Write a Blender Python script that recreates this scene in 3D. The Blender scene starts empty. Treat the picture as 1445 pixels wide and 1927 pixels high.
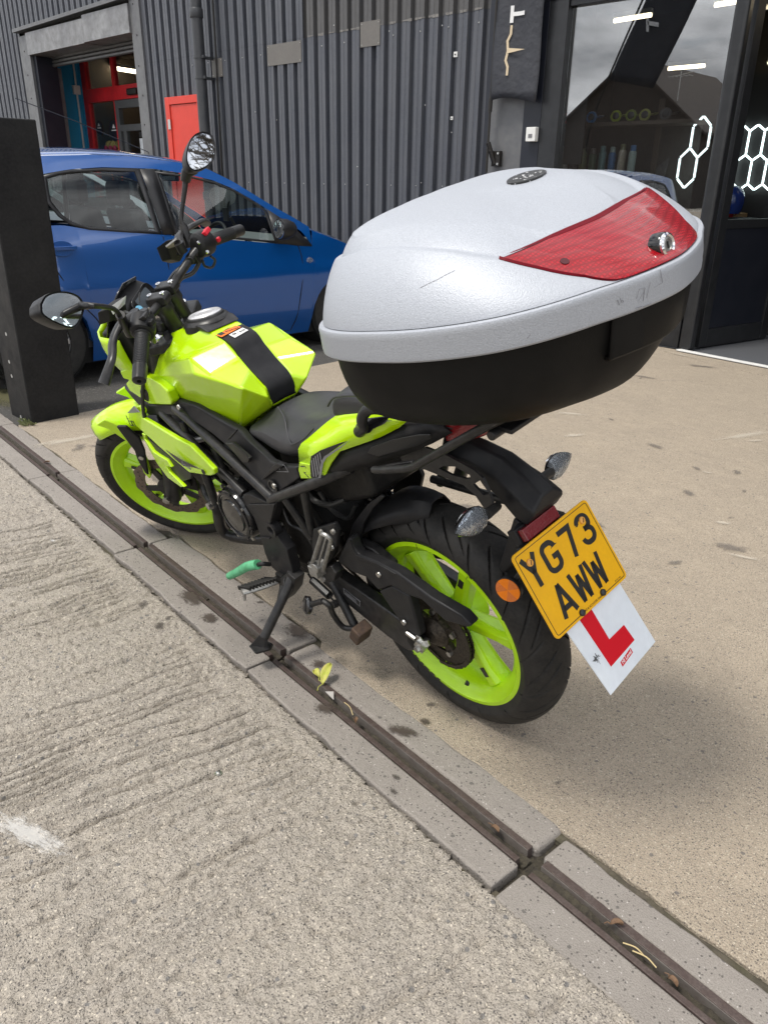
import bpy, bmesh, math, random
import numpy as np
from mathutils import Vector, Matrix, noise as mnoise

# ------------------------------------------------------------------ camera, sky, sun, exposure
scn = bpy.context.scene
col = scn.collection
cam_d = bpy.data.cameras.new('camera')
cam = bpy.data.objects.new('camera', cam_d)
col.objects.link(cam)
cam_d.sensor_fit = 'HORIZONTAL'
cam_d.sensor_width = 36.0
cam_d.lens = 36.0
cam_d.clip_start = 0.05
cam_d.clip_end = 2000
cam.matrix_world = Matrix.Translation((0, 0, 1.264)) @ Matrix([[0.721085, -0.284122, 0.63191], [0.692702, 0.277035, -0.665894], [0.014134, 0.917892, 0.396578]]).to_4x4()
scn.camera = cam

SUN_EL, SUN_AZ = 65.0, 253.0            # where the sun stands (azimuth counter-clockwise from +X)
world = bpy.data.worlds.new('World')
scn.world = world
world.use_nodes = True
wn = world.node_tree
wn.nodes.clear()
w_out = wn.nodes.new('ShaderNodeOutputWorld')
w_bg = wn.nodes.new('ShaderNodeBackground')
w_sky = wn.nodes.new('ShaderNodeTexSky')
w_sky.sky_type = 'NISHITA'
w_sky.sun_disc = False
w_sky.sun_elevation = math.radians(SUN_EL)
w_sky.sun_rotation = math.radians(90 - SUN_AZ)
w_sky.air_density = 1.0
w_sky.dust_density = 1.5
w_tc = wn.nodes.new('ShaderNodeTexCoord')
w_map = wn.nodes.new('ShaderNodeMapping')
w_map.inputs['Scale'].default_value = (1.0, 1.0, 2.6)
w_map.inputs['Location'].default_value = (3.1, 0.4, 0.0)
w_n1 = wn.nodes.new('ShaderNodeTexNoise')
w_n1.inputs['Scale'].default_value = 2.6
w_n1.inputs['Detail'].default_value = 9.0
w_n1.inputs['Roughness'].default_value = 0.56
w_n1.inputs['Distortion'].default_value = 0.25
w_n2 = wn.nodes.new('ShaderNodeTexNoise')
w_n2.inputs['Scale'].default_value = 4.2
w_n2.inputs['Detail'].default_value = 7.0
w_r1 = wn.nodes.new('ShaderNodeValToRGB')
w_r1.color_ramp.elements[0].position = 0.36
w_r1.color_ramp.elements[1].position = 0.50
w_r2 = wn.nodes.new('ShaderNodeValToRGB')
w_r2.color_ramp.elements[0].position = 0.36
w_r2.color_ramp.elements[0].color = (5.2, 5.4, 5.8, 1)
w_r2.color_ramp.elements[1].position = 0.66
w_r2.color_ramp.elements[1].color = (26.0, 26.2, 26.6, 1)
w_mix = wn.nodes.new('ShaderNodeMixRGB')
lk = wn.links.new
lk(w_tc.outputs['Generated'], w_map.inputs['Vector'])
lk(w_map.outputs['Vector'], w_n1.inputs['Vector'])
lk(w_map.outputs['Vector'], w_n2.inputs['Vector'])
lk(w_n1.outputs['Fac'], w_r1.inputs['Fac'])
lk(w_n2.outputs['Fac'], w_r2.inputs['Fac'])
lk(w_r1.outputs['Color'], w_mix.inputs['Fac'])
lk(w_sky.outputs['Color'], w_mix.inputs['Color1'])
lk(w_r2.outputs['Color'], w_mix.inputs['Color2'])
lk(w_mix.outputs['Color'], w_bg.inputs['Color'])
w_bg.inputs['Strength'].default_value = 0.08
lk(w_bg.outputs['Background'], w_out.inputs['Surface'])

sun_d = bpy.data.lights.new('sun', 'SUN')
sun_d.energy = 2.5
sun_d.angle = math.radians(12.0)        # thin cloud in front of the sun: soft shadow edges
sun_d.color = (1.0, 0.95, 0.87)
sun = bpy.data.objects.new('sun', sun_d)
col.objects.link(sun)
_el, _az = math.radians(SUN_EL), math.radians(SUN_AZ)
_sd = Vector((math.cos(_el) * math.cos(_az), math.cos(_el) * math.sin(_az), math.sin(_el)))
sun.rotation_euler = _sd.to_track_quat('Z', 'Y').to_euler()
sun.location = _sd * 30

scn.view_settings.view_transform = 'Standard'
scn.view_settings.look = 'None'
scn.view_settings.exposure = 0.36
scn.view_settings.gamma = 1.0
scn.view_settings.use_curve_mapping = False
scn.render.engine = 'CYCLES'
scn.cycles.use_denoising = True
scn.cycles.max_bounces = 8
scn.cycles.transparent_max_bounces = 16
scn.cycles.sample_clamp_indirect = 6.0

random.seed(7)
rng = np.random.default_rng(11)
PI = math.pi

# ------------------------------------------------------------------ materials
MATS = {}

def mat(name, base, rough=0.5, metal=0.0, spec=0.5, coat=0.0, coat_rough=0.05, bump=None, bump2=None,
        var=None, speck=None, emit=None, trans=0.0, ior=1.45, rvar=0.0, alpha=1.0, flake=None):
    """Principled material. bump=(scale, metres, detail); var=(scale, colour2, amount); speck=(scale, colour, threshold)"""
    if name in MATS:
        return MATS[name]
    m = bpy.data.materials.new(name)
    m.use_nodes = True
    nt = m.node_tree
    N, K = nt.nodes.new, nt.links.new
    b = nt.nodes['Principled BSDF']
    b.inputs['Base Color'].default_value = (*base, 1)
    b.inputs['Roughness'].default_value = rough
    b.inputs['Metallic'].default_value = metal
    b.inputs['Specular IOR Level'].default_value = spec
    b.inputs['Coat Weight'].default_value = coat
    b.inputs['Coat Roughness'].default_value = coat_rough
    b.inputs['Transmission Weight'].default_value = trans
    b.inputs['IOR'].default_value = ior
    b.inputs['Alpha'].default_value = alpha
    tc = N('ShaderNodeTexCoord')
    cur = None
    if var:
        items = var if isinstance(var, list) else [var]
        for sc, c2, amt in items:
            n = N('ShaderNodeTexNoise'); n.inputs['Scale'].default_value = 1.0 if isinstance(sc, tuple) else sc
            n.inputs['Detail'].default_value = 6; n.inputs['Roughness'].default_value = 0.6
            if isinstance(sc, tuple):
                mpn = N('ShaderNodeMapping'); mpn.inputs['Scale'].default_value = sc
                K(tc.outputs['Object'], mpn.inputs['Vector']); K(mpn.outputs['Vector'], n.inputs['Vector'])
            else:
                K(tc.outputs['Object'], n.inputs['Vector'])
            r = N('ShaderNodeMapRange'); r.inputs['From Min'].default_value = 0.38; r.inputs['From Max'].default_value = 0.64
            r.inputs['To Max'].default_value = amt
            K(n.outputs['Fac'], r.inputs['Value'])
            mx = N('ShaderNodeMixRGB'); mx.inputs['Color2'].default_value = (*c2, 1)
            if cur: K(cur, mx.inputs['Color1'])
            else: mx.inputs['Color1'].default_value = (*base, 1)
            K(r.outputs['Result'], mx.inputs['Fac'])
            cur = mx.outputs['Color']
    if speck:
        for sc, c2, th in (speck if isinstance(speck, list) else [speck]):
            v = N('ShaderNodeTexVoronoi'); v.inputs['Scale'].default_value = sc
            K(tc.outputs['Object'], v.inputs['Vector'])
            sep = N('ShaderNodeSeparateColor'); K(v.outputs['Color'], sep.inputs['Color'])
            g = N('ShaderNodeMath'); g.operation = 'GREATER_THAN'; g.inputs[1].default_value = th
            K(sep.outputs['Red'], g.inputs[0])
            d = N('ShaderNodeMath'); d.operation = 'LESS_THAN'; d.inputs[1].default_value = 0.42
            K(v.outputs['Distance'], d.inputs[0])
            mu = N('ShaderNodeMath'); mu.operation = 'MULTIPLY'
            K(g.outputs[0], mu.inputs[0]); K(d.outputs[0], mu.inputs[1])
            mx = N('ShaderNodeMixRGB'); mx.inputs['Color2'].default_value = (*c2, 1)
            if cur: K(cur, mx.inputs['Color1'])
            else: mx.inputs['Color1'].default_value = (*base, 1)
            K(mu.outputs[0], mx.inputs['Fac'])
            cur = mx.outputs['Color']
    if cur:
        K(cur, b.inputs['Base Color'])
    if rvar:
        n = N('ShaderNodeTexNoise'); n.inputs['Scale'].default_value = 14; n.inputs['Detail'].default_value = 5
        K(tc.outputs['Object'], n.inputs['Vector'])
        r = N('ShaderNodeMapRange'); r.inputs['From Min'].default_value = 0.3; r.inputs['From Max'].default_value = 0.7
        r.inputs['To Min'].default_value = max(0.02, rough - rvar); r.inputs['To Max'].default_value = min(1, rough + rvar)
        K(n.outputs['Fac'], r.inputs['Value']); K(r.outputs['Result'], b.inputs['Roughness'])
    last = None
    for bp in (bump, bump2):
        if not bp:
            continue
        n = N('ShaderNodeTexNoise'); n.inputs['Scale'].default_value = bp[0]
        n.inputs['Detail'].default_value = bp[2] if len(bp) > 2 else 3
        K(tc.outputs['Object'], n.inputs['Vector'])
        bm = N('ShaderNodeBump'); bm.inputs['Distance'].default_value = bp[1]; bm.inputs['Strength'].default_value = 1.0
        K(n.outputs['Fac'], bm.inputs['Height'])
        if last: K(last, bm.inputs['Normal'])
        last = bm.outputs['Normal']
    if flake:
        v = N('ShaderNodeTexVoronoi'); v.inputs['Scale'].default_value = flake[0]
        K(tc.outputs['Object'], v.inputs['Vector'])
        bm = N('ShaderNodeBump'); bm.inputs['Distance'].default_value = flake[1]
        K(v.outputs['Distance'], bm.inputs['Height'])
        if last: K(last, bm.inputs['Normal'])
        last = bm.outputs['Normal']
    if last:
        K(last, b.inputs['Normal'])
    if emit:
        b.inputs['Emission Color'].default_value = (*emit[0], 1)
        b.inputs['Emission Strength'].default_value = emit[1]
    MATS[name] = m
    return m

LIME = mat('lime_paint', (0.42, 0.68, 0.002), 0.26, coat=0.6, coat_rough=0.03, var=(9, (0.46, 0.70, 0.003), 0.6), bump=(60, 0.0002, 2))
LIME_WHEEL = mat('lime_wheel_paint', (0.46, 0.78, 0.003), 0.34, coat=0.3, coat_rough=0.12, var=[(30, (0.42, 0.68, 0.006), 0.5), (7, (0.26, 0.40, 0.015), 0.2)], bump=(250, 0.0004, 3))
BLACK_PLASTIC = mat('black_moulded_plastic', (0.012, 0.012, 0.0135), 0.44, spec=0.28, var=(40, (0.022, 0.0215, 0.0215), 0.6), bump=(700, 0.00025, 2), rvar=0.08)
BLACK_GLOSS = mat('gloss_black_plastic', (0.008, 0.008, 0.009), 0.16, coat=0.4, var=(20, (0.02, 0.02, 0.02), 0.4))
BLACK_METAL = mat('satin_black_metal', (0.011, 0.011, 0.012), 0.36, metal=0.0, spec=0.4, var=(50, (0.04, 0.038, 0.036), 0.5), bump=(400, 0.0002, 2), rvar=0.08)
ENGINE_BLACK = mat('engine_black', (0.006, 0.006, 0.006), 0.5, spec=0.3, var=(60, (0.016, 0.0145, 0.013), 0.8), bump=(220, 0.0006, 4), rvar=0.15)
GREY_METAL = mat('cast_grey_metal', (0.42, 0.42, 0.41), 0.42, metal=0.85, var=(80, (0.25, 0.24, 0.22), 0.7), bump=(500, 0.0003, 2))
STEEL = mat('zinc_steel', (0.6, 0.6, 0.58), 0.28, metal=1.0, var=(90, (0.3, 0.28, 0.25), 0.6))
CHAIN = mat('oily_chain_steel', (0.07, 0.058, 0.045), 0.5, metal=0.6, var=(150, (0.02, 0.016, 0.012), 0.9), bump=(600, 0.0006, 3))
RUBBER = mat('tyre_rubber', (0.013, 0.013, 0.013), 0.58, spec=0.3, var=[(25, (0.026, 0.0245, 0.0225), 0.8), (140, (0.045, 0.04, 0.035), 0.3)], bump=(300, 0.0005, 4), rvar=0.1)
GRIP_RUBBER = mat('grip_rubber', (0.016, 0.016, 0.017), 0.55, bump=(500, 0.0003, 2))
SEAT_VINYL = mat('seat_vinyl', (0.026, 0.026, 0.029), 0.46, var=(18, (0.038, 0.038, 0.041), 0.6), bump=(900, 0.0003, 2), rvar=0.07)
STRAP = mat('matt_black_strip', (0.010, 0.010, 0.012), 0.42, spec=0.25, var=(30, (0.02, 0.02, 0.022), 0.6), bump=(800, 0.0002, 2))
FORK_CHROME = mat('fork_chrome', (0.62, 0.60, 0.58), 0.22, metal=1.0, var=(40, (0.4, 0.36, 0.33), 0.5))
DISC = mat('brake_disc_steel', (0.21, 0.17, 0.145), 0.45, metal=0.8, var=(120, (0.12, 0.09, 0.07), 0.8), bump=(400, 0.0003, 2))
CHROME = mat('chrome', (0.75, 0.75, 0.76), 0.12, metal=1.0)
MIRROR = mat('mirror_glass', (0.86, 0.87, 0.88), 0.015, metal=1.0)
CLEAR = mat('clear_lens', (0.80, 0.84, 0.88), 0.04, trans=0.92, ior=1.35, bump=(110, 0.003, 1))
RED_LENS = mat('red_tail_lens', (0.15, 0.003, 0.006), 0.12, coat=0.6, bump=(260, 0.0006, 1))
ORANGE = mat('orange_reflector', (0.80, 0.20, 0.004), 0.3, spec=0.3, coat=0.2, bump=(500, 0.0007, 1))
GREEN_TAPE = mat('green_rubber_tape', (0.09, 0.42, 0.20), 0.55, var=[(60, (0.05, 0.22, 0.09), 0.7), (25, (0.16, 0.5, 0.28), 0.5)], bump=(250, 0.0008, 3))
RUST = mat('rusty_pedal', (0.10, 0.065, 0.045), 0.7, metal=0.3, var=(90, (0.05, 0.035, 0.03), 0.8), bump=(300, 0.0006, 3))
SILVER = mat('silver_flake_plastic', (0.36, 0.38, 0.42), 0.46, metal=0.2, spec=0.45,
             var=[(300, (0.29, 0.305, 0.335), 0.7), (560, (0.46, 0.48, 0.52), 0.6), (3.0, (0.345, 0.365, 0.40), 0.6)], bump=(520, 0.0006, 3))
BOX_BLACK = mat('box_black_plastic', (0.008, 0.0078, 0.0075), 0.5, spec=0.13, var=(8, (0.0135, 0.013, 0.0125), 0.7), bump=(700, 0.0003, 3), rvar=0.06)
YELLOW = mat('plate_yellow', (0.80, 0.42, 0.003), 0.35, spec=0.35, var=[(14, (0.72, 0.37, 0.004), 0.6), (120, (0.68, 0.35, 0.005), 0.3)])
INK = mat('black_ink', (0.012, 0.010, 0.008), 0.4)
WHITE = mat('white_plastic_sheet', (0.72, 0.76, 0.80), 0.35, coat=0.2, var=[(10, (0.64, 0.68, 0.73), 0.7), (60, (0.55, 0.57, 0.6), 0.18)])
RED_INK = mat('red_ink', (0.56, 0.004, 0.014), 0.4, spec=0.25)
DECAL_DARK = mat('dark_decal', (0.02, 0.02, 0.02), 0.35)
DECAL_GREY = mat('grey_decal', (0.16, 0.16, 0.17), 0.4)
DECAL_WHITE = mat('white_decal', (0.72, 0.72, 0.72), 0.4)
DECAL_ORANGE = mat('orange_decal', (0.80, 0.17, 0.02), 0.4)

# ------------------------------------------------------------------ shape helpers: every shape is (verts, faces)
def V3(p): return Vector(p)

def join(*shapes):
    v, f = [], []
    for s in shapes:
        o = len(v)
        v += [tuple(p) for p in s[0]]
        f += [tuple(i + o for i in q) for q in s[1]]
    return v, f

def xf(s, M):
    return [tuple(M @ Vector(p)) for p in s[0]], s[1]

def box(c, d, M=None):
    x, y, z = d[0] / 2, d[1] / 2, d[2] / 2
    v = [(a * x, b * y, e * z) for a in (-1, 1) for b in (-1, 1) for e in (-1, 1)]
    f = [(0, 1, 3, 2), (4, 6, 7, 5), (0, 4, 5, 1), (2, 3, 7, 6), (0, 2, 6, 4), (1, 5, 7, 3)]
    if M is not None:
        v = [tuple(M @ Vector(p)) for p in v]
    return [(p[0] + c[0], p[1] + c[1], p[2] + c[2]) for p in v], f

def span(a, b):
    return box([(a[i] + b[i]) / 2 for i in range(3)], [abs(b[i] - a[i]) for i in range(3)])

def frame(d, hint=(0, 0, 1)):
    z = Vector(d).normalized()
    h = Vector(hint)
    if abs(z.dot(h.normalized())) > 0.97:
        h = Vector((1, 0, 0)) if abs(z.x) < 0.9 else Vector((0, 1, 0))
    x = h.cross(z).normalized()
    return x, z.cross(x), z

def at(o, d, hint=(0, 0, 1)):
    x, y, z = frame(d, hint)
    return Matrix(((x.x, y.x, z.x, o[0]), (x.y, y.y, z.y, o[1]), (x.z, y.z, z.z, o[2]), (0, 0, 0, 1)))

def lathe(prof, o=(0, 0, 0), d=(0, 0, 1), n=32, cap=True, squash=(1, 1), hint=(0, 0, 1)):
    M = at(o, d, hint)
    v, f = [], []
    for r, h in prof:
        for k in range(n):
            a = 2 * PI * k / n
            v.append(tuple(M @ Vector((r * math.cos(a) * squash[0], r * math.sin(a) * squash[1], h))))
    for j in range(len(prof) - 1):
        for k in range(n):
            a, b = j * n + k, j * n + (k + 1) % n
            f.append((a, b, b + n, a + n))
    if cap:
        f.append(tuple(range(n - 1, -1, -1)))
        f.append(tuple(range((len(prof) - 1) * n, len(prof) * n)))
    return v, f

def cyl(a, b, r, r2=None, n=16):
    d = Vector(b) - Vector(a)
    return lathe([(r, 0), (r if r2 is None else r2, d.length)], a, d, n)

def spline(pts, n=6):
    P = [Vector(p) for p in pts]
    if len(P) < 3 or n <= 1:
        return P
    P = [2 * P[0] - P[1]] + P + [2 * P[-1] - P[-2]]
    out = []
    for i in range(1, len(P) - 2):
        for k in range(n):
            t = k / n
            p0, p1, p2, p3 = P[i - 1:i + 3]
            out.append(0.5 * (2 * p1 + (p2 - p0) * t + (2 * p0 - 5 * p1 + 4 * p2 - p3) * t * t + (3 * p1 - p0 - 3 * p2 + p3) * t ** 3))
    out.append(P[-2])
    return out

def tube(pts, r, n=12, smooth=1, flat=(1, 1), hint=(0, 0, 1), caps=True):
    P = spline(pts, smooth)
    m = len(P)
    rr = r if isinstance(r, (list, tuple)) else [r] * 2
    v, f = [], []
    up = None
    for i, p in enumerate(P):
        d = (P[min(i + 1, m - 1)] - P[max(i - 1, 0)]).normalized()
        if up is None:
            x, y, _ = frame(d, hint)
        else:
            x = (up - d * up.dot(d)).normalized()
            y = d.cross(x)
        up = x
        t = i / max(1, m - 1) * (len(rr) - 1)
        k = min(int(t), len(rr) - 2)
        q = rr[k] + (rr[k + 1] - rr[k]) * (t - k)
        for j in range(n):
            a = 2 * PI * j / n
            v.append(tuple(p + x * (q * math.cos(a) * flat[0]) + y * (q * math.sin(a) * flat[1])))
    for i in range(m - 1):
        for j in range(n):
            a, b = i * n + j, i * n + (j + 1) % n
            f.append((a, b, b + n, a + n))
    if caps:
        f.append(tuple(range(n - 1, -1, -1)))
        f.append(tuple(range((m - 1) * n, m * n)))
    return v, f

def prism(poly, vec):
    """polygon (3-D points, any order) extruded along vec"""
    n = len(poly)
    P = [Vector(p) for p in poly]
    w = Vector(vec)
    nrm = Vector((0, 0, 0))
    for i in range(n):
        nrm += P[i].cross(P[(i + 1) % n])
    if nrm.dot(w) > 0:
        P = P[::-1]
    v = [tuple(p) for p in P] + [tuple(p + w) for p in P]
    f = [tuple(range(n)), tuple(range(2 * n - 1, n - 1, -1))]
    f += [(i, i + n, (i + 1) % n + n, (i + 1) % n) for i in range(n)]
    return v, f

def grid(rows, closed=False, flip=False):
    n = len(rows[0])
    v = [tuple(p) for r in rows for p in r]
    f = []
    for i in range(len(rows) - 1):
        for j in range(n if closed else n - 1):
            a, b = i * n + j, i * n + (j + 1) % n
            q = (a, b, b + n, a + n)
            f.append(q[::-1] if flip else q)
    return v, f

def loft(rows, flip=False):
    v, f = grid(rows, True, flip)
    n = len(rows[0])
    e1, e2 = tuple(range(n)), tuple(range((len(rows) - 1) * n, len(rows) * n))
    f += [e1 if flip else e1[::-1], e2[::-1] if flip else e2]
    return v, f

def mir(s):
    return [(p[0], -p[1], p[2]) for p in s[0]], [q[::-1] for q in s[1]]

def torus(o, d, R, r, n=48, m=12, squash=1.0):
    M = at(o, d)
    rows = []
    for i in range(n):
        a = 2 * PI * i / n
        rows.append([tuple(M @ Vector(((R + r * math.cos(b)) * math.cos(a), (R + r * math.cos(b)) * math.sin(a), r * squash * math.sin(b))))
                     for b in [2 * PI * j / m for j in range(m)]])
    rows.append(rows[0])
    return grid(rows, True, True)

def mesh_data(name, s, m, ang=35, fix=True):
    me = bpy.data.meshes.new(name)
    me.from_pydata([tuple(p) for p in s[0]], [], [tuple(q) for q in s[1]])
    if fix:
        bm = bmesh.new(); bm.from_mesh(me)
        bmesh.ops.remove_doubles(bm, verts=bm.verts, dist=1e-5)
        bmesh.ops.recalc_face_normals(bm, faces=bm.faces)
        bm.to_mesh(me); bm.free()
    if m is not None:
        for k in (m if isinstance(m, (list, tuple)) else [m]):
            me.materials.append(k)
    if ang:
        me.polygons.foreach_set('use_smooth', [True] * len(me.polygons))
        me.set_sharp_from_angle(angle=math.radians(ang))
    return me

def obj(name, s, m, parent=None, ang=35, bevel=0, seg=2, solid=0, off=-1, sub=0, fix=True):
    o = bpy.data.objects.new(name, mesh_data(name, s, m, ang, fix))
    col.objects.link(o)
    o.parent = parent
    if sub:
        k = o.modifiers.new('sub', 'SUBSURF'); k.levels = sub; k.render_levels = sub
    if solid:
        k = o.modifiers.new('thick', 'SOLIDIFY'); k.thickness = solid; k.offset = off
    if bevel:
        k = o.modifiers.new('bevel', 'BEVEL'); k.width = bevel; k.segments = seg; k.limit_method = 'ANGLE'
        k.angle_limit = math.radians(32); k.harden_normals = True
    return o

def tag(o, label=None, cat=None, group=None, kind=None):
    if label: o['label'] = label
    if cat: o['category'] = cat
    if group: o['group'] = group
    if kind: o['kind'] = kind
    return o

def empty(name, loc=(0, 0, 0), rz=0.0, parent=None):
    o = bpy.data.objects.new(name, None)
    o.empty_display_size = 0.1
    o.location = loc
    o.rotation_euler = (0, 0, rz)
    o.parent = parent
    col.objects.link(o)
    return o

def copy_tree(o, parent=None):
    c = o.copy()
    col.objects.link(c)
    c.parent = parent
    for ch in [k for k in o.children]:
        copy_tree(ch, c)
    return c

_fonts = {}
def text(body, size, M, extrude=0.0004, shear=0.0, align='CENTER', bold=0.0):
    cu = bpy.data.curves.new('lettering', 'FONT')
    cu.body = body; cu.size = size; cu.extrude = extrude; cu.shear = shear
    cu.align_x = align; cu.align_y = 'CENTER'; cu.resolution_u = 3; cu.offset = bold
    o = bpy.data.objects.new('lettering', cu)
    col.objects.link(o)
    me = bpy.data.meshes.new_from_object(o)
    v = [tuple(M @ p.co) for p in me.vertices]
    f = [tuple(p.vertices) for p in me.polygons]
    bpy.data.objects.remove(o); bpy.data.meshes.remove(me)
    return v, f

def stroke(pts, w, closed=False):
    """flat 2-D polyline of width w with mitred corners -> list of quads (2-D points)"""
    P = [Vector(p) for p in pts]
    n = len(P)
    L, R = [], []
    for i in range(n):
        if closed:
            a, b = P[i] - P[i - 1], P[(i + 1) % n] - P[i]
        else:
            a = P[i] - P[i - 1] if i else P[1] - P[0]
            b = P[i + 1] - P[i] if i < n - 1 else P[-1] - P[-2]
        a, b = a.normalized(), b.normalized()
        na, nb = Vector((-a.y, a.x)), Vector((-b.y, b.x))
        m = (na + nb)
        m = m / max(0.35, m.length_squared / 2) if m.length > 1e-6 else na
        m = m * (w / 2)
        L.append(P[i] + m); R.append(P[i] - m)
    v = [(p.x, p.y) for pr in zip(L, R) for p in pr]
    f = []
    for i in range(n if closed else n - 1):
        j = (i + 1) % n
        f.append((2 * i, 2 * i + 1, 2 * j + 1, 2 * j))
    return v, f

def slab2d(s2, M, t=0.0006):
    """2-D shape (verts, faces) raised into a thin slab by M (local z = thickness)"""
    v2, f2 = s2
    n = len(v2)
    v = [tuple(M @ Vector((p[0], p[1], 0))) for p in v2] + [tuple(M @ Vector((p[0], p[1], t))) for p in v2]
    f = [tuple(i + n for i in q) for q in f2] + [q[::-1] for q in f2]
    for q in f2:
        for a, b in zip(q, q[1:] + q[:1]):
            f.append((a, b, b + n, a + n))
    return v, f

def vnoise(x, y, seed=0):
    """vectorised 2-D value noise in 0..1"""
    xi, yi = np.floor(x).astype(np.int64), np.floor(y).astype(np.int64)
    fx, fy = x - xi, y - yi
    fx = fx * fx * (3 - 2 * fx); fy = fy * fy * (3 - 2 * fy)
    def h(a, b):
        k = (a * 374761393 + b * 668265263 + seed * 974711) & 0xFFFFFFFF
        k = ((k ^ (k >> 13)) * 1274126177) & 0xFFFFFFFF
        return ((k ^ (k >> 16)) & 0xFFFF) / 65535.0
    return (h(xi, yi) * (1 - fx) + h(xi + 1, yi) * fx) * (1 - fy) + (h(xi, yi + 1) * (1 - fx) + h(xi + 1, yi + 1) * fx) * fy

# ------------------------------------------------------------------ ground: slabs, drain channel, tarmac
CONC_R = mat('smooth_concrete', (0.315, 0.272, 0.217), 0.85, spec=0.3,
             var=[(0.9, (0.39, 0.325, 0.245), 0.9), (3.2, (0.23, 0.20, 0.165), 0.8), ((5, 14, 5), (0.40, 0.34, 0.265), 0.55), (14, (0.21, 0.185, 0.155), 0.5), (110, (0.19, 0.155, 0.12), 0.8), (330, (0.50, 0.42, 0.32), 0.7)],
             speck=[(230, (0.13, 0.11, 0.095), 0.87), (340, (0.17, 0.15, 0.125), 0.84), (240, (0.50, 0.44, 0.35), 0.93), (90, (0.17, 0.15, 0.135), 0.985)], bump=(230, 0.006, 5), bump2=(18, 0.006, 4))
CONC_L = mat('ribbed_concrete_mix', (0.355, 0.317, 0.270), 0.88, spec=0.3,
             var=[(1.4, (0.415, 0.368, 0.305), 0.8), (9, (0.27, 0.248, 0.222), 0.7), (28, (0.23, 0.212, 0.195), 0.5), (95, (0.22, 0.195, 0.17), 0.8), (300, (0.53, 0.475, 0.40), 0.7)],
             speck=[(85, (0.20, 0.19, 0.18), 0.97), (210, (0.13, 0.12, 0.11), 0.88), (330, (0.16, 0.145, 0.13), 0.84), (200, (0.58, 0.52, 0.43), 0.92)], bump=(260, 0.007, 5), bump2=(60, 0.008, 4))
CONC_D = mat('drain_block_concrete', (0.255, 0.232, 0.208), 0.85, spec=0.3,
             var=[(3, (0.22, 0.20, 0.18), 0.7), (14, (0.17, 0.15, 0.135), 0.45), (200, (0.19, 0.17, 0.15), 0.7), (450, (0.36, 0.33, 0.30), 0.5)],
             speck=[(190, (0.11, 0.10, 0.09), 0.90), (260, (0.42, 0.39, 0.36), 0.975), (90, (0.13, 0.12, 0.11), 0.975)], bump=(280, 0.003, 5), bump2=(30, 0.003, 4))
RAIL = mat('rust_brown_steel', (0.085, 0.060, 0.052), 0.55, metal=0.3, var=[(40, (0.125, 0.10, 0.09), 0.8), (220, (0.05, 0.035, 0.032), 0.6)], bump=(350, 0.0008, 4))
RAIL_FACE = mat('worn_channel_face', (0.15, 0.135, 0.12), 0.6, metal=0.15, var=(60, (0.11, 0.09, 0.08), 0.8), bump=(300, 0.001, 4))
DIRT = mat('damp_dirt', (0.035, 0.030, 0.024), 0.95, var=(60, (0.075, 0.065, 0.045), 0.8), bump=(120, 0.01, 5))
TARMAC = mat('tarmac', (0.060, 0.058, 0.056), 0.9, spec=0.3, var=[(2, (0.085, 0.08, 0.073), 0.8), (120, (0.035, 0.034, 0.033), 0.7), (300, (0.13, 0.125, 0.115), 0.5)],
             speck=(90, (0.16, 0.15, 0.14), 0.9), bump=(150, 0.008, 5))
STAIN = mat('damp_stain', (0.10, 0.085, 0.07), 0.5, var=(30, (0.15, 0.125, 0.10), 0.8), bump=(230, 0.003, 5))
MOSS = mat('mossy_crack_dirt', (0.06, 0.052, 0.04), 0.95, var=[(30, (0.13, 0.11, 0.085), 0.8), (18, (0.07, 0.07, 0.03), 0.4)], bump=(150, 0.006, 5))

DA = math.radians(-6.0)
DU, DV, DO = Vector((math.cos(DA), math.sin(DA))), Vector((-math.sin(DA), math.cos(DA))), Vector((-0.569, 1.039))
def uv(u, v, z=0.0):
    p = DO + DU * u + DV * v
    return (p.x, p.y, z)

# deep base sheet under every slab, out to the horizon
tag(obj('ground', ([(-400, -400, -0.13), (400, -400, -0.13), (400, 400, -0.13), (-400, 400, -0.13)], [(0, 1, 2, 3)]), DIRT), kind='structure')

def jag(n, amp, seed, f=23.0):
    k = np.arange(n) / 1.0
    return (vnoise(k * 0.31, k * 0 + seed, seed) - 0.5) * amp + (vnoise(k * 1.9, k * 0 + seed, seed + 3) - 0.5) * amp * 0.8

# near slab, brushed into rough ridges square to the drain: real relief
U0, U1, VA, VB = -4.3, 1.1, -1.35, -0.103
STEP = 0.0045
nu, nv = int((U1 - U0) / 0.0032), int((VB - VA) / STEP)
ug = np.linspace(U0, U1, nu)
vg = np.linspace(VA, VB, nv)
UU, VV = np.meshgrid(ug, vg, indexing='ij')
edge_j = jag(nu, 0.022, 5)[:, None]
VV = VV + edge_j * np.clip((VV - VB + 0.06) / 0.06, 0, 1)
warp = (vnoise(UU * 3, VV * 2.2, 1) - 0.5) * 0.05 + (vnoise(UU * 14, VV * 7, 2) - 0.5) * 0.020
inner = np.clip((VB - 0.035 - VV) / 0.06, 0.0, 1)
def grooves(period, wid, shift, seed, fu, fv, thr):
    c = (UU + warp * (1 + 0.1 * seed % 1) - VV * 0.10 + shift) / period
    d = np.abs(c - np.floor(c) - 0.5) * period
    w = wid * (0.5 + vnoise(UU * 30, VV * 14, seed + 40))
    on = np.clip((vnoise(np.floor(c) * 7.3 + 0.5, VV * fv, seed) - thr) * 4, 0, 1)
    return np.clip(1 - d / w, 0, 1) ** 0.8 * on
amp = np.clip((vnoise(UU * 1.5 + 3, VV * 1.9, 8) - 0.15) * 1.9, 0.15, 1.0)
amp = amp * np.clip((-0.45 - UU) / 0.9 + 0.45, 0.20, 1.0)
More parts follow.
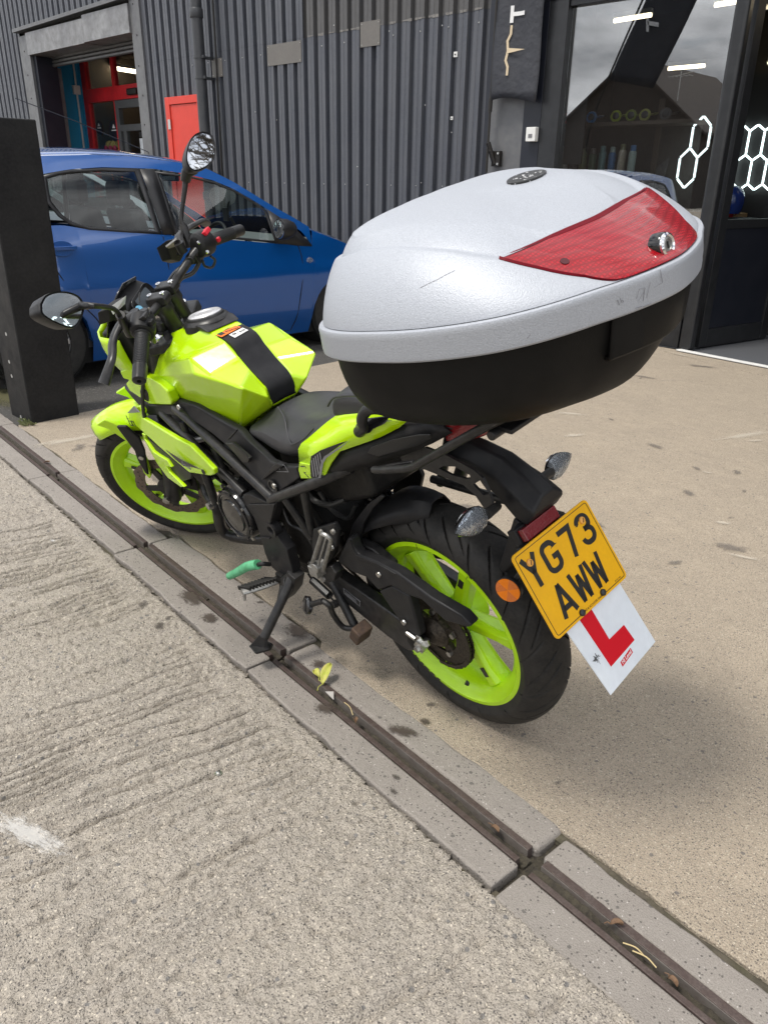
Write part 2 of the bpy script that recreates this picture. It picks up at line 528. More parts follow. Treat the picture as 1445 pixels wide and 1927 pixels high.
g1 = grooves(0.031, 0.0105, 0.0, 6, 1, 5.5, 0.30)
g2 = grooves(0.047, 0.0070, 0.013, 16, 1, 4.0, 0.42)
g3 = grooves(0.21, 0.0110, 0.05, 26, 1, 2.5, 0.46)
rough_n = (vnoise(UU * 75, VV * 60, 9) - 0.5) * 0.5 + (vnoise(UU * 150, VV * 130, 10) - 0.5) * 0.5
coarse = (vnoise(UU * 26, VV * 20, 12) - 0.5)
pit = np.clip(vnoise(UU * 60, VV * 48, 14) - 0.70, 0, 1) + np.clip(vnoise(UU * 105, VV * 90, 15) - 0.74, 0, 1) * 0.8
Z = -inner * amp * (0.021 * g1 + 0.015 * g2) - inner * 0.020 * g3 * np.clip(amp * 1.6, .4, 1) + (0.0085 - 0.003 * amp) * rough_n + 0.0045 * coarse - 0.024 * pit
Z = Z - 0.012 * np.clip((VV - (VB - 0.012)) / 0.012, 0, 1) ** 2
XX = DO.x + DU.x * UU + DV.x * VV
YY = DO.y + DU.y * UU + DV.y * VV
co = np.stack([XX, YY, Z], -1).reshape(-1, 3)
ii = (np.arange(nu - 1)[:, None] * nv + np.arange(nv - 1)[None, :]).ravel()
quads = np.stack([ii, ii + nv, ii + nv + 1, ii + 1], -1)
me = bpy.data.meshes.new('ribbed_concrete')
me.vertices.add(len(co)); me.vertices.foreach_set('co', co.ravel())
me.loops.add(quads.size); me.loops.foreach_set('vertex_index', quads.ravel())
me.polygons.add(len(quads)); me.polygons.foreach_set('loop_start', np.arange(0, quads.size, 4)); me.polygons.foreach_set('loop_total', np.full(len(quads), 4))
me.polygons.foreach_set('use_smooth', np.ones(len(quads), bool))
me.update(calc_edges=True)
me.materials.append(CONC_L)
o = bpy.data.objects.new('ribbed_concrete', me); col.objects.link(o); tag(o, kind='structure')
# the same yard beyond the brushed part
T = -0.10
yard = join(prism([uv(-60, VB, -0.006), uv(U0 - 0.002, VB, -0.006), uv(U0 - 0.002, -40, -0.006), uv(-60, -40, -0.006)], (0, 0, T)),
            prism([uv(U1 + 0.002, VB, -0.006), uv(60, VB, -0.006), uv(60, -40, -0.006), uv(U1 + 0.002, -40, -0.006)], (0, 0, T)),
            prism([uv(U0, VA - 0.002, -0.006), uv(U1, VA - 0.002, -0.006), uv(U1, -40, -0.006), uv(U0, -40, -0.006)], (0, 0, T)))
tag(obj('yard_concrete', yard, CONC_L, ang=0), kind='structure')

# smooth forecourt slab between drain and shop front
je = jag(220, 0.016, 9)
edge = [uv(-3.66 + 0.035 * i, 0.124 + je[i] * 0.6 + (0.035 if -1.95 < -3.66 + 0.035 * i < -0.9 else 0.0)) for i in range(220)]
edge = [p for p in edge if p[0] > -4.24]
fore = [(-4.255, edge[0][1] + 0.01, 0)] + edge + [(9, 0.3, 0), (9, 3.2, 0), (-1.783, 5.886, 0), (-2.703, 6.170, 0), (-3.6, 6.300, 0), (-4.27, 6.300, 0)]
tag(obj('forecourt_slab', prism(fore, (0, 0, T)), CONC_R, ang=0, bevel=0.004), kind='structure')
strip = [(-4.27, 6.309, 0.0), (-3.6, 6.309, 0.0), (-2.70, 6.183, 0.0), (-1.78, 5.899, 0.0), (9, 3.213, 0), (9, 6.0, 0.0), (-1.885, 6.165, 0), (-2.66, 6.285, 0), (-2.66, 6.39, 0), (-4.27, 6.39, 0)]
tag(obj('threshold_slab', prism(strip, (0, 0, T)), CONC_R, ang=0, bevel=0.004), kind='structure')
tar = [(-4.262, 1.50, -0.004), (-4.262, 6.39, -0.004), (-40, 6.39, -0.004), (-40, 5.3, -0.004)]
tar += [uv(-20, 0.135, -0.004), uv(-4.4, 0.13, -0.004)]
tag(obj('tarmac', prism(tar, (0, 0, T)), TARMAC, ang=0), kind='structure')

# slot drain: precast blocks with a steel-edged slot
drain = tag(empty('drain_channel'), kind='structure')
joints = [-9.0, -7.5, -5.66, -4.72, -3.77, -2.83, -1.868, -0.94, 0.0, 0.95, 1.9, 2.85, 3.8, 5.7]
for i, (a, b) in enumerate(zip(joints[:-1], joints[1:])):
    tw = random.uniform(-0.004, 0.004)
    if i == 8: tw = -0.011
    g0, g1 = a + (0.009 if i == 8 else 0.004), b - (0.009 if i == 7 else 0.004)
    vl = -0.094 + random.uniform(-0.004, 0.004) + (0.0 if i < 8 else -0.008)
    vr = 0.118 + (0.03 if i == 6 else 0.022 if i == 7 else 0.0) + random.uniform(-0.002, 0.002)
    rt = [0.046, 0.043][i % 2]
    zt = random.uniform(-0.001, 0.002)
    def q(u, v, z): return uv(u, v + tw, z + zt)
    def bar(u0, u1, v0, v1, z0, z1):
        return prism([q(u0, v0, z0), q(u1, v0, z0), q(u1, v1, z0), q(u0, v1, z0)], (0, 0, z1 - z0))
    def edgebar(u0, u1, v0, v1, z0, z1, side):
        n = 26
        jj = jag(n, 0.007, i * 3 + (7 if side > 0 else 1))
        us = [u0 + (u1 - u0) * k / (n - 1) for k in range(n)]
        if side > 0:
            poly = [q(u, v0, z0) for u in us] + [q(u, v1 + jj[k], z0) for k, u in reversed(list(enumerate(us)))]
        else:
            poly = [q(u, v0 + jj[k], z0) for k, u in enumerate(us)] + [q(u, v1, z0) for u in reversed(us)]
        return prism(poly, (0, 0, z1 - z0))
    blk = obj('channel_block', edgebar(g0, g1, vl, -0.0138, -0.11, 0.0, -1), CONC_D, drain, bevel=0.006)
    blk2 = obj('channel_block', edgebar(g0, g1, rt + 0.001, vr, -0.11, 0.0, 1), CONC_D, drain, bevel=0.006 if i != 7 else 0.016, seg=3)
    ends = (0.02 if i < 7 else 0.05)
    obj('slot_rail', bar(g0 + 0.010, g1 - 0.010, -0.0130, 0.0, -0.06, 0.0006), RAIL, blk, bevel=0.001)
    obj('slot_rail', bar(g0 + 0.012, g1 - 0.012, 0.0285, rt, -0.075, 0.0008), RAIL, blk2, bevel=0.0012)
    obj('slot_lip', bar(g0 + 0.012, g1 - 0.012, 0.0262, 0.0280, -0.075, -0.0006), RAIL_FACE, blk2)
    # cast bridges between the slot openings, and the silt below
    for k in range(3):
        c = g0 + (g1 - g0) * (0.0 + 0.5 * k)
        w = 0.022 if k == 1 else 0.035
        obj('slot_bridge', bar(max(g0, c - w), min(g1, c + w), 0.0003, 0.0258, -0.08, -0.016 - random.uniform(0, .008)), DIRT, blk, bevel=0.002)
    rows = []
    for k in range(60):
        u = g0 + (g1 - g0) * k / 59
        zz = -0.021 + 0.014 * (mnoise.noise(Vector((u * 6, i * 3.1, 0.3)))) + 0.006 * mnoise.noise(Vector((u * 40, i, 1)))
        rows.append([q(u, 0.0005, zz + 0.004 * random.random()), q(u, 0.008, zz - 0.003), q(u, 0.017, zz + 0.004 * random.random()), q(u, 0.0258, zz + .004)])
    obj('slot_silt', grid(rows), DIRT, blk, ang=60)
tag(obj('crack_dirt', join(prism([uv(-4.3, -0.108, -0.02), uv(4, -0.118, -0.02), uv(4, -0.085, -0.02), uv(-4.3, -0.085, -0.02)], (0, 0, -0.03)),
                          prism([uv(-4.3, 0.10, -0.010), uv(4, 0.10, -0.010), uv(4, 0.17, -0.010), uv(-4.3, 0.17, -0.010)], (0, 0, -0.03))), MOSS, ang=0), kind='structure')

def stain_mat(name, c, amount, rough=0.8, sc=3.0):
    m = bpy.data.materials.new(name); m.use_nodes = True
    nt = m.node_tree; b = nt.nodes['Principled BSDF']; N, Kk = nt.nodes.new, nt.links.new
    b.inputs['Base Color'].default_value = (*c, 1); b.inputs['Roughness'].default_value = rough; b.inputs['Specular IOR Level'].default_value = 0.3
    tc = N('ShaderNodeTexCoord'); ln = N('ShaderNodeVectorMath'); ln.operation = 'LENGTH'; Kk(tc.outputs['Object'], ln.inputs[0])
    oi = N('ShaderNodeObjectInfo'); ad = N('ShaderNodeVectorMath'); ad.operation = 'ADD'; Kk(tc.outputs['Object'], ad.inputs[0]); Kk(oi.outputs['Location'], ad.inputs[1])
    n = N('ShaderNodeTexNoise'); n.inputs['Scale'].default_value = sc; n.inputs['Detail'].default_value = 9; n.inputs['Roughness'].default_value = 0.7; Kk(ad.outputs[0], n.inputs['Vector'])
    mu = N('ShaderNodeMath'); mu.operation = 'MULTIPLY_ADD'; mu.inputs[1].default_value = 2.0; mu.inputs[2].default_value = -0.35; Kk(n.outputs['Fac'], mu.inputs[0])
    sb = N('ShaderNodeMath'); sb.operation = 'SUBTRACT'; Kk(mu.outputs[0], sb.inputs[0]); Kk(ln.outputs['Value'], sb.inputs[1])
    mr = N('ShaderNodeMapRange'); mr.inputs['From Min'].default_value = -0.12; mr.inputs['From Max'].default_value = 0.35; mr.inputs['To Max'].default_value = amount; Kk(sb.outputs[0], mr.inputs['Value'])
    Kk(mr.outputs['Result'], b.inputs['Alpha'])
    return m
WET = stain_mat('damp_patch', (0.075, 0.060, 0.050), 0.85, 0.45)
OIL = stain_mat('dark_spot', (0.07, 0.06, 0.052), 0.7, 0.6)
CHALK = stain_mat('white_paint_scuff', (0.75, 0.74, 0.72), 0.42, 0.8, 5.0)
GREY = stain_mat('grey_wear', (0.17, 0.15, 0.13), 0.62, 0.8, 2.0)
PALE = stain_mat('pale_wear', (0.50, 0.45, 0.37), 0.62, 0.8, 2.0)
ALGAE = stain_mat('green_algae', (0.10, 0.095, 0.045), 0.8, 0.9, 3.0)
def stain(name, c, rx, ry, rot, m, z=0.004):
    n = 28
    o = obj(name, ([(0, 0, 0)] + [(1.25 * math.cos(2 * PI * k / n), 1.25 * math.sin(2 * PI * k / n), 0) for k in range(n)], [(0, 1 + k, 1 + (k + 1) % n) for k in range(n)]), m, ang=0)
    o.location = (c[0], c[1], z); o.scale = (rx, ry, 1); o.rotation_euler = (0, 0, rot)
    return tag(o, kind='structure')
stain('damp_patch', (-1.0219,1.1556,0), 0.060, 0.028, 0.5, WET)
stain('damp_patch', (-1.0056,1.2237,0), 0.022, 0.018, 0.2, WET)
stain('damp_patch', (-1.5588,1.2699,0), 0.075, 0.045, -0.1, WET)
stain('damp_patch', (-1.2248,1.0806,0), 0.045, 0.030, 0.4, WET)
stain('damp_patch', (-1.3843,1.2005,0), 0.030, 0.030, 0.0, WET)
stain('damp_patch', (-1.9638,1.1595,0), 0.09, 0.045, -0.2, WET)
stain('damp_patch', (-1.8099,1.1263,0), 0.05, 0.035, -0.2, WET)
for g, (r,) in zip([(-1.9015,1.0341,0),(-1.518,1.4427,0),(-1.7778,1.2983,0),(-0.923,1.0264,0),(-0.8965,0.9892,0),(-2.0358,1.0237,0),(-1.8791,0.9907,0),(-1.041,1.2856,0)], [(0.02,), (0.02,), (0.02,), (0.018,), (0.016,), (0.03,), (0.035,), (0.02,)]):
    stain('dark_spot', g, r, r * 0.6, random.uniform(0, 3), OIL, 0.0042)
stain('white_scuff', (-1.3496,0.3665,0), 0.150, 0.036, 0.30, CHALK, 0.0065)
stain('white_scuff', (-2.6846,1.0279,0), 0.020, 0.012, 0.2, CHALK, 0.0065)
for g, (a_, b_, r) in zip([(-2.2212,5.2484,0),(-1.2853,4.2521,0),(-0.9685,3.0266,0),(-0.7865,2.7675,0),(-1.2613,3.5692,0),(-2.511,6.1425,0),(-2.8858,4.4415,0),(-2.0167,3.6204,0)], [(0.16, 0.02, 0.9), (0.1, 0.03, 1.0), (0.06, 0.04, 0.5), (0.1, 0.03, 0.3), (0.05, 0.02, 0.2), (0.3, 0.03, -0.2), (0.2, 0.05, 0.4), (0.12, 0.05, 1.1)]):
    stain('white_scuff', g, a_ * .8, b_ * .7, r, PALE, 0.0036)
for g, (r,) in zip([(-2.3994,5.1486,0),(-1.6224,3.7693,0),(-1.3225,3.5906,0),(-1.0423,3.4516,0),(-0.9668,3.1051,0),(-0.6474,1.2755,0),(-2.0278,4.0497,0),(-0.9489,2.5414,0),(-2.7537,3.7842,0),(-3.6855,3.6906,0),(-3.1795,2.0804,0),(-3.6617,1.613,0),(-3.6132,1.6882,0),(-2.4067,1.3783,0)], [(0.03,), (0.08,), (0.05,), (0.03,), (0.02,), (0.018,), (0.04,), (0.05,), (0.1,), (0.15,), (0.05,), (0.09,), (0.07,), (0.06,)]):
    stain('dark_spot', g, r, r * 0.45, random.uniform(0, 3), GREY, 0.0034)
stain('algae', (-4.8975,1.772,0), 0.55, 0.30, 0.3, ALGAE, 0.003)
stain('algae', (-5.5623,2.0063,0), 0.8, 0.25, 0.3, ALGAE, 0.0032)

# scattered wear over the forecourt and the yard
for k in range(46):
    x, y = random.uniform(-3.9, 0.6), random.uniform(1.5, 5.9)
    if k % 3: stain('dark_spot', (x, y), random.uniform(.02, .14), random.uniform(.02, .06), random.uniform(0, 3), GREY, 0.0028 + 0.00001 * k)
    else: stain('pale_scuff', (x, y), random.uniform(.06, .30), random.uniform(.02, .06), random.uniform(0, 3), PALE, 0.0022 + 0.00001 * k)
for i, u in enumerate(joints[1:-1]):
    tag(obj('joint_grit', prism([uv(u - 0.03, -0.10, -0.03), uv(u + 0.03, -0.10, -0.03), uv(u + 0.03, 0.135, -0.024), uv(u - 0.03, 0.135, -0.024)], (0, 0, -0.05)), DIRT, ang=0), kind='structure')

# ------------------------------------------------------------------ the clad industrial building
CLAD = mat('grey_cladding', (0.060, 0.067, 0.086), 0.42, metal=0.1, var=[(1.2, (0.080, 0.086, 0.102), 0.8), ((9, 9, 0.5), (0.055, 0.059, 0.072), 0.7), ((22, 22, 0.8), (0.135, 0.137, 0.145), 0.35), (45, (0.12, 0.12, 0.125), 0.22)], bump=(40, 0.001, 3), rvar=0.12)
CLAD_UP = mat('weathered_upper_cladding', (0.084, 0.084, 0.088), 0.5, metal=0.1, var=[(1.5, (0.105, 0.102, 0.10), 0.8), ((12, 12, 0.6), (0.07, 0.068, 0.066), 0.6), (30, (0.075, 0.072, 0.07), 0.4)], bump=(40, 0.001, 3), rvar=0.1)
CLAD_PATCH = mat('taupe_patch_plate', (0.135, 0.125, 0.115), 0.5, var=[(3, (0.16, 0.15, 0.135), 0.7), (50, (0.10, 0.095, 0.09), 0.4)], bump=(60, 0.0008, 3))
CLAD_SEAM = mat('pale_seam_grime', (0.20, 0.19, 0.18), 0.7, var=(30, (0.10, 0.095, 0.09), 0.9))
FLASH = mat('grey_flashing', (0.125, 0.128, 0.135), 0.45, metal=0.15, var=[(2, (0.10, 0.10, 0.105), 0.8), (12, (0.16, 0.16, 0.16), 0.5)], rvar=0.1)
STEEL_FASCIA = mat('streaky_grey_fascia', (0.21, 0.21, 0.215), 0.4, metal=0.4, var=[(2.5, (0.30, 0.30, 0.30), 0.8), (9, (0.12, 0.115, 0.115), 0.6)], rvar=0.1)
NAVY = mat('dark_navy_panel', (0.012, 0.014, 0.022), 0.35, var=(5, (0.02, 0.022, 0.03), 0.6))
FRAME_BLACK = mat('black_window_frame', (0.016, 0.017, 0.019), 0.33, var=(12, (0.026, 0.027, 0.03), 0.6), bump=(300, 0.0002, 2))
PIPE = mat('dark_grey_pipe', (0.038, 0.040, 0.045), 0.42, var=(10, (0.06, 0.06, 0.062), 0.5))
RED_DOOR = mat('red_door_paint', (0.62, 0.040, 0.022), 0.45, var=[(4, (0.54, 0.035, 0.020), 0.7), (60, (0.66, 0.06, 0.04), 0.3)], bump=(70, 0.0006, 3))
RED_FRAME = mat('red_shopfront_paint', (0.66, 0.026, 0.034), 0.38, var=(6, (0.42, 0.02, 0.025), 0.6))
BLUE_WALL = mat('blue_painted_wall', (0.020, 0.28, 0.52), 0.6, var=(3, (0.018, 0.24, 0.46), 0.7), bump=(60, 0.001, 3))
SHUTTER = mat('galvanised_shutter', (0.15, 0.15, 0.15), 0.42, metal=0.5, var=(8, (0.10, 0.10, 0.10), 0.7))
DOOR_GREY = mat('grey_door_frame', (0.10, 0.105, 0.11), 0.4, var=(9, (0.075, 0.078, 0.08), 0.5))
INSIDE = mat('dark_interior_paint', (0.028, 0.026, 0.026), 0.7, var=(2, (0.04, 0.037, 0.035), 0.7))
INSIDE_W = mat('shop_interior_brown', (0.10, 0.08, 0.065), 0.8, var=(3, (0.14, 0.11, 0.085), 0.7))
CARPET = mat('grey_carpet', (0.085, 0.09, 0.10), 0.95, var=(160, (0.05, 0.052, 0.06), 0.8), bump=(260, 0.003, 3))
WHITE_PVC = mat('white_pvc', (0.70, 0.70, 0.68), 0.4, var=(14, (0.6, 0.6, 0.58), 0.5))
WOOD = mat('pine_edge', (0.42, 0.25, 0.11), 0.5, var=(20, (0.32, 0.18, 0.08), 0.7))
TUBE_L = mat('lit_tube', (0.9, 0.85, 0.7), 0.5, emit=((1.0, 0.84, 0.58), 7.0))
LED_L = mat('lit_led_bar', (0.9, 0.95, 0.95), 0.5, emit=((0.86, 1.0, 0.98), 4.0))
FLAG_CLOTH = mat('charcoal_flag_cloth', (0.030, 0.032, 0.040), 0.62, var=(6, (0.042, 0.044, 0.052), 0.7), bump=(14, 0.01, 2), bump2=(500, 0.0004, 2))
GOLD = mat('gold_print', (0.55, 0.45, 0.31), 0.5)

def glass_mat(name, refl, tint=(0.92, 0.94, 0.95), rough=0.0):
    m = bpy.data.materials.new(name); m.use_nodes = True
    nt = m.node_tree; nt.nodes.clear()
    o = nt.nodes.new('ShaderNodeOutputMaterial')
    mx = nt.nodes.new('ShaderNodeMixShader')
    tr = nt.nodes.new('ShaderNodeBsdfTransparent'); tr.inputs['Color'].default_value = (*tint, 1)
    gl = nt.nodes.new('ShaderNodeBsdfGlossy'); gl.inputs['Roughness'].default_value = rough
    lw = nt.nodes.new('ShaderNodeLayerWeight'); lw.inputs['Blend'].default_value = 0.5
    pw = nt.nodes.new('ShaderNodeMath'); pw.operation = 'POWER'; pw.inputs[1].default_value = 4.0
    mr = nt.nodes.new('ShaderNodeMapRange'); mr.inputs['To Min'].default_value = refl; mr.inputs['To Max'].default_value = 0.85
    K = nt.links.new
    K(lw.outputs['Facing'], pw.inputs[0]); K(pw.outputs[0], mr.inputs['Value']); K(mr.outputs['Result'], mx.inputs['Fac'])
    K(tr.outputs[0], mx.inputs[1]); K(gl.outputs[0], mx.inputs[2]); K(mx.outputs[0], o.inputs['Surface'])
    return m
SHOP_GLASS = glass_mat('shop_window_glass', 0.24, (0.80, 0.82, 0.83))
DOOR_GLASS = glass_mat('door_glass', 0.045, (0.88, 0.90, 0.91))
CAR_GLASS = glass_mat('car_window_glass', 0.055, (0.62, 0.69, 0.68))

WY0 = 6.4
def corrugated(x0, x1, z0, z1, y=WY0, phase=-4.947, period=0.1755, crest=0.102, depth=0.046, slope=0.010, zcuts=None):
    """trapezoid sheet: light crests at y, grooves behind"""
    xs = [(x0, None)]
    k0 = int(math.floor((x0 - phase) / period)) - 1
    k1 = int(math.ceil((x1 - phase) / period)) + 1
    prof = []
    for k in range(k0, k1):
        b = phase + k * period
        prof += [(b - crest, y), (b - 0.058, y), (b - 0.054, y + 0.004), (b - 0.048, y + 0.004), (b - 0.044, y), (b, y), (b + slope, y + depth), (b + period - crest - slope, y + depth)]
    pts = []
    for a, b in zip(prof[:-1], prof[1:]):
        for p in (a, b):
            if x0 <= p[0] <= x1: pts.append(p)
        for xx in (x0, x1):
            if a[0] < xx < b[0]:
                t = (xx - a[0]) / (b[0] - a[0]); pts.append((xx, a[1] + t * (b[1] - a[1])))
    pts = sorted(set((round(p[0], 5), round(p[1], 5)) for p in pts))
    return grid([[(p[0], p[1], z) for p in pts] for z in (z0, z1)])

bld = tag(empty('industrial_building', (-9, 6.4, 0)), 'long industrial unit clad in dark grey ribbed metal sheets, with shop fronts', 'building')
def B(name, s, m, **k):
    o = obj(name, xf(s, Matrix.Translation((9, -6.4, 0))), m, bld, **k)
    return o
def Bsub(name, s, m, p, **k):
    return obj(name, xf(s, Matrix.Translation((9, -6.4, 0))), m, p, **k)

sheet = B('cladding_sheet', corrugated(-10.86, -4.86, 0.02, 2.683), CLAD, ang=20)
B('cladding_sheet', corrugated(-7.40, -4.40, 2.6835, 4.4, y=WY0 - 0.002), CLAD_UP, ang=20)
B('cladding_sheet', corrugated(-10.86, -7.402, 2.6845, 4.4), CLAD, ang=20)
B('cladding_sheet', corrugated(-30, -14.46, 0.02, 4.4, period=0.1755), CLAD, ang=20)
B('cladding_sheet', corrugated(-14.46, -10.86, 3.45, 4.4), CLAD, ang=20)
B('backing_wall', join(span((-30, 6.46, 0), (-14.47, 6.6, 4.4)), span((-10.85, 6.46, 0), (-4.42, 6.6, 4.4)), span((-14.46, 6.46, 3.36), (-10.86, 6.6, 4.4))), INSIDE, ang=0)
B('roof', prism([(-30, 6.3, 4.42), (9, 6.3, 4.42), (9, 12, 5.0), (-30, 12, 5.0)], (0, 0, 0.15)), CLAD_UP, ang=0)
for x0, x1, z0, z1 in [(-8.027, -7.43, 2.456, 2.664), (-6.505, -6.225, 2.513, 2.734), (-9.125, -8.91, 2.412, 2.612)]:
    pt = B('patch_plate', span((x0, WY0 - 0.006, z0), (x1, WY0 - 0.0025, z1)), CLAD_PATCH, bevel=0.001)
    for xx in (x0 + 0.02, x1 - 0.02):
        for zz in (z0 + 0.02, z1 - 0.02):
            Bsub('rivet', lathe([(0.005, 0), (0.003, 0.003)], (xx, WY0 - 0.006, zz), (0, -1, 0), 8), STEEL, pt)
# ragged sealant line along the sheet joint, and white scuffs
rows = []
for k in range(60):
    x = -7.38 + k * (2.48 / 59)
    w = 0.006 + 0.018 * max(0, mnoise.noise(Vector((x * 7, 1, 0))) + 0.25)
    if (x + 4.947) % 0.1755 > 0.071:
        rows.append(span((x - 0.02, WY0 - 0.0036, 2.69 - w), (x + 0.02, WY0 - 0.0026, 2.69 + w * 0.6)))
tag(B('joint_sealant', join(*rows), CLAD_SEAM, ang=0), kind='stuff')
for x, z, w in [(-5.24, 2.351, 0.021), (-5.252, 1.822, 0.014)]:
    bk = B('wall_clip', box((x, WY0 - 0.006, z), (w * 2, 0.011, w * 2.1)), WHITE_PVC, bevel=0.002)
    Bsub('clip_pin', box((x, WY0 - 0.013, z), (w * 0.7, 0.004, w * 0.5)), INK, bk)
for x, z in [(-5.25, 1.70), (-7.9, 1.9), (-6.55, 1.4), (-5.6, 1.95), (-5.62, 1.25), (-8.3, 2.0), (-6.1, 2.62), (-5.42, 2.60), (-6.9, 2.75)] + [(-4.99 - 0.351 * k, 2.58) for k in range(14)] + [(-4.99 - 0.351 * k, 1.22) for k in range(14)]:
    B('screw', lathe([(0.007, 0), (0.006, 0.004), (0.003, 0.005)], (x, WY0 - 0.0005, z), (0, -1, 0), 7), STEEL)

# shutter opening on the left: flashings, fascia, recessed roller shutter
fl = B('jamb_flashing', span((-14.47, WY0 - 0.03, 0), (-14.12, WY0 + 0.02, 3.34)), FLASH, bevel=0.004)
for k in range(9):
    Bsub('rivet', lathe([(0.014, 0), (0.008, 0.006)], (-14.30, WY0 - 0.031, 0.4 + k * 0.34), (0, -1, 0), 8), INK, fl)
fl2 = B('jamb_flashing', span((-10.90, WY0 - 0.03, 0), (-10.66, WY0 + 0.02, 4.6)), FLASH, bevel=0.004)
for k in range(10):
    Bsub('rivet', lathe([(0.012, 0), (0.007, 0.006)], (-10.80 + 0.03 * (k % 2), WY0 - 0.031, 0.5 + k * 0.36), (0, -1, 0), 8), INK, fl2)
hood = B('shutter_hood', span((-14.12, WY0 - 0.06, 3.045), (-12.2, WY0 + 0.30, 3.36)), STEEL_FASCIA, bevel=0.006)
B('shutter_hood', span((-12.196, WY0 - 0.062, 3.055), (-10.9, WY0 + 0.30, 3.40)), STEEL_FASCIA, bevel=0.006)
B('hood_drip', prism([(-14.5, WY0 - 0.10, 3.39), (-10.84, WY0 - 0.10, 3.45), (-10.84, WY0 - 0.10, 3.50), (-14.5, WY0 - 0.10, 3.44)], (0, 0.15, 0)), FLASH, bevel=0.004)
B('jamb_reveal', span((-14.118, WY0 + 0.02, 0), (-14.02, 6.76, 3.04)), NAVY, ang=0, bevel=0.003)
B('jamb_reveal', span((-10.95, WY0 + 0.021, 0), (-10.88, 7.45, 3.04)), NAVY, ang=0, bevel=0.003)
for k in range(5):
    z = 2.905 + 0.052 * k
    B('shutter_slat', prism([(-14.12, 6.70, z), (-14.12, 6.682, z + 0.012), (-14.12, 6.682, z + 0.038), (-14.12, 6.70, z + 0.049), (-14.12, 6.715, z + 0.049), (-14.12, 6.715, z)], (3.2, 0, 0)), SHUTTER, bevel=0.002)
B('shutter_guide', join(span((-14.10, 6.765, 0), (-14.04, 6.83, 2.9)), span((-14.20, 6.83, 0), (-14.14, 6.86, 2.9))), SHUTTER, bevel=0.002)
# lobby behind the shutter: blue side wall and the red shop front
B('lobby_wall', join(span((-14.95, 6.87, 0), (-14.75, 7.49, 3.4)), span((-14.95, 7.48, 0), (-14.72, 7.6, 3.4))), BLUE_WALL, ang=0)
B('lobby_ceiling', span((-15, 6.72, 3.22), (-10.5, 7.7, 3.3)), INSIDE, ang=0)
B('lobby_floor', span((-15, 6.41, -0.1), (-10.5, 7.9, 0.003)), CONC_R, ang=0)
cd = B('conduit', cyl((-14.73, 7.40, 1.62), (-14.73, 7.40, 3.2), 0.016), WHITE_PVC)
Bsub('socket_box', span((-14.75, 7.33, 2.60), (-14.70, 7.46, 2.74)), WHITE_PVC, cd, bevel=0.004)
Bsub('socket_box', span((-14.75, 7.33, 1.55), (-14.69, 7.47, 1.69)), WHITE_PVC, cd, bevel=0.004)
YS = 7.5
sf = B('shopfront_frame', join(span((-14.71, YS, 0), (-14.55, YS + 0.09, 3.22)), span((-14.549, YS - 0.02, 2.46), (-12.3, YS + 0.09, 2.67)), span((-13.64, YS + 0.001, 2.671), (-13.55, YS + 0.08, 3.22)),
                             span((-13.66, YS + 0.001, 0), (-13.61, YS + 0.085, 2.459)), span((-14.549, YS + 0.002, 0.0), (-13.661, YS + 0.08, 0.35)), span((-12.3, YS, 0), (-10.9, YS + 0.09, 3.2))), RED_FRAME, bevel=0.004)
for a, b in [((-14.549, 2.672), (-13.642, 3.22)), ((-13.549, 2.672), (-12.302, 3.22)), ((-14.549, 0.351), (-13.662, 2.459))]:
    Bsub('shop_pane', span((a[0], YS + 0.04, a[1]), (b[0], YS + 0.046, b[1])), DOOR_GLASS, sf, ang=0)
Bsub('door_sensor', span((-13.05, YS - 0.09, 2.50), (-12.75, YS - 0.021, 2.60)), INK, sf, bevel=0.02)
dr = B('shop_door', join(span((-13.608, YS - 0.01, 0), (-13.50, YS + 0.07, 2.455)), span((-13.499, YS - 0.01, 2.33), (-12.32, YS + 0.07, 2.454)), span((-13.499, YS - 0.008, 1.98), (-12.32, YS + 0.07, 2.08)),
                         span((-13.42, YS - 0.006, 0.02), (-13.32, YS + 0.06, 1.979)), span((-12.46, YS - 0.006, 0.02), (-12.32, YS + 0.06, 1.979)), span((-13.319, YS - 0.006, 0.02), (-12.461, YS + 0.06, 0.2))), DOOR_GREY, bevel=0.003)
Bsub('door_pane', span((-13.319, YS + 0.02, 0.2), (-12.461, YS + 0.026, 1.978)), DOOR_GLASS, dr, ang=0)
Bsub('notice', span((-12.95, YS + 0.015, 1.50), (-12.70, YS + 0.018, 1.86)), WHITE, dr, ang=0)
Bsub('notice', span((-12.95, YS + 0.015, 1.88), (-12.70, YS + 0.018, 1.96)), DECAL_DARK, dr, ang=0)
for x, z, r in [(-13.80, 1.95, 0.17), (-14.32, 2.0, 0.12)]:
    g = Bsub('round_sticker', lathe([(r, 0), (r, 0.003)], (x, YS + 0.034, z + 0.05), (0, -1, 0), 28), NAVY, sf, ang=20)
    Bsub('sticker_print', join(span((x - r * .5, YS + 0.029, z + 0.05), (x + r * .5, YS + 0.0305, z + 0.065)), prism([(x - r * .3, YS + 0.029, z + 0.09), (x + r * .3, YS + 0.029, z + 0.09), (x, YS + 0.029, z + 0.09 + r * .4)], (0, 0.0015, 0))), DECAL_WHITE, sf, ang=0)
# inside the red shop
B('shop_room', join(span((-15.2, 7.62, -0.05), (-10.5, 10.5, 0.0)), span((-15.2, 10.4, 0), (-10.5, 10.5, 3.4)), span((-15.2, 7.6, 3.32), (-10.5, 10.5, 3.4)), span((-15.3, 7.61, 0), (-15.2, 10.4, 3.4)), span((-10.6, 7.61, 0), (-10.5, 10.4, 3.4))), INSIDE_W, ang=0)

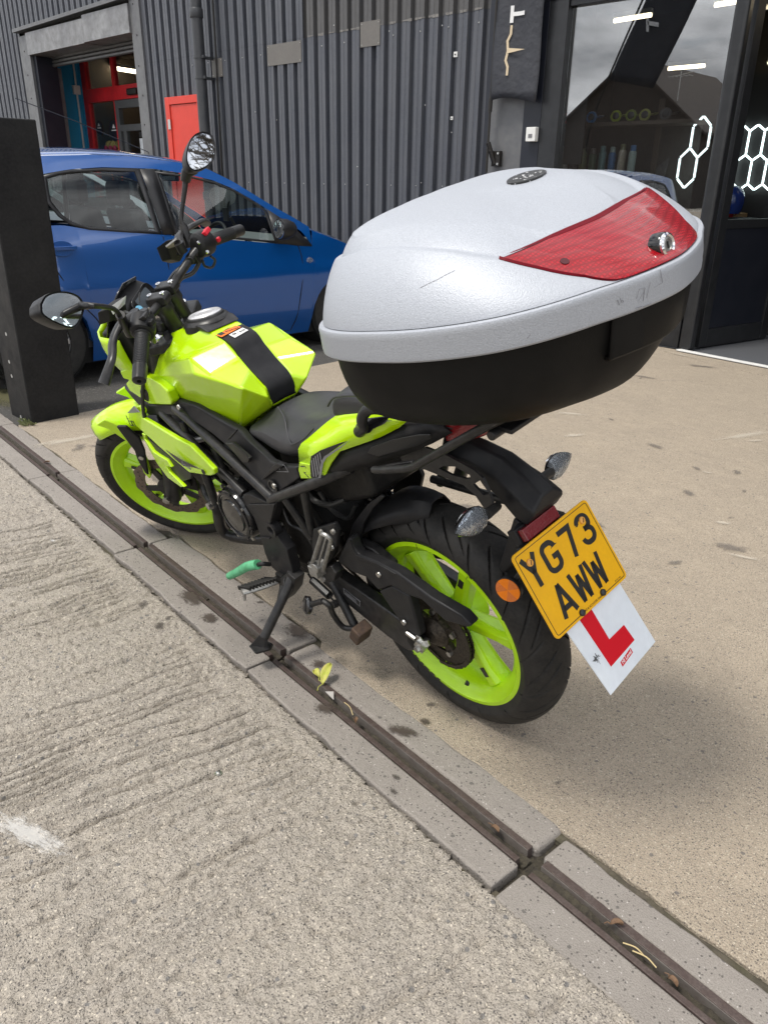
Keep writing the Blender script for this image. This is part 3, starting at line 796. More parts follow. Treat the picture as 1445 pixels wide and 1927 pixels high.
# red fire door and the downpipe in front of the sheets
rd = B('fire_door', span((-10.10, WY0 - 0.03, 0.02), (-9.47, WY0 - 0.012, 2.15)), RED_DOOR, bevel=0.003)
Bsub('door_frame', join(span((-10.21, WY0 - 0.045, 0), (-10.105, WY0 + 0.03, 2.245)), span((-10.104, WY0 - 0.045, 2.155), (-9.40, WY0 + 0.03, 2.245)), span((-9.465, WY0 - 0.045, 0), (-9.40, WY0 + 0.03, 2.154))), RED_DOOR, rd, bevel=0.004)
Bsub('hinge', span((-10.16, WY0 - 0.055, 1.86), (-10.10, WY0 - 0.0455, 1.98)), STEEL, rd, bevel=0.002)
Bsub('hinge', span((-10.16, WY0 - 0.055, 0.3), (-10.10, WY0 - 0.0455, 0.42)), STEEL, rd, bevel=0.002)
PX, PY = -9.11, 6.21
dp = tag(obj('downpipe', join(cyl((PX, PY, 0.05), (PX, PY, 4.35), 0.066, n=20), *[lathe([(0.074, 0), (0.080, 0.01), (0.080, 0.09), (0.074, 0.10)], (PX, PY, z), (0, 0, 1), 20) for z in (1.0, 3.02)]), PIPE),
         'round dark grey downpipe running down the ribbed wall beside the red door', 'drainpipe')
for z in (2.38, 2.60, 0.7):
    c = obj('pipe_clip', join(lathe([(0.072, 0), (0.072, 0.03)], (PX, PY, z), (0, 0, 1), 20), span((PX - 0.02, PY + 0.06, z), (PX + 0.02, WY0 - 0.001, z + 0.03)), span((PX + 0.065, PY - 0.015, z), (PX + 0.11, PY + 0.015, z + 0.03))), PIPE, dp)
cable = tag(obj('wall_cable', tube([(-9.0, 6.37, 4.35), (-8.99, 6.37, 2.9), (-9.02, 6.37, 1.2), (-9.0, 6.37, 0.1)], 0.012, 8, 4), INK), 'thin black cable running down the ribbed wall right of the downpipe', 'cable')

# ------------------------------------------------------------------ shop front on the right
B('edge_flashing', span((-4.86, WY0 - 0.012, 0), (-4.80, WY0 + 0.03, 2.9)), NAVY, bevel=0.002)
B('edge_flashing', span((-4.798, WY0 - 0.004, 0), (-4.425, WY0 + 0.03, 2.9)), FLASH, bevel=0.003)
B('edge_flashing', span((-4.423, WY0 - 0.02, 0), (-4.24, WY0 + 0.05, 2.9)), NAVY, bevel=0.003)
B('fascia_panel', span((-4.42, WY0 - 0.03, 2.66), (9, WY0 + 0.12, 4.4)), NAVY, bevel=0.004)
jb = B('junction_box', span((-4.345, WY0 - 0.075, 1.60), (-4.245, WY0 - 0.021, 1.715)), WHITE_PVC, bevel=0.006)
Bsub('box_label', span((-4.315, WY0 - 0.078, 1.63), (-4.275, WY0 - 0.0755, 1.66)), DECAL_GREY, jb)
YW = 6.45
wf = B('window_frame', join(span((-4.238, YW - 0.07, 0), (-4.06, YW + 0.05, 2.655)), span((-4.058, YW - 0.05, 2.60), (-2.70, YW + 0.05, 2.655)), span((-4.058, YW - 0.05, 0.0), (-2.70, YW + 0.05, 0.35))) , FRAME_BLACK, bevel=0.004)
Bsub('window_pane', span((-4.058, YW - 0.004, 0.351), (-2.692, YW + 0.004, 2.599)), SHOP_GLASS, wf, ang=0)
B('window_blind_strip', span((-4.045, YW + 0.04, 1.42), (-3.86, YW + 0.055, 2.598)), INSIDE, ang=0)
post = B('corner_post', lathe([(0.075, 0), (0.075, 2.655)], (-2.615, 6.385, 0), (0, 0, 1), 4, squash=(1.0, 1.0), hint=(1, 1, 0)), FRAME_BLACK, bevel=0.03, seg=5)
# open glazed door leaf swung inwards
def leaf(a, z, t=0.0):
    p = Vector((-2.585, 6.50)); q = Vector((-2.36, 7.42)); r = p + (q - p) * a
    n = Vector((q - p)).orthogonal().normalized() * t
    return (r.x + n.x, r.y + n.y, z)
def leafbox(a0, a1, z0, z1, t0=-0.025, t1=0.025):
    return prism([leaf(a0, z0, t0), leaf(a1, z0, t0), leaf(a1, z1, t0), leaf(a0, z1, t0)], tuple(Vector(leaf(0, 0, t1)) - Vector(leaf(0, 0, t0))))
dl = B('door_leaf', join(leafbox(0, 0.10, 0.012, 2.6), leafbox(0.9, 1.0, 0.012, 2.6), leafbox(0.101, 0.899, 0.012, 0.16, -0.024, 0.024), leafbox(0.101, 0.899, 2.48, 2.6, -0.024, 0.024), leafbox(0.101, 0.899, 0.95, 1.02, -0.022, 0.022)), FRAME_BLACK, bevel=0.004)
Bsub('leaf_panel', leafbox(0.101, 0.899, 0.161, 0.949, -0.008, 0.008), NAVY, dl, ang=0)
Bsub('leaf_pane', leafbox(0.101, 0.899, 1.021, 2.479, -0.004, 0.004), DOOR_GLASS, dl, ang=0)
B('threshold_strip', prism([(-2.66, 6.29, 0.002), (-2.64, 6.34, 0.002), (-1.86, 6.215, 0.002), (0.5, 5.84, 0.002), (0.5, 5.79, 0.002), (-1.885, 6.17, 0.002)], (0, 0, 0.012)), WHITE_PVC, ang=0, bevel=0.003)
B('shop_floor', prism([(-5.2, 6.52, 0.0), (-2.66, 6.345, 0.0), (-1.86, 6.22, 0.0), (0.5, 5.85, 0.0), (3, 5.9, 0), (3, 9.3, 0.0), (-5.2, 9.3, 0.0)], (0, 0, -0.1)), CARPET, ang=0)
B('shop_front_wall', span((0.5, 5.7, 0), (9, 5.9, 4.4)), NAVY, ang=0)
B('shop_side_wall', join(span((-5.3, 6.62, 0), (-5.2, 9.4, 3.0)), span((3.0, 5.91, 0), (3.1, 9.4, 3.0)), span((-5.199, 9.3, 0), (2.999, 9.4, 3.0))), INSIDE, ang=0)
B('shop_ceiling', span((-5.3, 6.58, 3.01), (3.1, 9.4, 3.08)), INSIDE, ang=0)

def fixture(name, a, b, r, m, label, cat, group=None):
    d = Vector(b) - Vector(a)
    o = tag(empty(name, a), label, cat, group)
    obj('lit_tube', cyl((0, 0, 0), tuple(d), r, n=10), m, o)
    obj('batten', prism([(0, -r * 1.4, r * 1.05), (d.x, d.y - r * 1.4, d.z + r * 1.05), (d.x, d.y + r * 1.4, d.z + r * 1.05), (0, r * 1.4, r * 1.05)], (0, 0, 0.04)), WHITE_PVC, o)
    return o
for i, (a, b) in enumerate([((-4.55, 8.0, 2.75), (-4.16, 8.0, 2.76)), ((-3.55, 8.0, 2.77), (-3.30, 8.0, 2.775)), ((-4.40, 9.0, 2.42), (-4.0, 9.0, 2.42)), ((-3.35, 9.0, 2.40), (-3.0, 9.0, 2.40)), ((-3.40, 8.9, 2.10), (-2.9, 8.9, 2.10)), ((-2.2, 8.0, 2.8), (-1.0, 8.0, 2.8))]):
    fixture('ceiling_light', a, b, 0.018, TUBE_L, ['warm tube light behind the shop window near its top edge', 'short warm tube light behind the top right of the shop window', 'warm tube light low in the shop behind the post', 'upper warm tube light seen through the doorway right of the post',
            'lower warm tube light seen through the doorway right of the post', 'warm tube light inside the shop beyond the doorway'][i], 'tube light', 'tube lights in the motorcycle shop')
for i, (a, b) in enumerate([((-16.0868,8.4,3.2662), (-14.25,8.4,3.0052)), ((-17.7061,9.4,3.1915), (-15.9929,9.4,2.9978))]):
    fixture('ceiling_light', a, b, 0.035, TUBE_L, ['nearer warm tube light above the red shop front', 'farther warm tube light above the red shop front'][i], 'tube light', 'tube lights in the red shop')

# hexagon LED bars on the back wall
def hexwall(name, c, w, hv, ap, cells, label, grp):
    """tall honeycomb: w = cell width, hv = half of an upright bar, ap = height of the peak"""
    o = tag(empty(name, c), label, 'wall light', grp)
    done = set()
    for (i, j) in cells:
        x = (i + (j % 2) * 0.5) * w; z = -j * (2 * hv + ap)
        P = [(x, z + hv + ap), (x + w / 2, z + hv), (x + w / 2, z - hv), (x, z - hv - ap), (x - w / 2, z - hv), (x - w / 2, z + hv)]
        for k in range(6):
            p, q = P[k], P[(k + 1) % 6]
            key = (round((p[0] + q[0]) * 50), round((p[1] + q[1]) * 50))
            if key in done: continue
            done.add(key)
            c_ = Vector((q[0] - p[0], q[1] - p[1])) * 0.04
            obj('led_bar', cyl((p[0] + c_.x, 0, p[1] + c_.y), (q[0] - c_.x, 0, q[1] - c_.y), 0.0088, n=6), LED_L, o)
    return o
hexwall('hexagon_light', (-2.982,8.05,1.6335), 0.135, 0.10, 0.05, [(-1, 0), (0, 0), (1, 0), (2, 0), (-1, 1), (0, 1), (1, 1)], 'glowing white honeycomb of LED bars seen through the open doorway', 'honeycomb wall lights')
hexwall('hexagon_light', (-3.0508,7,1.6378), 0.150, 0.082, 0.075, [(0, 0), (-1, 1)], 'glowing white hexagon LED bars behind the shop window', 'honeycomb wall lights')
B('display_wall', span((-3.35, 8.08, 0.0), (-1.2, 8.14, 2.2)), INSIDE, ang=0)

# goods inside the window
shelf = tag(empty('display_shelf', (-4.0, 6.95, 0)), 'dark two tier display shelf standing inside the shop window', 'shelf')
for z, w in [(1.36, 0.9), (1.765, 1.3), (0.9, 0.9)]:
    obj('shelf_board', span((-0.36, -0.16, z - 0.03), (-0.36 + w, 0.16, z)), INSIDE_W, shelf, bevel=0.003)
for x in (-0.36, 0.50):
    obj('upright', span((x, 0.13, 0.003), (x + 0.04, 0.16, 1.95)), INSIDE_W, shelf)
obj('back_panel', span((-0.36, 0.161, 0.5), (0.9, 0.175, 1.74)), mat('grey_brown_board', (0.06, 0.055, 0.05), 0.7, var=(8, (0.09, 0.08, 0.07), 0.6)), shelf)
CANS = [mat('can_%s' % n, c, 0.3, coat=0.3) for n, c in [('white', (0.55, 0.55, 0.52)), ('grey', (0.16, 0.15, 0.14)), ('olive', (0.20, 0.20, 0.10)), ('green', (0.12, 0.20, 0.13)), ('aqua', (0.18, 0.33, 0.34)), ('blue', (0.08, 0.20, 0.42)), ('cream', (0.42, 0.38, 0.30)), ('pale', (0.36, 0.46, 0.44))]]
names = ['white', 'grey', 'olive', 'green', 'aqua', 'blue', 'cream', 'pale grey green']
for i in range(8):
    x = -4.28 + i * 0.098
    h = [0.20, 0.16, 0.23, 0.17, 0.19, 0.18, 0.20, 0.19][i]
    if i == 2:
        b = tag(empty('spray_bottle', (x, 6.90, 1.362)), 'olive trigger spray bottle on the display shelf', 'bottle', 'bottles on the window shelf')
        obj('bottle_body', lathe([(0.03, 0), (0.034, 0.01), (0.034, 0.15), (0.014, 0.19), (0.014, 0.2)], n=14), CANS[2], b)
        obj('trigger_head', join(span((-0.05, -0.012, 0.20), (0.03, 0.012, 0.235)), span((-0.035, -0.008, 0.16), (-0.022, 0.008, 0.2))), INK, b, bevel=0.003)
    else:
        b = tag(empty('spray_can', (x, 6.90, 1.362)), names[i] + ' spray can standing on the display shelf', 'spray can', 'bottles on the window shelf')
        obj('can_body', lathe([(0.031, 0), (0.033, 0.008), (0.033, h - 0.03), (0.02, h - 0.012)], n=14), CANS[i], b)
        obj('can_cap', lathe([(0.024, h - 0.02), (0.024, h + 0.025), (0.015, h + 0.03)], n=14), CANS[(i * 3) % 8], b)
GOG = [((0.50, 0.02, 0.03), 'red'), ((0.02, 0.02, 0.02), 'black'), ((0.06, 0.25, 0.60), 'blue'), ((0.36, 0.46, 0.02), 'fluorescent yellow'), ((0.22, 0.30, 0.03), 'lime'), ((0.40, 0.42, 0.10), 'pale yellow'), ((0.12, 0.12, 0.12), 'dark grey')]
for i, (c, nm) in enumerate(GOG):
    x = -4.30 + i * 0.150 + (0.06 if i > 2 else 0) + 0.02 * math.sin(i * 2.3)
    g = tag(empty('goggles', (x, 6.86, 1.767)), nm + ' riding goggles on the top display shelf', 'goggles', 'goggles on the window shelf')
    gm = mat('goggle_' + nm.replace(' ', '_'), c, 0.35)
    obj('goggle_frame', torus((0, 0, 0.045), (0.25, -1, 0.15), 0.036, 0.013, 20, 8), gm, g)
    obj('goggle_lens', lathe([(0.034, 0.0), (0.03, 0.012), (0.015, 0.018)], (0, 0, 0.045), (0.25, -1, 0.15), 18), BLACK_GLOSS, g)
    obj('goggle_strap', tube([(0.05, 0.0, 0.05), (0.085, 0.05, 0.06), (0.03, 0.10, 0.05), (-0.05, 0.02, 0.05)], 0.012, 6, 4, flat=(1, 0.3)), gm, g)
ck = tag(obj('shop_cabinet', join(span((-3.55, 7.75, 0.003), (-2.95, 8.05, 0.98))), mat('cabinet_grey', (0.30, 0.29, 0.27), 0.5, var=(6, (0.22, 0.21, 0.2), 0.6))), 'pale grey counter with wooden edge behind the shop window', 'counter')
obj('counter_top', span((-3.58, 7.72, 0.981), (-2.93, 8.05, 1.03)), WOOD, ck, bevel=0.003)
for k in range(3):
    tag(obj('magazine_pile', span((-3.50 + 0.17 * k, 7.80, 1.032), (-3.36 + 0.17 * k, 7.98, 1.05 + 0.012 * k)), WHITE, bevel=0.002), ['thin white magazine pile on the counter, nearest the window edge', 'white magazine pile in the middle of the counter', 'thickest white magazine pile on the counter, nearest the door post'][k], 'magazines', 'magazine piles on the counter')
rk = tag(empty('leaflet_rack', (-3.55, 7.15, 1.0)), 'tall wire leaflet rack standing behind the shop window', 'rack')
for k in range(7):
    p = obj('rack_pocket', prism([(0.03 * k, 0.02 * k, 0.66 - 0.085 * k), (0.03 * k + 0.22, 0.02 * k - 0.02, 0.66 - 0.085 * k), (0.03 * k + 0.18, 0.02 * k - 0.06, 0.30 - 0.075 * k), (0.03 * k - 0.04, 0.02 * k - 0.04, 0.30 - 0.075 * k)], (0, 0.012, 0)), mat('acrylic_pocket', (0.10, 0.10, 0.105), 0.25, var=(20, (0.20, 0.18, 0.17), 0.6)), rk)
    obj('pocket_wire', tube([(0.03 * k, 0.02 * k - 0.004, 0.66 - 0.085 * k), (0.03 * k - 0.04, 0.02 * k - 0.044, 0.30 - 0.075 * k), (0.03 * k + 0.18, 0.02 * k - 0.064, 0.30 - 0.075 * k)], 0.004, 6), STEEL, p)
obj('rack_foot', join(span((0.0, 0.0, -0.997), (0.04, 0.04, 0.3)), span((-0.1, -0.1, -0.997), (0.25, 0.2, -0.97))), INK, rk)
hb = tag(empty('display_helmet', (-2.98, 7.70, 1.13)), 'red white and blue helmet on a stand inside the doorway', 'helmet')
obj('helmet_shell', lathe([(0.02, 0.14), (0.08, 0.12), (0.118, 0.06), (0.125, 0), (0.115, -0.07), (0.10, -0.1)], n=20), mat('helmet_blue', (0.02, 0.05, 0.25), 0.2, coat=0.8), hb, ang=50)
obj('helmet_stripe', torus((0, 0, 0), (1, -0.3, 0.1), 0.118, 0.028, 28, 8), mat('helmet_red', (0.5, 0.02, 0.03), 0.25), hb)
obj('helmet_stripe', torus((-0.045, 0.012, 0), (1, -0.3, 0.1), 0.106, 0.016, 28, 8), WHITE, hb)
obj('helmet_stand', span((-0.18, -0.13, -0.16), (0.22, 0.15, -0.13)), INSIDE, hb)
tag(obj('display_plinth', span((-3.2, 7.52, 0.003), (-2.68, 7.9, 0.965)), INSIDE, bevel=0.004), 'dark plinth under the helmet inside the doorway', 'plinth')
pb = tag(empty('pink_bottle', (-2.55, 7.75, 1.10)), 'bright pink cleaner bottle inside the doorway', 'bottle')
obj('bottle_body', lathe([(0.04, 0), (0.045, 0.01), (0.045, 0.16), (0.018, 0.21)], n=14), mat('pink_liquid', (0.55, 0.03, 0.20), 0.3), pb)
obj('bottle_cap', lathe([(0.02, 0.21), (0.02, 0.25)], n=12), INK, pb)
tag(obj('display_plinth', span((-2.64, 7.64, 0.003), (-2.2, 7.95, 1.098)), INSIDE, bevel=0.004), 'dark plinth under the pink bottle inside the doorway', 'plinth')

# brush heads behind the lower red shop pane
YEL = mat('yellow_bristle', (0.55, 0.45, 0.14), 0.8, bump=(200, 0.004, 3)); CRM = mat('crimson_sleeve', (0.45, 0.015, 0.07), 0.5)
for r in range(2):
    for c in range(3):
        b = tag(empty('broom', (-14.26 + c * 0.16 + 0.02 * r, 7.66, 1.79 - 0.14 * r)), ['left', 'middle', 'right'][c] + ' yellow and crimson brush head of the ' + ['upper', 'lower'][r] + ' row behind the red shop pane', 'brush', 'brush heads in the red shop window')
        obj('bristles', lathe([(0.055, -0.07), (0.066, -0.04), (0.066, 0.04), (0.055, 0.07)], d=(1, -0.4, 0), n=14), YEL, b)
        obj('sleeve', lathe([(0.035, -0.07), (0.04, 0.0), (0.035, 0.04)], (0.01, -0.07, -0.06), (0, 0, 1), 12), CRM, b)
        obj('shaft', cyl((0, -0.02, -0.07), (0.0, -0.02, -0.5), 0.011, n=8), [DECAL_ORANGE, STEEL, YEL][c], b)

# ------------------------------------------------------------------ flag on its wall bracket
CW = 'TA'
fb = tag(empty('wall_flag', (-4.72, 6.33, 1.30)), 'charcoal feather flag with white letters and gold emblem hanging by the shop window', 'flag')
rows = []
for i in range(26):
    z = 0.64 + i * 0.075
    w = 0.49 + 0.004 * math.sin(i * 0.7)
    rows.append([(-0.012 + w * j / 14, -0.03 - 0.016 * math.sin(j * 0.62 + 0.05 * i) * min(1, j / 4) - 0.01 * math.sin(i * 0.45 + j * 0.2), z + (0.02 * math.sin(j * 0.3) if i == 0 else 0) - 0.022 * j / 14) for j in range(15)])
ban = obj('banner', grid(rows), FLAG_CLOTH, fb, ang=60, solid=0.002)
def fl_pt(x, z):   # point just in front of the banner cloth
    j = (x + 0.012) / 0.49 * 14; i = (z - 0.64) / 0.075
    return Vector((x, -0.0385 - 0.016 * math.sin(j * 0.62 + 0.05 * i) * min(1, j / 4) - 0.01 * math.sin(i * 0.45 + j * 0.2), z))
def on_flag(s2, x, z, sc, rot=0.0):
    v, f = [], []
    c, s_ = math.cos(rot), math.sin(rot)
    for p in s2[0]:
        q = fl_pt(x + (p[0] * c - p[1] * s_) * sc, z + (p[0] * s_ + p[1] * c) * sc)
        v.append(tuple(q))
    n = len(v)
    v += [(p[0], p[1] - 0.0012, p[2]) for p in v]
    return v, [tuple(i + n for i in q) for q in s2[1]] + [q[::-1] for q in s2[1]]
LT = stroke([(-0.5, 1), (-0.25, 1), (0, 1), (0.25, 1), (0.5, 1)], 0.24), stroke([(0, 1.0), (0, 0.7), (0, 0.4), (0, 0)], 0.24)
def join2(*ss):
    v, f = [], []
    for s in ss:
        o = len(v); v += list(s[0]); f += [tuple(i + o for i in q) for q in s[1]]
    return v, f
LA = join2(stroke([(-0.5, 0), (-0.25, 0.55), (0, 1.1)], 0.24), stroke([(0.5, 0), (0.25, 0.55), (0, 1.1)], 0.24), stroke([(-0.28, 0.33), (0.28, 0.33)], 0.2))
LR_ = join2(stroke([(-0.4, 0), (-0.4, 0.5), (-0.4, 1)], 0.24), stroke([(-0.4, 1), (0.3, 1), (0.4, 0.75), (0.3, 0.5), (-0.4, 0.5)], 0.22), stroke([(0.0, 0.5), (0.4, 0)], 0.22))
LN_ = stroke([(-0.4, 0), (-0.4, 1), (0.4, 0), (0.4, 1)], 0.22)
EMB = join2(stroke([(-0.05, 0.0), (-0.12, 0.45), (0.02, 0.75), (0.02, 1.15)], 0.12), stroke([(-0.05, 0.0), (-0.12, -0.45), (0.02, -0.75), (0.02, -1.15)], 0.12), ([(-0.1, 0.13), (0.95, 0.0), (-0.1, -0.13)], [(0, 1, 2)]))
obj('letter', on_flag(join2(*LT), 0.280, 1.285, 0.125, PI / 2), DECAL_WHITE, ban, ang=0)
obj('letter', on_flag(LA, 0.280, 1.51, 0.125, PI / 2), DECAL_WHITE, ban, ang=0)
obj('emblem', on_flag(EMB, 0.155, 1.015, 0.165, 0.0), GOLD, ban, ang=0)
obj('pole', tube([(-0.02, -0.02, 0.05), (-0.02, -0.02, 0.64), (-0.02, -0.02, 2.5)], 0.011, 10), INK, fb)
brk_ = obj('wall_bracket', join(span((0.0, 0.02, 0.10), (0.09, 0.06, 0.23)), cyl((0.03, 0.03, 0.12), (-0.02, -0.02, 0.30), 0.022)), INK, fb, bevel=0.002)
obj('pole_collar', cyl((-0.02, -0.02, 0.55), (-0.02, -0.02, 0.66), 0.018), INK, fb)
for z in (0.12, 0.21):
    obj('bolt', lathe([(0.011, 0), (0.011, 0.01)], (0.075, 0.02, z), (0, -1, 0), 6), STEEL, brk_)

# ------------------------------------------------------------------ across the yard, seen only as reflections: second flag added for the window, house, bare tree
ff = tag(empty('stand_in_flag', (-8.3, -1.0, 0.0)), 'tall charcoal feather flag standing across the yard, seen reflected in the shop window', 'flag')
rows = []
for i in range(24):
    t = i / 23; z = 2.95 + t * 3.2; xo = 0.43 + t * 2.27 * 0.62
    w = 0.86 if t < 0.8 else 0.86 * math.sqrt(max(0.0, 1 - ((t - 0.8) / 0.2) ** 2)) + 0.03
    rows.append([(xo + w * j / 8, 0.02 * math.sin(j + i * 0.5), z - 0.18 * j / 8) for j in range(9)])
fban = obj('banner', grid(rows), FLAG_CLOTH, ff, ang=60, solid=0.003)
obj('pole', tube([(0.02, 0, 0.0), (0.10, 0, 1.6), (0.25, 0, 2.55), (1.1, 0, 4.6), (1.8, 0, 6.1)], 0.018, 8, 4), INK, ff)
obj('ground_base', lathe([(0.3, 0), (0.3, 0.05), (0.05, 0.07)], n=20), INK, ff)
for k, (lt, off_) in enumerate([(join2(*LT), 1.25), (LA, 1.72), (LR_, 2.2), (LA, 2.65), (LN_, 3.1)]):
    for sgn in (1, -1):
        M2 = Matrix.Translation((0.25 + 0.44 * off_ + 0.45, 0.045 * sgn, 2.5 + off_ - 0.05)) @ Matrix(((0.78, -0.15, 0, 0), (0, 0, 1, 0), (-0.18, 1.0, 0, 0), (0, 0, 0, 1))) @ Matrix.Rotation(PI / 2, 4, 'Z') @ Matrix.Diagonal((0.26, 0.26, 1, 1))
        obj('letter', slab2d(lt, M2, 0.002), DECAL_WHITE, fban, ang=0)
BRICK = mat('backlit_brick', (0.055, 0.045, 0.04), 0.85, var=(3, (0.04, 0.034, 0.03), 0.7), bump=(30, 0.01, 3))  # brick colour darkened to give the backlit silhouette
TILE = mat('roof_tile', (0.07, 0.055, 0.05), 0.8, var=(2, (0.05, 0.045, 0.04), 0.7), bump=(12, 0.02, 3))
hs = tag(empty('brick_house', (-25.8, -35, 0)), 'dark brick gabled house across the yard, seen reflected in the shop window', 'house')
obj('house_wall', prism([(-4.9, 0, -0.1), (4.9, 0, -0.1), (4.9, 0, 4.3), (0, 0, 8.0), (-4.9, 0, 4.3)], (0, -12, 0)), BRICK, hs, ang=0)
rf = obj('roof', join(prism([(-5.3, 0.35, 4.05), (0, 0.35, 8.2), (0, 0.35, 8.05), (-5.3, 0.35, 3.9)], (0, -12.7, 0)), prism([(5.3, 0.35, 4.05), (0.001, 0.35, 8.2), (0.001, 0.35, 8.05), (5.3, 0.35, 3.9)], (0, -12.7, 0))), TILE, hs, ang=0)
obj('chimney', span((-0.4, -3.2, 7.5), (0.5, -2.2, 9.0)), BRICK, rf)
obj('aerial', join(cyl((3.1, -0.2, 5.2), (3.1, -0.2, 7.3), 0.03, n=6), cyl((2.4, -0.2, 7.0), (3.9, -0.2, 7.2), 0.02, n=6), *[cyl((2.5 + 0.3 * k, -0.5, 7.03), (2.5 + 0.3 * k, 0.1, 7.03), 0.015, n=5) for k in range(5)]), STEEL, rf)
# bare tree behind the unit, seen only in the right mirror
BARK = mat('bare_bark', (0.06, 0.05, 0.04), 0.9, bump=(30, 0.01, 3))
tr_ = tag(empty('bare_tree', (-1.6, 15.0, 0.0)), 'bare winter tree behind the unit, seen reflected in the upright motorcycle mirror', 'tree')
obj('trunk', tube([(0, 0, 0), (0.1, 0, 2.5), (0, 0.1, 5.0)], [0.26, 0.2, 0.15], 10, 4), BARK, tr_)
tw = []
def branch(p, d, l, r, n):
    q = p + d * l
    tw.append(tube([p, p + d * l * .5 + Vector((random.uniform(-.06, .06), random.uniform(-.06, .06), 0)) * l, q], [r, r * .6], 5 if n > 1 else 3))
    if n == 0: return
    for _ in range(4 if n > 2 else 3):
        nd = (d + Vector((random.uniform(-.8, .8), random.uniform(-.8, .8), random.uniform(-.15, .6)))).normalized()
        branch(p + d * l * random.uniform(.55, 1.0), nd, l * random.uniform(.6, .8), r * .58, n - 1)
for _ in range(5):
    branch(Vector((0, 0.1, 4.6 + random.uniform(-1, .3))), Vector((random.uniform(-.8, .8), random.uniform(-.8, .8), 1)).normalized(), random.uniform(2.2, 3.0), 0.09, 4)
tag(obj('crown', join(*tw), BARK, tr_, ang=0, fix=False), kind='stuff')

# ------------------------------------------------------------------ steel post and parked cars
POST = mat('black_post_paint', (0.010, 0.010, 0.011), 0.5, spec=0.2, var=[(4, (0.022, 0.022, 0.022), 0.7), (70, (0.03, 0.03, 0.03), 0.25)], speck=(38, (0.30, 0.30, 0.29), 0.975), bump=(120, 0.0008, 3), rvar=0.1)
tag(obj('steel_post', span((-4.50, 1.615, -0.02), (-4.225, 1.89, 1.52)), POST, bevel=0.008, seg=3), 'thick black square steel post standing beside the drain', 'post')
wd = tag(empty('weed', (-4.235, 1.605, 0.0)), 'tiny weed growing at the foot of the black post', 'weed')
LEAFG = mat('weed_leaf', (0.14, 0.18, 0.07), 0.7, var=(40, (0.30, 0.30, 0.16), 0.7))
sh = []
for k in range(70):
    a = random.uniform(-2.6, 0.4); l = random.uniform(0.01, 0.045); h = random.uniform(0.004, 0.035)
    b = Vector((l * math.cos(a), l * math.sin(a), h)); r0 = Vector((random.uniform(-.05, .04), random.uniform(-.03, .01), 0.0)); n = Vector((-math.sin(a), math.cos(a), 0.2)) * 0.0035
    sh.append(([tuple(r0 - n), tuple(r0 + n), tuple(r0 + b * 0.6 + n + Vector((0, 0, .006))), tuple(r0 + b), tuple(r0 + b * 0.6 - n + Vector((0, 0, .006)))], [(0, 1, 2, 3, 4)]))
obj('foliage', join(*sh), LEAFG, wd, ang=0, fix=False)

CAR_BLUE = mat('blue_car_paint', (0.003, 0.075, 0.30), 0.2, metal=0.2, coat=1.0, coat_rough=0.02, var=(2, (0.003, 0.068, 0.27), 0.6), bump=(1.5, 0.002, 1))
CAR_WHITE = mat('white_car_paint', (0.72, 0.74, 0.76), 0.25, coat=1.0)
CAR_TRIM = mat('black_car_trim', (0.012, 0.012, 0.014), 0.42)
CAR_IN = mat('car_interior_grey', (0.060, 0.060, 0.063), 0.7, var=(12, (0.09, 0.09, 0.093), 0.6))
CAR_IN_L = mat('car_dash_grey', (0.20, 0.20, 0.20), 0.6)
ALLOY = mat('alloy_silver', (0.50, 0.50, 0.51), 0.35, metal=0.7)
DARK_VOID = mat('wheel_well_black', (0.006, 0.006, 0.006), 0.9)
TYRE_CAR = mat('car_tyre', (0.018, 0.018, 0.018), 0.75, var=(30, (0.035, 0.033, 0.03), 0.6))

HWZ = [0, .15, .3, .55, .85, 1.0, 1.2, 1.36, 1.5]
HWX = [.70, .72, .775, .81, .785, .735, .655, .575, .50]
def hw(z): return float(np.interp(z, HWZ, HWX))
def interp(tab, y): return float(np.interp(y, [p[0] for p in tab], [p[1] for p in tab]))
RAIL_T = [(-1.72, 1.05), (-1.62, 1.26), (-1.45, 1.33), (-1.06, 1.372), (-0.73, 1.388), (-0.43, 1.385), (-0.12, 1.358), (0.08, 1.325), (0.26, 1.245), (0.41, 1.16), (0.56, 1.075), (0.73, 0.99), (0.84, 0.93)]
BELT_T = [(-1.75, 0.92), (-1.3, 0.98), (-1.04, 0.985), (-0.88, 0.955), (-0.39, 0.91), (0.14, 0.86), (0.53, 0.82), (0.84, 0.79), (0.86, 0.905), (1.15, 0.81), (1.45, 0.70), (1.70, 0.56), (1.76, 0.45)]
WU_T = [(-1.18, 1.10), (-1.08, 1.27), (-0.9, 1.30), (-0.68, 1.318), (-0.32, 1.315), (-0.11, 1.29), (0.1, 1.25), (0.25, 1.195), (0.40, 1.115), (0.51, 1.05), (0.76, 0.90), (0.84, 0.80)]
YR, YF, RA = -1.27, 1.17, 0.315
def lower(y):
    for c in (YR, YF):
        if abs(y - c) < RA: return 0.27 + math.sqrt(RA * RA - (y - c) ** 2) * 0.95
    return 0.13 + (0.05 if abs(y) > 1.55 else 0)
def endt(y):
    t = max(0.0, (abs(y) - 1.0) / 0.78)
    return 1 - 0.34 * t ** 3

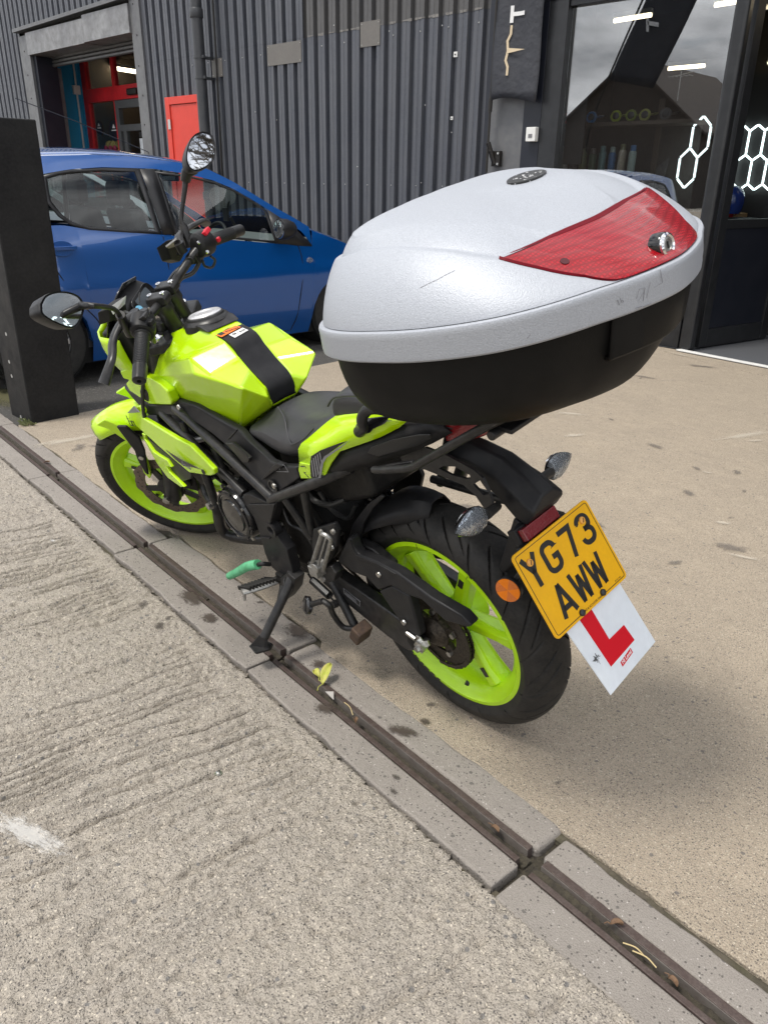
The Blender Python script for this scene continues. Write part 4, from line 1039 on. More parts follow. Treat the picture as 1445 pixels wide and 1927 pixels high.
def build_car(root, paint, roofpaint=None, wheel_spokes=8):
    ys = sorted(set([round(-1.76 + 0.035 * k, 4) for k in range(101)] + [YR - RA, YR + RA, YF - RA, YF + RA, 0.84, 0.86]))
    def sidept(y, z, o=0.0): return ((hw(z) + o) * endt(y), y, z)
    body, n = [], 12
    rows = []
    for y in ys:
        z0, z1 = lower(y), interp(BELT_T, y)
        rows.append([sidept(y, z0 + (z1 - z0) * k / n, 0.010 * math.exp(-((z0 + (z1 - z0) * k / n - 0.62) / 0.05) ** 2)) for k in range(n + 1)])
    side = grid(rows)
    arch = []
    for c in (YR, YF):
        a_ = [c + RA * math.cos(PI * k / 24) for k in range(25)]
        p1 = [sidept(y, lower(y) if abs(y - c) < RA - 1e-6 else 0.27) for y in a_]
        arch.append(grid([p1, [(p[0] - 0.20, p[1], p[2]) for p in p1]]))
    # upper frame: strip between window line and roof rail
    yu = [y for y in ys if -1.72 <= y <= 0.84]
    rows = []
    for y in yu:
        zr = interp(RAIL_T, y); zw = min(interp(WU_T, y), zr - 0.03) if y > -1.18 else interp(BELT_T, y)
        rows.append([sidept(y, zw + (zr - zw) * k / 4) for k in range(5)])
    frame_ = grid(rows)
    half = join(side, frame_, *arch)
    bd = obj('car_body', join(half, ([(-p[0], p[1], p[2]) for p in half[0]], [q[::-1] for q in half[1]])), paint, root, ang=28)
    # roof with shallow crown, raised gutter line
    rows = []
    for y in [y for y in yu if y <= 0.10]:
        zr = interp(RAIL_T, y); w = hw(zr) * endt(y)
        cw = 0.055 * min(1, (y + 1.72) / 0.5)
        rows.append([(w * s, y, zr + cw * (1 - abs(s) ** 2.4) - (0.008 if 0.86 < abs(s) < 0.93 else 0)) for s in [-1, -.95, -.93, -.9, -.86, -.82, -.6, -.3, 0, .3, .6, .82, .86, .9, .93, .95, 1]])
    obj('car_roof', grid(rows), roofpaint or paint, root, ang=40)
    rows = []
    for y in [0.10, 0.2, 0.3, 0.4, 0.5, 0.6, 0.7, 0.8, 0.86]:
        zr = interp(RAIL_T, min(y, 0.84)); w = hw(zr) - 0.02
        rows.append([(w * s, y + 0.10 * (1 - s * s), zr + 0.055 * (1 - abs(s) ** 2.4)) for s in [-1, -.7, -.35, 0, .35, .7, 1]])
    obj('windscreen', grid(rows), CAR_GLASS, root, ang=60)
    rows = []
    for y in [y for y in ys if y >= 0.84]:
        zb = interp(BELT_T, max(y, 0.86)); w = hw(zb) * endt(y)
        rows.append([(w * s, y + 0.06 * (1 - s * s), zb + 0.07 * (1 - abs(s) ** 3)) for s in [-1, -.85, -.5, 0, .5, .85, 1]])
    obj('bonnet', grid(rows), paint, root, ang=40)
    rows = [[(hw(z) * endt(-1.75) * s, -1.72 - 0.09 * (1 - s * s) + max(0, z - 0.9) * 0.32, z) for s in [-1, -.6, -.2, .2, .6, 1]] for z in [0.2, 0.5, 0.92, 1.0, 1.12, 1.26, 1.36]]
    obj('tailgate', grid(rows), paint, root, ang=40)
    rows = [[(hw(z) * endt(1.76) * s, 1.74 + 0.10 * (1 - s * s) - max(0, z - .45) * 0.4, z) for s in [-1, -.6, -.2, .2, .6, 1]] for z in [0.15, 0.3, 0.45, 0.52, 0.6]]
    obj('front_bumper', grid(rows), paint, root, ang=40)
    # side glazing, both sides
    def pane(outline, inset, name, m, o=-0.006):
        c = Vector((sum(p[0] for p in outline) / len(outline), sum(p[1] for p in outline) / len(outline)))
        return [tuple(c + (Vector(p) - c) * inset) for p in outline]
    RW = [(-1.10, 1.12), (-1.08, 1.262), (-0.99, 1.285), (-0.9, 1.298), (-0.68, 1.313), (-0.43, 1.315), (-0.41, 1.10), (-0.395, 0.915), (-0.6, 0.93), (-0.88, 0.955), (-0.99, 0.985), (-1.05, 1.035)]
    FW = [(-0.33, 1.30), (-0.11, 1.283), (0.10, 1.242), (0.25, 1.187), (0.40, 1.107), (0.49, 1.045), (0.51, 0.93), (0.53, 0.825), (0.14, 0.868), (-0.30, 0.912), (-0.315, 1.1)]
    for sg in (1, -1):
        for ol, ins in ((RW, 0.90), (FW, 0.93)):
            inn = pane(ol, ins, '', None)
            ring = grid([[(sg * (hw(p[1]) + 0.0035), p[0], p[1]) for p in ol], [(sg * (hw(p[1]) + 0.001), p[0], p[1]) for p in inn]], True)
            obj('window_seal', ring, CAR_TRIM, root, ang=50, solid=0.006)
            m_ = len(inn)
            # glass as strips so that it follows the curved side
            ymin, ymax = min(p[0] for p in inn), max(p[0] for p in inn)
            def cut(y, up):
                zs = []
                for a, b in zip(inn, inn[1:] + inn[:1]):
                    if (a[0] - y) * (b[0] - y) <= 0 and a[0] != b[0]:
                        zs.append(a[1] + (b[1] - a[1]) * (y - a[0]) / (b[0] - a[0]))
                return (max(zs) if up else min(zs)) if zs else 1.1
            rows = []
            for k in range(25):
                y = ymin + (ymax - ymin) * (0.001 + 0.998 * k / 24)
                zl, zu = cut(y, False), cut(y, True)
                rows.append([(sg * (hw(zl + (zu - zl) * t) - 0.006), y, zl + (zu - zl) * t) for t in (0, .25, .5, .75, 1)])
            obj('door_window', grid(rows, flip=sg < 0), CAR_GLASS, root, ang=60)
        # B pillar and mirror triangle in black
        obj('door_pillar', grid([[(sg * (hw(z) + 0.004), -0.425 + (1.31 - z) * 0.09, z), (sg * (hw(z) + 0.004), -0.322 + (1.31 - z) * 0.05, z)] for z in (1.312, 1.2, 1.1, 1.0, 0.912)], flip=sg > 0), CAR_TRIM, root, ang=60, solid=0.006)
        obj('mirror_base', grid([[(sg * (hw(z0 + (z1 - z0) * t) + 0.004), y, z0 + (z1 - z0) * t) for t in (0, .5, 1)] for y, z0, z1 in [(0.50, 0.823, 1.055), (0.6, 0.815, 0.995), (0.7, 0.80, 0.93), (0.84, 0.79, 0.80)]]), CAR_TRIM, root, ang=60, solid=0.006)
        mr = obj('door_mirror', loft([[(sg * (0.80 + 0.06 + 0.075 * r * math.cos(a)), yy, 0.925 + 0.075 * r * math.sin(a)) for a in [2 * PI * k / 16 for k in range(16)]] for yy, r in [(0.49, 0.97), (0.50, 1.0), (0.56, 0.95), (0.61, 0.7), (0.64, 0.3)]]), CAR_TRIM, root, ang=50)
        obj('mirror_pane', lathe([(0.066, 0), (0.06, 0.002)], (sg * 0.86, 0.487, 0.925), (0, -1, 0), 18), MIRROR, mr)
        obj('door_handle', join(lathe([(0.075, 0.0), (0.068, -0.012), (0.02, -0.02)], (sg * 0.803, -1.09, 0.855), (sg * 1, 0, 0.1), 20, squash=(1.0, 0.62)), span((sg * 0.798, -1.19, 0.845), (sg * 0.822, -1.0, 0.868))), paint, root, bevel=0.003)
        # shut lines
        for pts in ([(0.71, 0.80), (0.735, 0.72), (0.74, 0.62), (0.725, 0.5), (0.70, 0.28), (0.66, 0.16)], [(-0.39, 0.90), (-0.385, 0.7), (-0.37, 0.4), (-0.36, 0.16)], [(-1.15, 0.75), (-1.04, 0.55), (-0.93, 0.42), (-0.90, 0.36)], [(-0.40, 0.17), (0.65, 0.16)]):
            obj('shut_line', tube([(sg * (hw(z) + 0.0006) * endt(y), y, z) for y, z in pts], 0.0035, 6, 4), DARK_VOID, root)
        obj('side_indicator', lathe([(0.027, 0), (0.024, 0.008), (0.01, 0.012)], (sg * 0.802, 0.81, 0.69), (sg, 0, 0), 18, squash=(1.15, 0.8)), CLEAR, root)
        for c in (YR, YF):
            w = obj('car_wheel', lathe([(0.17, 0.005), (0.165, -0.03), (0.05, -0.04)], (sg * 0.745, c, 0.283), (sg, 0, 0), 36, cap=False), ALLOY, root)
            obj('tyre', lathe([(0.178, -0.16), (0.26, -0.16), (0.283, -0.135), (0.285, -0.03), (0.272, -0.003), (0.20, 0.008), (0.176, 0.0)], (sg * 0.745, c, 0.283), (sg, 0, 0), 48, cap=False), TYRE_CAR, w)
            for k in range(wheel_spokes):
                a = 2 * PI * k / wheel_spokes
                d = Vector((0, math.cos(a), math.sin(a))); e = Vector((0, -math.sin(a), math.cos(a)))
                o_ = Vector((sg * 0.745, c, 0.283))
                obj('spoke', prism([tuple(o_ + d * 0.03 - e * 0.026), tuple(o_ + d * 0.03 + e * 0.026), tuple(o_ + d * 0.168 + e * 0.017), tuple(o_ + d * 0.168 - e * 0.017)], (sg * -0.02, 0, 0)), ALLOY, w, bevel=0.003)
            obj('hub_cap', lathe([(0.05, -0.02), (0.05, 0.0), (0.03, 0.006)], (sg * 0.745, c, 0.283), (sg, 0, 0), 20), ALLOY, w)
            obj('wheel_well', lathe([(0.17, -0.05), (0.14, -0.10)], (sg * 0.745, c, 0.283), (sg, 0, 0), 24), DARK_VOID, w)
            obj('arch_liner', lathe([(0.30, -0.02), (0.31, -0.25)], (sg * 0.745, c, 0.283), (sg, 0, 0), 32), DARK_VOID, root)
        obj('headlamp', loft([[(sg * (0.60 + 0.10 * r * math.cos(a)), 1.60 + off + 0.06 * abs(math.cos(a)) * -1, 0.62 + 0.07 * r * math.sin(a)) for a in [2 * PI * k / 16 for k in range(16)]] for off, r in [(0, 1), (0.05, .9), (0.09, .5)]]), CLEAR, root, ang=50)
    obj('underbody', span((-0.70, -1.6, 0.12), (0.70, 1.6, 0.22)), DARK_VOID, root)
    # cabin
    obj('cabin_floor', join(span((-0.70, -1.55, 0.221), (0.70, 0.9, 0.35)), span((-0.70, -1.60, 0.351), (0.70, -1.25, 0.9)), span((-0.70, 0.75, 0.351), (0.70, 0.9, 0.75))), CAR_IN, root)
    obj('dashboard', loft([[(x, 0.46, 0.62), (x, 0.42, 0.78), (x, 0.50, 0.84), (x, 0.90, 0.85), (x, 0.90, 0.6)] for x in (-0.70, -0.3, 0.1, 0.70)]), CAR_IN_L, root, bevel=0.02)
    obj('air_vent', torus((0.56, 0.425, 0.80), (0, 1, 0.3), 0.042, 0.010, 24, 8), CAR_TRIM, root)
    obj('air_vent', torus((-0.56, 0.425, 0.80), (0, 1, 0.3), 0.042, 0.010, 24, 8), CAR_TRIM, root)
    obj('steering_wheel', join(torus((0.34, 0.24, 0.80), (0, -1, 0.45), 0.165, 0.014, 36, 10), lathe([(0.06, -0.02), (0.055, 0.02)], (0.34, 0.24, 0.80), (0, -1, 0.45), 20), span((0.19, 0.232, 0.795), (0.49, 0.25, 0.82)), cyl((0.34, 0.25, 0.79), (0.34, 0.42, 0.72), 0.03)), CAR_TRIM, root)
    for sx in (0.34, -0.34):
        st = obj('car_seat', join(prism([(sx - 0.22, -0.30, 0.40), (sx - 0.22, 0.16, 0.46), (sx - 0.22, 0.16, 0.58), (sx - 0.22, -0.30, 0.54)], (0.44, 0, 0)), prism([(sx - 0.21, -0.36, 0.5), (sx - 0.21, -0.24, 0.5), (sx - 0.21, -0.40, 1.06), (sx - 0.21, -0.50, 1.06)], (0.42, 0, 0))), CAR_IN, root, bevel=0.035, seg=3)
        obj('headrest', box((sx, -0.475, 1.16), (0.25, 0.08, 0.16)), CAR_IN, st, bevel=0.035, seg=3)
    obj('rear_seat', join(span((-0.6, -1.15, 0.40), (0.6, -0.72, 0.56)), prism([(-0.6, -1.22, 0.5), (-0.6, -1.10, 0.5), (-0.6, -1.22, 1.0), (-0.6, -1.31, 1.0)], (1.2, 0, 0))), CAR_IN, root, bevel=0.03, seg=3)
    obj('rear_mirror', join(box((0.0, 0.12, 1.27), (0.21, 0.03, 0.065)), cyl((0, 0.13, 1.28), (0, 0.22, 1.33), 0.01)), CAR_TRIM, root, bevel=0.008)
    obj('mirror_pane', box((0.0, 0.1035, 1.27), (0.19, 0.002, 0.05)), MIRROR, root)

blue = tag(empty('blue_car', (-5.576, 3.343, 0.0), math.radians(-3.5)), 'small blue hatchback parked nose to the ribbed wall behind the motorcycle', 'car')
build_car(blue, CAR_BLUE)
obj('roof_aerial', tube([(0.30, -0.20, 1.425), (0.14, -0.62, 1.60), (0.02, -0.95, 1.72)], 0.0028, 6), CAR_TRIM, blue)
ph = obj('phone_holder', join(cyl((0.12, 0.62, 0.86), (0.10, 0.56, 0.98), 0.012), box((0.10, 0.52, 1.0), (0.07, 0.02, 0.10)), cyl((0.11, 0.53, 1.04), (0.16, 0.52, 1.10), 0.008)), CAR_TRIM, blue, bevel=0.004)
white = tag(empty('white_car', (-8.05, 3.35, 0.03), math.radians(2.0)), 'white car parked on the far side of the blue hatchback', 'car')
white.scale = (1.02, 1.05, 1.06)
build_car(white, CAR_WHITE)

# ------------------------------------------------------------------ the motorcycle, in its own frame: x forward from the rear axle, y left, z up
bike = tag(empty('motorcycle'), 'fluorescent yellow green naked motorcycle leaning on its side stand over the drain', 'motorcycle')
bike.matrix_world = Matrix([[-0.997353, -0.070393, -0.018231, -0.97989], [0.072716, -0.965497, -0.250054, 1.3897], [0.0, -0.250718, 0.96806, 0.0], [0, 0, 0, 1]])
HD = Vector((1.426, 0, 0))
STM = Matrix.Translation(HD) @ Matrix([[0.845707, -0.52837, -0.074861], [0.52837, 0.809386, 0.256358], [-0.074861, -0.256358, 0.963679]]).to_4x4() @ Matrix.Translation(-HD)
def ST(s): return xf(s, STM)
def K(name, s, m, parent=None, **k): return obj(name, s, m, parent or bike, **k)
def plate(pts, t=0.006, inward=True):
    return prism(pts, (0, -t if inward else t, 0))
def M3(p): return [(a, -b, c) for a, b, c in p]

# ---- wheels
def wheel(cx_, cz_, R_t, wt, wr, front=False):
    """returns dict of shapes, unsteered"""
    o = (cx_, 0, cz_); d = (0, 1, 0)
    fl = 0.234
    prof = [(fl - .012, -wr - .002), (fl, -wr), (fl - .002, -wr + .010), (fl - 0.016, -wr + 0.014), (fl - .030, -wr + .022), (fl - .034, -0.01), (fl - .034, 0.01), (fl - .030, wr - .022), (fl - 0.016, wr - 0.014), (fl - .002, wr - .010), (fl, wr), (fl - .012, wr + .002)]
    inner = [(fl - .014, wr - .001), (fl - .026, wr - .010), (fl - .040, wr - .024), (fl - .046, 0.012), (fl - .046, -0.012), (fl - .040, -wr + .024), (fl - .026, -wr + .010), (fl - .014, -wr + .001)]
    rim = lathe(prof + inner + [prof[0]], o, d, 96, cap=False)
    # tyre with cut tread grooves
    n, m = 1000, 84
    rows = []
    M = at(o, d)
    bead = fl - 0.004
    sec = []
    for j in range(m + 1):
        a = -1 + 2 * j / m
        th = a * 1.92
        y = (wt) * math.sin(min(max(th, -PI / 2), PI / 2)) if abs(th) < PI / 2 else math.copysign(wt - (abs(th) - PI / 2) / 0.35 * (wt - wr * 0.98), th)
        rr_ = R_t - (wt * 0.83) * (1 - math.cos(th)) if abs(th) < PI / 2 else R_t - wt * 0.83 - (abs(th) - PI / 2) / 0.35 * (R_t - wt * 0.83 - bead)
        sec.append((rr_, y, abs(th)))
    N = 14
    k_ = np.arange(n)
    fr = k_ / n * N
    prm = []
    for j, (r, y, th) in enumerate(sec):
        s = th / (PI / 2)
        side = 1 if y >= 0 else 0
        g = np.zeros(n)
        for q, (off, s0, s1, wd_, curve) in enumerate([(0.0, 0.10, 0.90, 0.030, 0.85), (0.36, 0.30, 1.12, 0.024, 0.55), (0.70, 0.04, 0.66, 0.026, 0.95)]):
            c = fr + off + (0.5 if side else 0) - curve * s ** 1.15
            f_ = np.abs((c + 0.5) % 1 - 0.5)
            win = 1.0 if s0 < s < s1 else 0.0
            taper = min(1, (s - s0) / 0.14, (s1 - s) / 0.14) if win else 0
            g = np.maximum(g, win * np.clip((wd_ * max(0.25, taper) - f_) / 0.010, 0, 1))
        prm.append((r - 0.0070 * g, y))
    v = np.zeros((n, m + 1, 3))
    ang = k_ / n * 2 * PI
    for j in range(m + 1):
        v[:, j, 0] = prm[j][0] * np.cos(ang) + cx_
        v[:, j, 2] = prm[j][0] * np.sin(ang) + cz_
        v[:, j, 1] = prm[j][1]
    idx = np.arange(n)[:, None] * (m + 1) + np.arange(m)[None, :]
    nx = ((np.arange(n) + 1) % n)[:, None] * (m + 1) + np.arange(m)[None, :]
    F = np.stack([idx, nx, nx + 1, idx + 1], -1).reshape(-1, 4)
    tyre = (v.reshape(-1, 3).tolist(), F.tolist())
    return rim, tyre

def spokes(cx_, cz_, a0, n, r0=0.045, r1=0.192, w0=0.024, w1=0.0145, t0=0.022, t1=0.030, off=0.0):
    out = []
    for k in range(n):
        a = a0 + 2 * PI * k / n
        d = Vector((math.cos(a), 0, math.sin(a))); e = Vector((-math.sin(a), 0, math.cos(a))); o = Vector((cx_, off, cz_))
        rows = []
        for t in (0, .35, .7, .9, 1.0):
            r = r0 + (r1 - r0) * t; w = w0 + (w1 - w0) * t + (0.010 * ((t - .7) / .3) if t > .7 else 0); h = t0 + (t1 - t0) * t
            c = o + d * r
            rows.append([tuple(c + e * w * x + Vector((0, h * y, 0))) for x, y in [(-1, -.55), (-.6, -1), (.6, -1), (1, -.55), (1, .55), (.55, 1), (-.55, 1), (-1, .55)]])
        out.append((loft(rows), a))
    return out

RXZ, FXZ = (0.0, 0.303), (1.36, 0.303)
rim, tyre = wheel(RXZ[0], RXZ[1], 0.309, 0.068, 0.056)
rw = K('wheel', rim, LIME_WHEEL, ang=40)
rw['label'] = 'wide yellow green rear wheel'
K('tyre', tyre, RUBBER, rw, ang=50, fix=False)
for s, a in spokes(*RXZ, math.radians(112), 6, off=0.006):
    sp = K('spoke', s, LIME_WHEEL, rw, ang=40, bevel=0.004)
    d = Vector((math.cos(a), 0, math.sin(a)))
for k in (0, 2, 3, 4):
    a = math.radians(112 + 60 * k); d = Vector((math.cos(a), 0, math.sin(a)))
    K('spoke_cutout', box((RXZ[0] + d.x * 0.152, 0.0335, RXZ[1] + d.z * 0.152), (0.026, 0.004, 0.014), Matrix.Rotation(-a, 3, 'Y')), DECAL_DARK, rw)
K('hub', lathe([(0.03, -0.075), (0.052, -0.05), (0.042, -0.02), (0.042, 0.02), (0.062, 0.036), (0.066, 0.05), (0.05, 0.056)], (RXZ[0], 0, RXZ[1]), (0, 1, 0), 36), LIME_WHEEL, rw)
K('rim_print', join(*[prism([(RXZ[0] + r * math.cos(a + da), 0.0588, RXZ[1] + r * math.sin(a + da)) for r, da in ((0.222, 0), (0.230, 0.006), (0.230, 0.006 + w), (0.222, w))], (0, 0.0006, 0))
                      for a, w in [(math.radians(-77 + 5.2 * k), 0.05 + 0.012 * (k % 3)) for k in range(7)]]), DECAL_DARK, rw, ang=0)
K('rim_print', join(*[prism([(RXZ[0] + r * math.cos(a + da), 0.0588, RXZ[1] + r * math.sin(a + da)) for r, da in ((0.219, 0), (0.232, 0.004), (0.232, 0.009), (0.219, 0.005))], (0, 0.0006, 0))
                      for a in [math.radians(q) for q in (-20, -18, 40, 42, 78, 118)]]), DECAL_DARK, rw, ang=0)
K('valve', lathe([(0.009, 0), (0.008, 0.02), (0.006, 0.045)], (-0.0558,0.02,0.083), (0.5, 0.3, 0.4), 10), DECAL_DARK, rw)
# sprocket, chain, cush hub
tz = []
SR, NT = 0.098, 38
for k in range(NT * 4):
    a = 2 * PI * k / (NT * 4); r = SR + (0.0055 if k % 4 in (1, 2) else -0.003)
    tz.append((RXZ[0] + r * math.cos(a), 0.079, RXZ[1] + r * math.sin(a)))
holes = []
ring_in = [(RXZ[0] + 0.060 * math.cos(2 * PI * k / (NT * 4)), 0.079, RXZ[1] + 0.060 * math.sin(2 * PI * k / (NT * 4))) for k in range(NT * 4)]
spk = K('sprocket', join(grid([tz, ring_in], True), grid([[(x, 0.073, z) for x, y, z in ring_in], [(x, 0.073, z) for x, y, z in tz]], True), grid([[(x, 0.073, z) for x, y, z in tz], tz], True)), CHAIN, rw, ang=30)
K('sprocket_carrier', join(*[prism([(RXZ[0] + r * math.cos(a + s_ * w), 0.082, RXZ[1] + r * math.sin(a + s_ * w)) for r, s_, w in ((0.03, -1, .5), (0.068, -1, .18), (0.068, 1, .18), (0.03, 1, .5))], (0, -0.014, 0)) for a in [2 * PI * k / 5 + .3 for k in range(5)]], lathe([(0.042, 0.056), (0.042, 0.088), (0.03, 0.098), (0.02, 0.105)], (RXZ[0], 0, RXZ[1]), (0, 1, 0), 28)), CHAIN, rw, bevel=0.002)
for k in range(5):
    a = 2 * PI * k / 5 + 0.3
    K('sprocket_bolt', lathe([(0.008, 0), (0.008, 0.008)], (RXZ[0] + 0.062 * math.cos(a), 0.082, RXZ[1] + 0.062 * math.sin(a)), (0, 1, 0), 6), STEEL, rw)
# chain: two plates per pitch round the rear sprocket and forward to the engine
path = []
for k in range(41):
    a = math.radians(-92) - math.radians(186) * 0 + math.radians(188) * (k / 40) - PI
    path.append((RXZ[0] + (SR + .004) * math.cos(math.radians(96) + math.radians(170) * k / 40), RXZ[1] + (SR + .004) * math.sin(math.radians(96) + math.radians(170) * k / 40)))
FSP = (0.40, 0.395)
path = [(FSP[0] - 0.0, FSP[1] + 0.038)] + path + [(FSP[0], FSP[1] - 0.036)]
L_ = [0]
for a, b in zip(path[:-1], path[1:]): L_.append(L_[-1] + math.dist(a, b))
links = []
npitch = int(L_[-1] / 0.0127)
for k in range(npitch):
    s = k * 0.0127
    i = max(j for j in range(len(L_)) if L_[j] <= s)
    i = min(i, len(path) - 2)
    t = (s - L_[i]) / max(1e-6, L_[i + 1] - L_[i])
    p = Vector((path[i][0] + (path[i + 1][0] - path[i][0]) * t, 0, path[i][1] + (path[i + 1][1] - path[i][1]) * t))
    d = Vector((path[i + 1][0] - path[i][0], 0, path[i + 1][1] - path[i][1])).normalized(); e = Vector((-d.z, 0, d.x))
    w = 0.0058
    for yy in ((0.069, 0.0665) if k % 2 else (0.0715, 0.0645)), :
        for y0 in (yy[0] + 0.012, yy[1] + 0.0045):
            links.append(prism([tuple(p + d * a_ + e * b_ + Vector((0, y0, 0))) for a_, b_ in ((-.007, -w * .6), (-.003, -w), (.003, -w * .8), (.010, -w * .8), (.016, -w), (.0197, -w * .6), (.0197, w * .6), (.016, w), (.010, w * .8), (.003, w * .8), (-.003, w), (-.007, w * .6))], (0, -0.0016, 0)))
tag(K('drive_chain', join(*links), CHAIN, ang=0, fix=False), kind='stuff')

# front wheel, disc, fork, mudguard (all turned with the bars)
rim, tyre = wheel(FXZ[0], FXZ[1], 0.300, 0.056, 0.044)
fw = K('wheel', ST(rim), LIME_WHEEL, ang=40)
fw['label'] = 'narrow yellow green front wheel turned left'
K('tyre', ST(tyre), RUBBER, fw, ang=50, fix=False)
for s, a in spokes(*FXZ, math.radians(30), 6, t0=0.018, t1=0.024):
    K('spoke', ST(s), LIME_WHEEL, fw, ang=40, bevel=0.004)
K('hub', ST(lathe([(0.03, -0.05), (0.045, -0.03), (0.036, 0), (0.045, 0.03), (0.05, 0.05)], (FXZ[0], 0, FXZ[1]), (0, 1, 0), 32)), LIME_WHEEL, fw)
for k in (0, 2, 5):
    a = math.radians(30 + 60 * k); d = Vector((math.cos(a), 0, math.sin(a)))
    K('spoke_cutout', ST(box((FXZ[0] + d.x * 0.15, 0.026, FXZ[1] + d.z * 0.15), (0.024, 0.004, 0.012), Matrix.Rotation(-a, 3, 'Y'))), DECAL_DARK, fw)
# wavy drilled disc
nD = 240
ro = [0.137 + 0.0035 * math.sin(10 * 2 * PI * k / nD) + 0.0015 * math.sin(20 * 2 * PI * k / nD) for k in range(nD)]
out_ = [(FXZ[0] + ro[k] * math.cos(2 * PI * k / nD), 0.064, FXZ[1] + ro[k] * math.sin(2 * PI * k / nD)) for k in range(nD)]
in_ = [(FXZ[0] + 0.098 * math.cos(2 * PI * k / nD), 0.064, FXZ[1] + 0.098 * math.sin(2 * PI * k / nD)) for k in range(nD)]
bk = [[(x, 0.0595, z) for x, y, z in q] for q in (in_, out_)]
disc = K('brake_disc', ST(join(grid([out_, in_], True), grid(bk, True), grid([bk[1], out_], True), grid([in_, bk[0]], True))), DISC, fw, ang=30)
K('disc_hole', ST(join(*[lathe([(0.0033, 0), (0.0033, 0.0006)], (FXZ[0] + r * math.cos(a), 0.0640, FXZ[1] + r * math.sin(a)), (0, 1, 0), 8) for k in range(40) for r, a in [(0.108 + 0.009 * (k % 3), 2 * PI * k / 40)]])), DECAL_DARK, fw, ang=0)
K('disc_carrier', ST(join(*[prism([(FXZ[0] + r * math.cos(a), 0.066, FXZ[1] + r * math.sin(a)) for r, a in ((0.045, b - .35), (0.104, b - .06), (0.104, b + .16), (0.045, b + .25))], (0, -0.008, 0)) for b in [2 * PI * k / 5 for k in range(5)]], lathe([(0.05, 0.05), (0.05, 0.072), (0.028, 0.074)], (FXZ[0], 0, FXZ[1]), (0, 1, 0), 28))), BLACK_METAL, fw, bevel=0.001)

def fork(side):
    y = 0.086 * side
    # steering axis direction
    ax_ = Vector((-math.sin(math.radians(25.9)), 0, math.cos(math.radians(25.9))))
    a0 = Vector((1.345, y, 0.300))
    return a0, ax_
for side in (1, -1):
    a0, ax_ = fork(side)
    low = K('fork_leg', ST(join(lathe([(0.020, -0.04), (0.027, -0.03), (0.029, 0.0), (0.029, 0.115), (0.032, 0.12), (0.032, 0.145), (0.024, 0.15)], tuple(a0), tuple(ax_), 24), lathe([(0.022, -0.02), (0.022, 0.02)], tuple(a0 + Vector((0.012, 0.0, -0.006))), (0, 1, 0), 18))), BLACK_METAL)
    K('fork_tube', ST(lathe([(0.0205, 0.14), (0.0205, 0.44)], tuple(a0), tuple(ax_), 24)), FORK_CHROME, low)
    K('fork_sleeve', ST(lathe([(0.0225, 0.38), (0.0225, 0.70)], tuple(a0), tuple(ax_), 24)), BLACK_METAL, low)
    K('axle_nut', ST(lathe([(0.014, 0), (0.014, 0.008), (0.007, 0.009)], (FXZ[0] - 0.004, 0.123 * side, FXZ[1] - 0.002), (0, side, 0), 6)), STEEL, low)
K('brake_caliper', ST(join(prism([(1.235, 0.095, 0.30), (1.215, 0.095, 0.36), (1.245, 0.095, 0.425), (1.30, 0.095, 0.41), (1.29, 0.095, 0.33)], (0, -0.05, 0)), cyl((1.25, 0.10, 0.36), (1.25, 0.115, 0.36), 0.022), cyl((1.265, 0.10, 0.40), (1.265, 0.112, 0.40), 0.018), prism([(1.28, 0.10, 0.40), (1.31, 0.10, 0.43), (1.33, 0.10, 0.36), (1.30, 0.10, 0.33)], (0, -0.02, 0)))), ENGINE_BLACK, bevel=0.005)
K('brake_hose', ST(tube([(1.25, 0.115, 0.42), (1.24, 0.13, 0.55), (1.20, 0.13, 0.70), (1.12, 0.10, 0.85)], 0.006, 8, 6)), DECAL_DARK)
# mudguard: hood over the tyre with legs beside the fork
rows = []
for k in range(17):
    a = math.radians(57 + 54 * k / 16)
    r = 0.333 + 0.006 * math.sin(k)*0
    w = 0.074 - 0.022 * max(0, (4 - k) / 4.0) ** 2 - 0.02 * max(0, (k - 13) / 3.0)
    rows.append([(FXZ[0] + (r - 0.045 * abs(s) ** 3 + 0.012 * (1 - abs(s))) * math.cos(a), w * s, FXZ[1] + (r - 0.045 * abs(s) ** 3 + 0.012 * (1 - abs(s))) * math.sin(a)) for s in (-1, -.8, -.45, 0, .45, .8, 1)])
mg = K('mudguard', ST(grid(rows)), LIME, ang=40, solid=0.004)
for sgn in (1, -1):
    P1 = [(1.4492,0.086,0.6403),(1.4137,0.086,0.6164),(1.3832,0.086,0.5587),(1.3752,0.086,0.5177),(1.3885,0.086,0.4627),(1.4064,0.086,0.4063),(1.4024,0.086,0.3733),(1.3866,0.086,0.3879),(1.3598,0.086,0.4594),(1.3432,0.086,0.5338),(1.3487,0.086,0.5982),(1.3777,0.086,0.6379),(1.4025,0.086,0.6578)]
    P1 = [(a, b * sgn, c) for a, b, c in P1]
    K('mudguard_leg', ST(prism(P1, (0, -0.014 * sgn, 0))), LIME, mg, bevel=0.004)
    P2 = [(1.3599,0.104,0.6383),(1.3251,0.104,0.6337),(1.3075,0.104,0.5766),(1.3225,0.104,0.5193),(1.3493,0.104,0.4664),(1.3781,0.104,0.4063),(1.3832,0.104,0.4229),(1.3746,0.104,0.4848),(1.3594,0.104,0.5288),(1.3604,0.104,0.5538)]
    P2 = [(a, b * sgn, c) for a, b, c in P2]
    K('fork_guard', ST(prism(P2, (0, -0.012 * sgn, 0))), BLACK_PLASTIC, mg, bevel=0.005)
K('fork_guard_bolt', ST(lathe([(0.009, 0), (0.009, 0.004)], (1.3498,0.105,0.4957), (0, 1, 0), 10)), STEEL, mg)

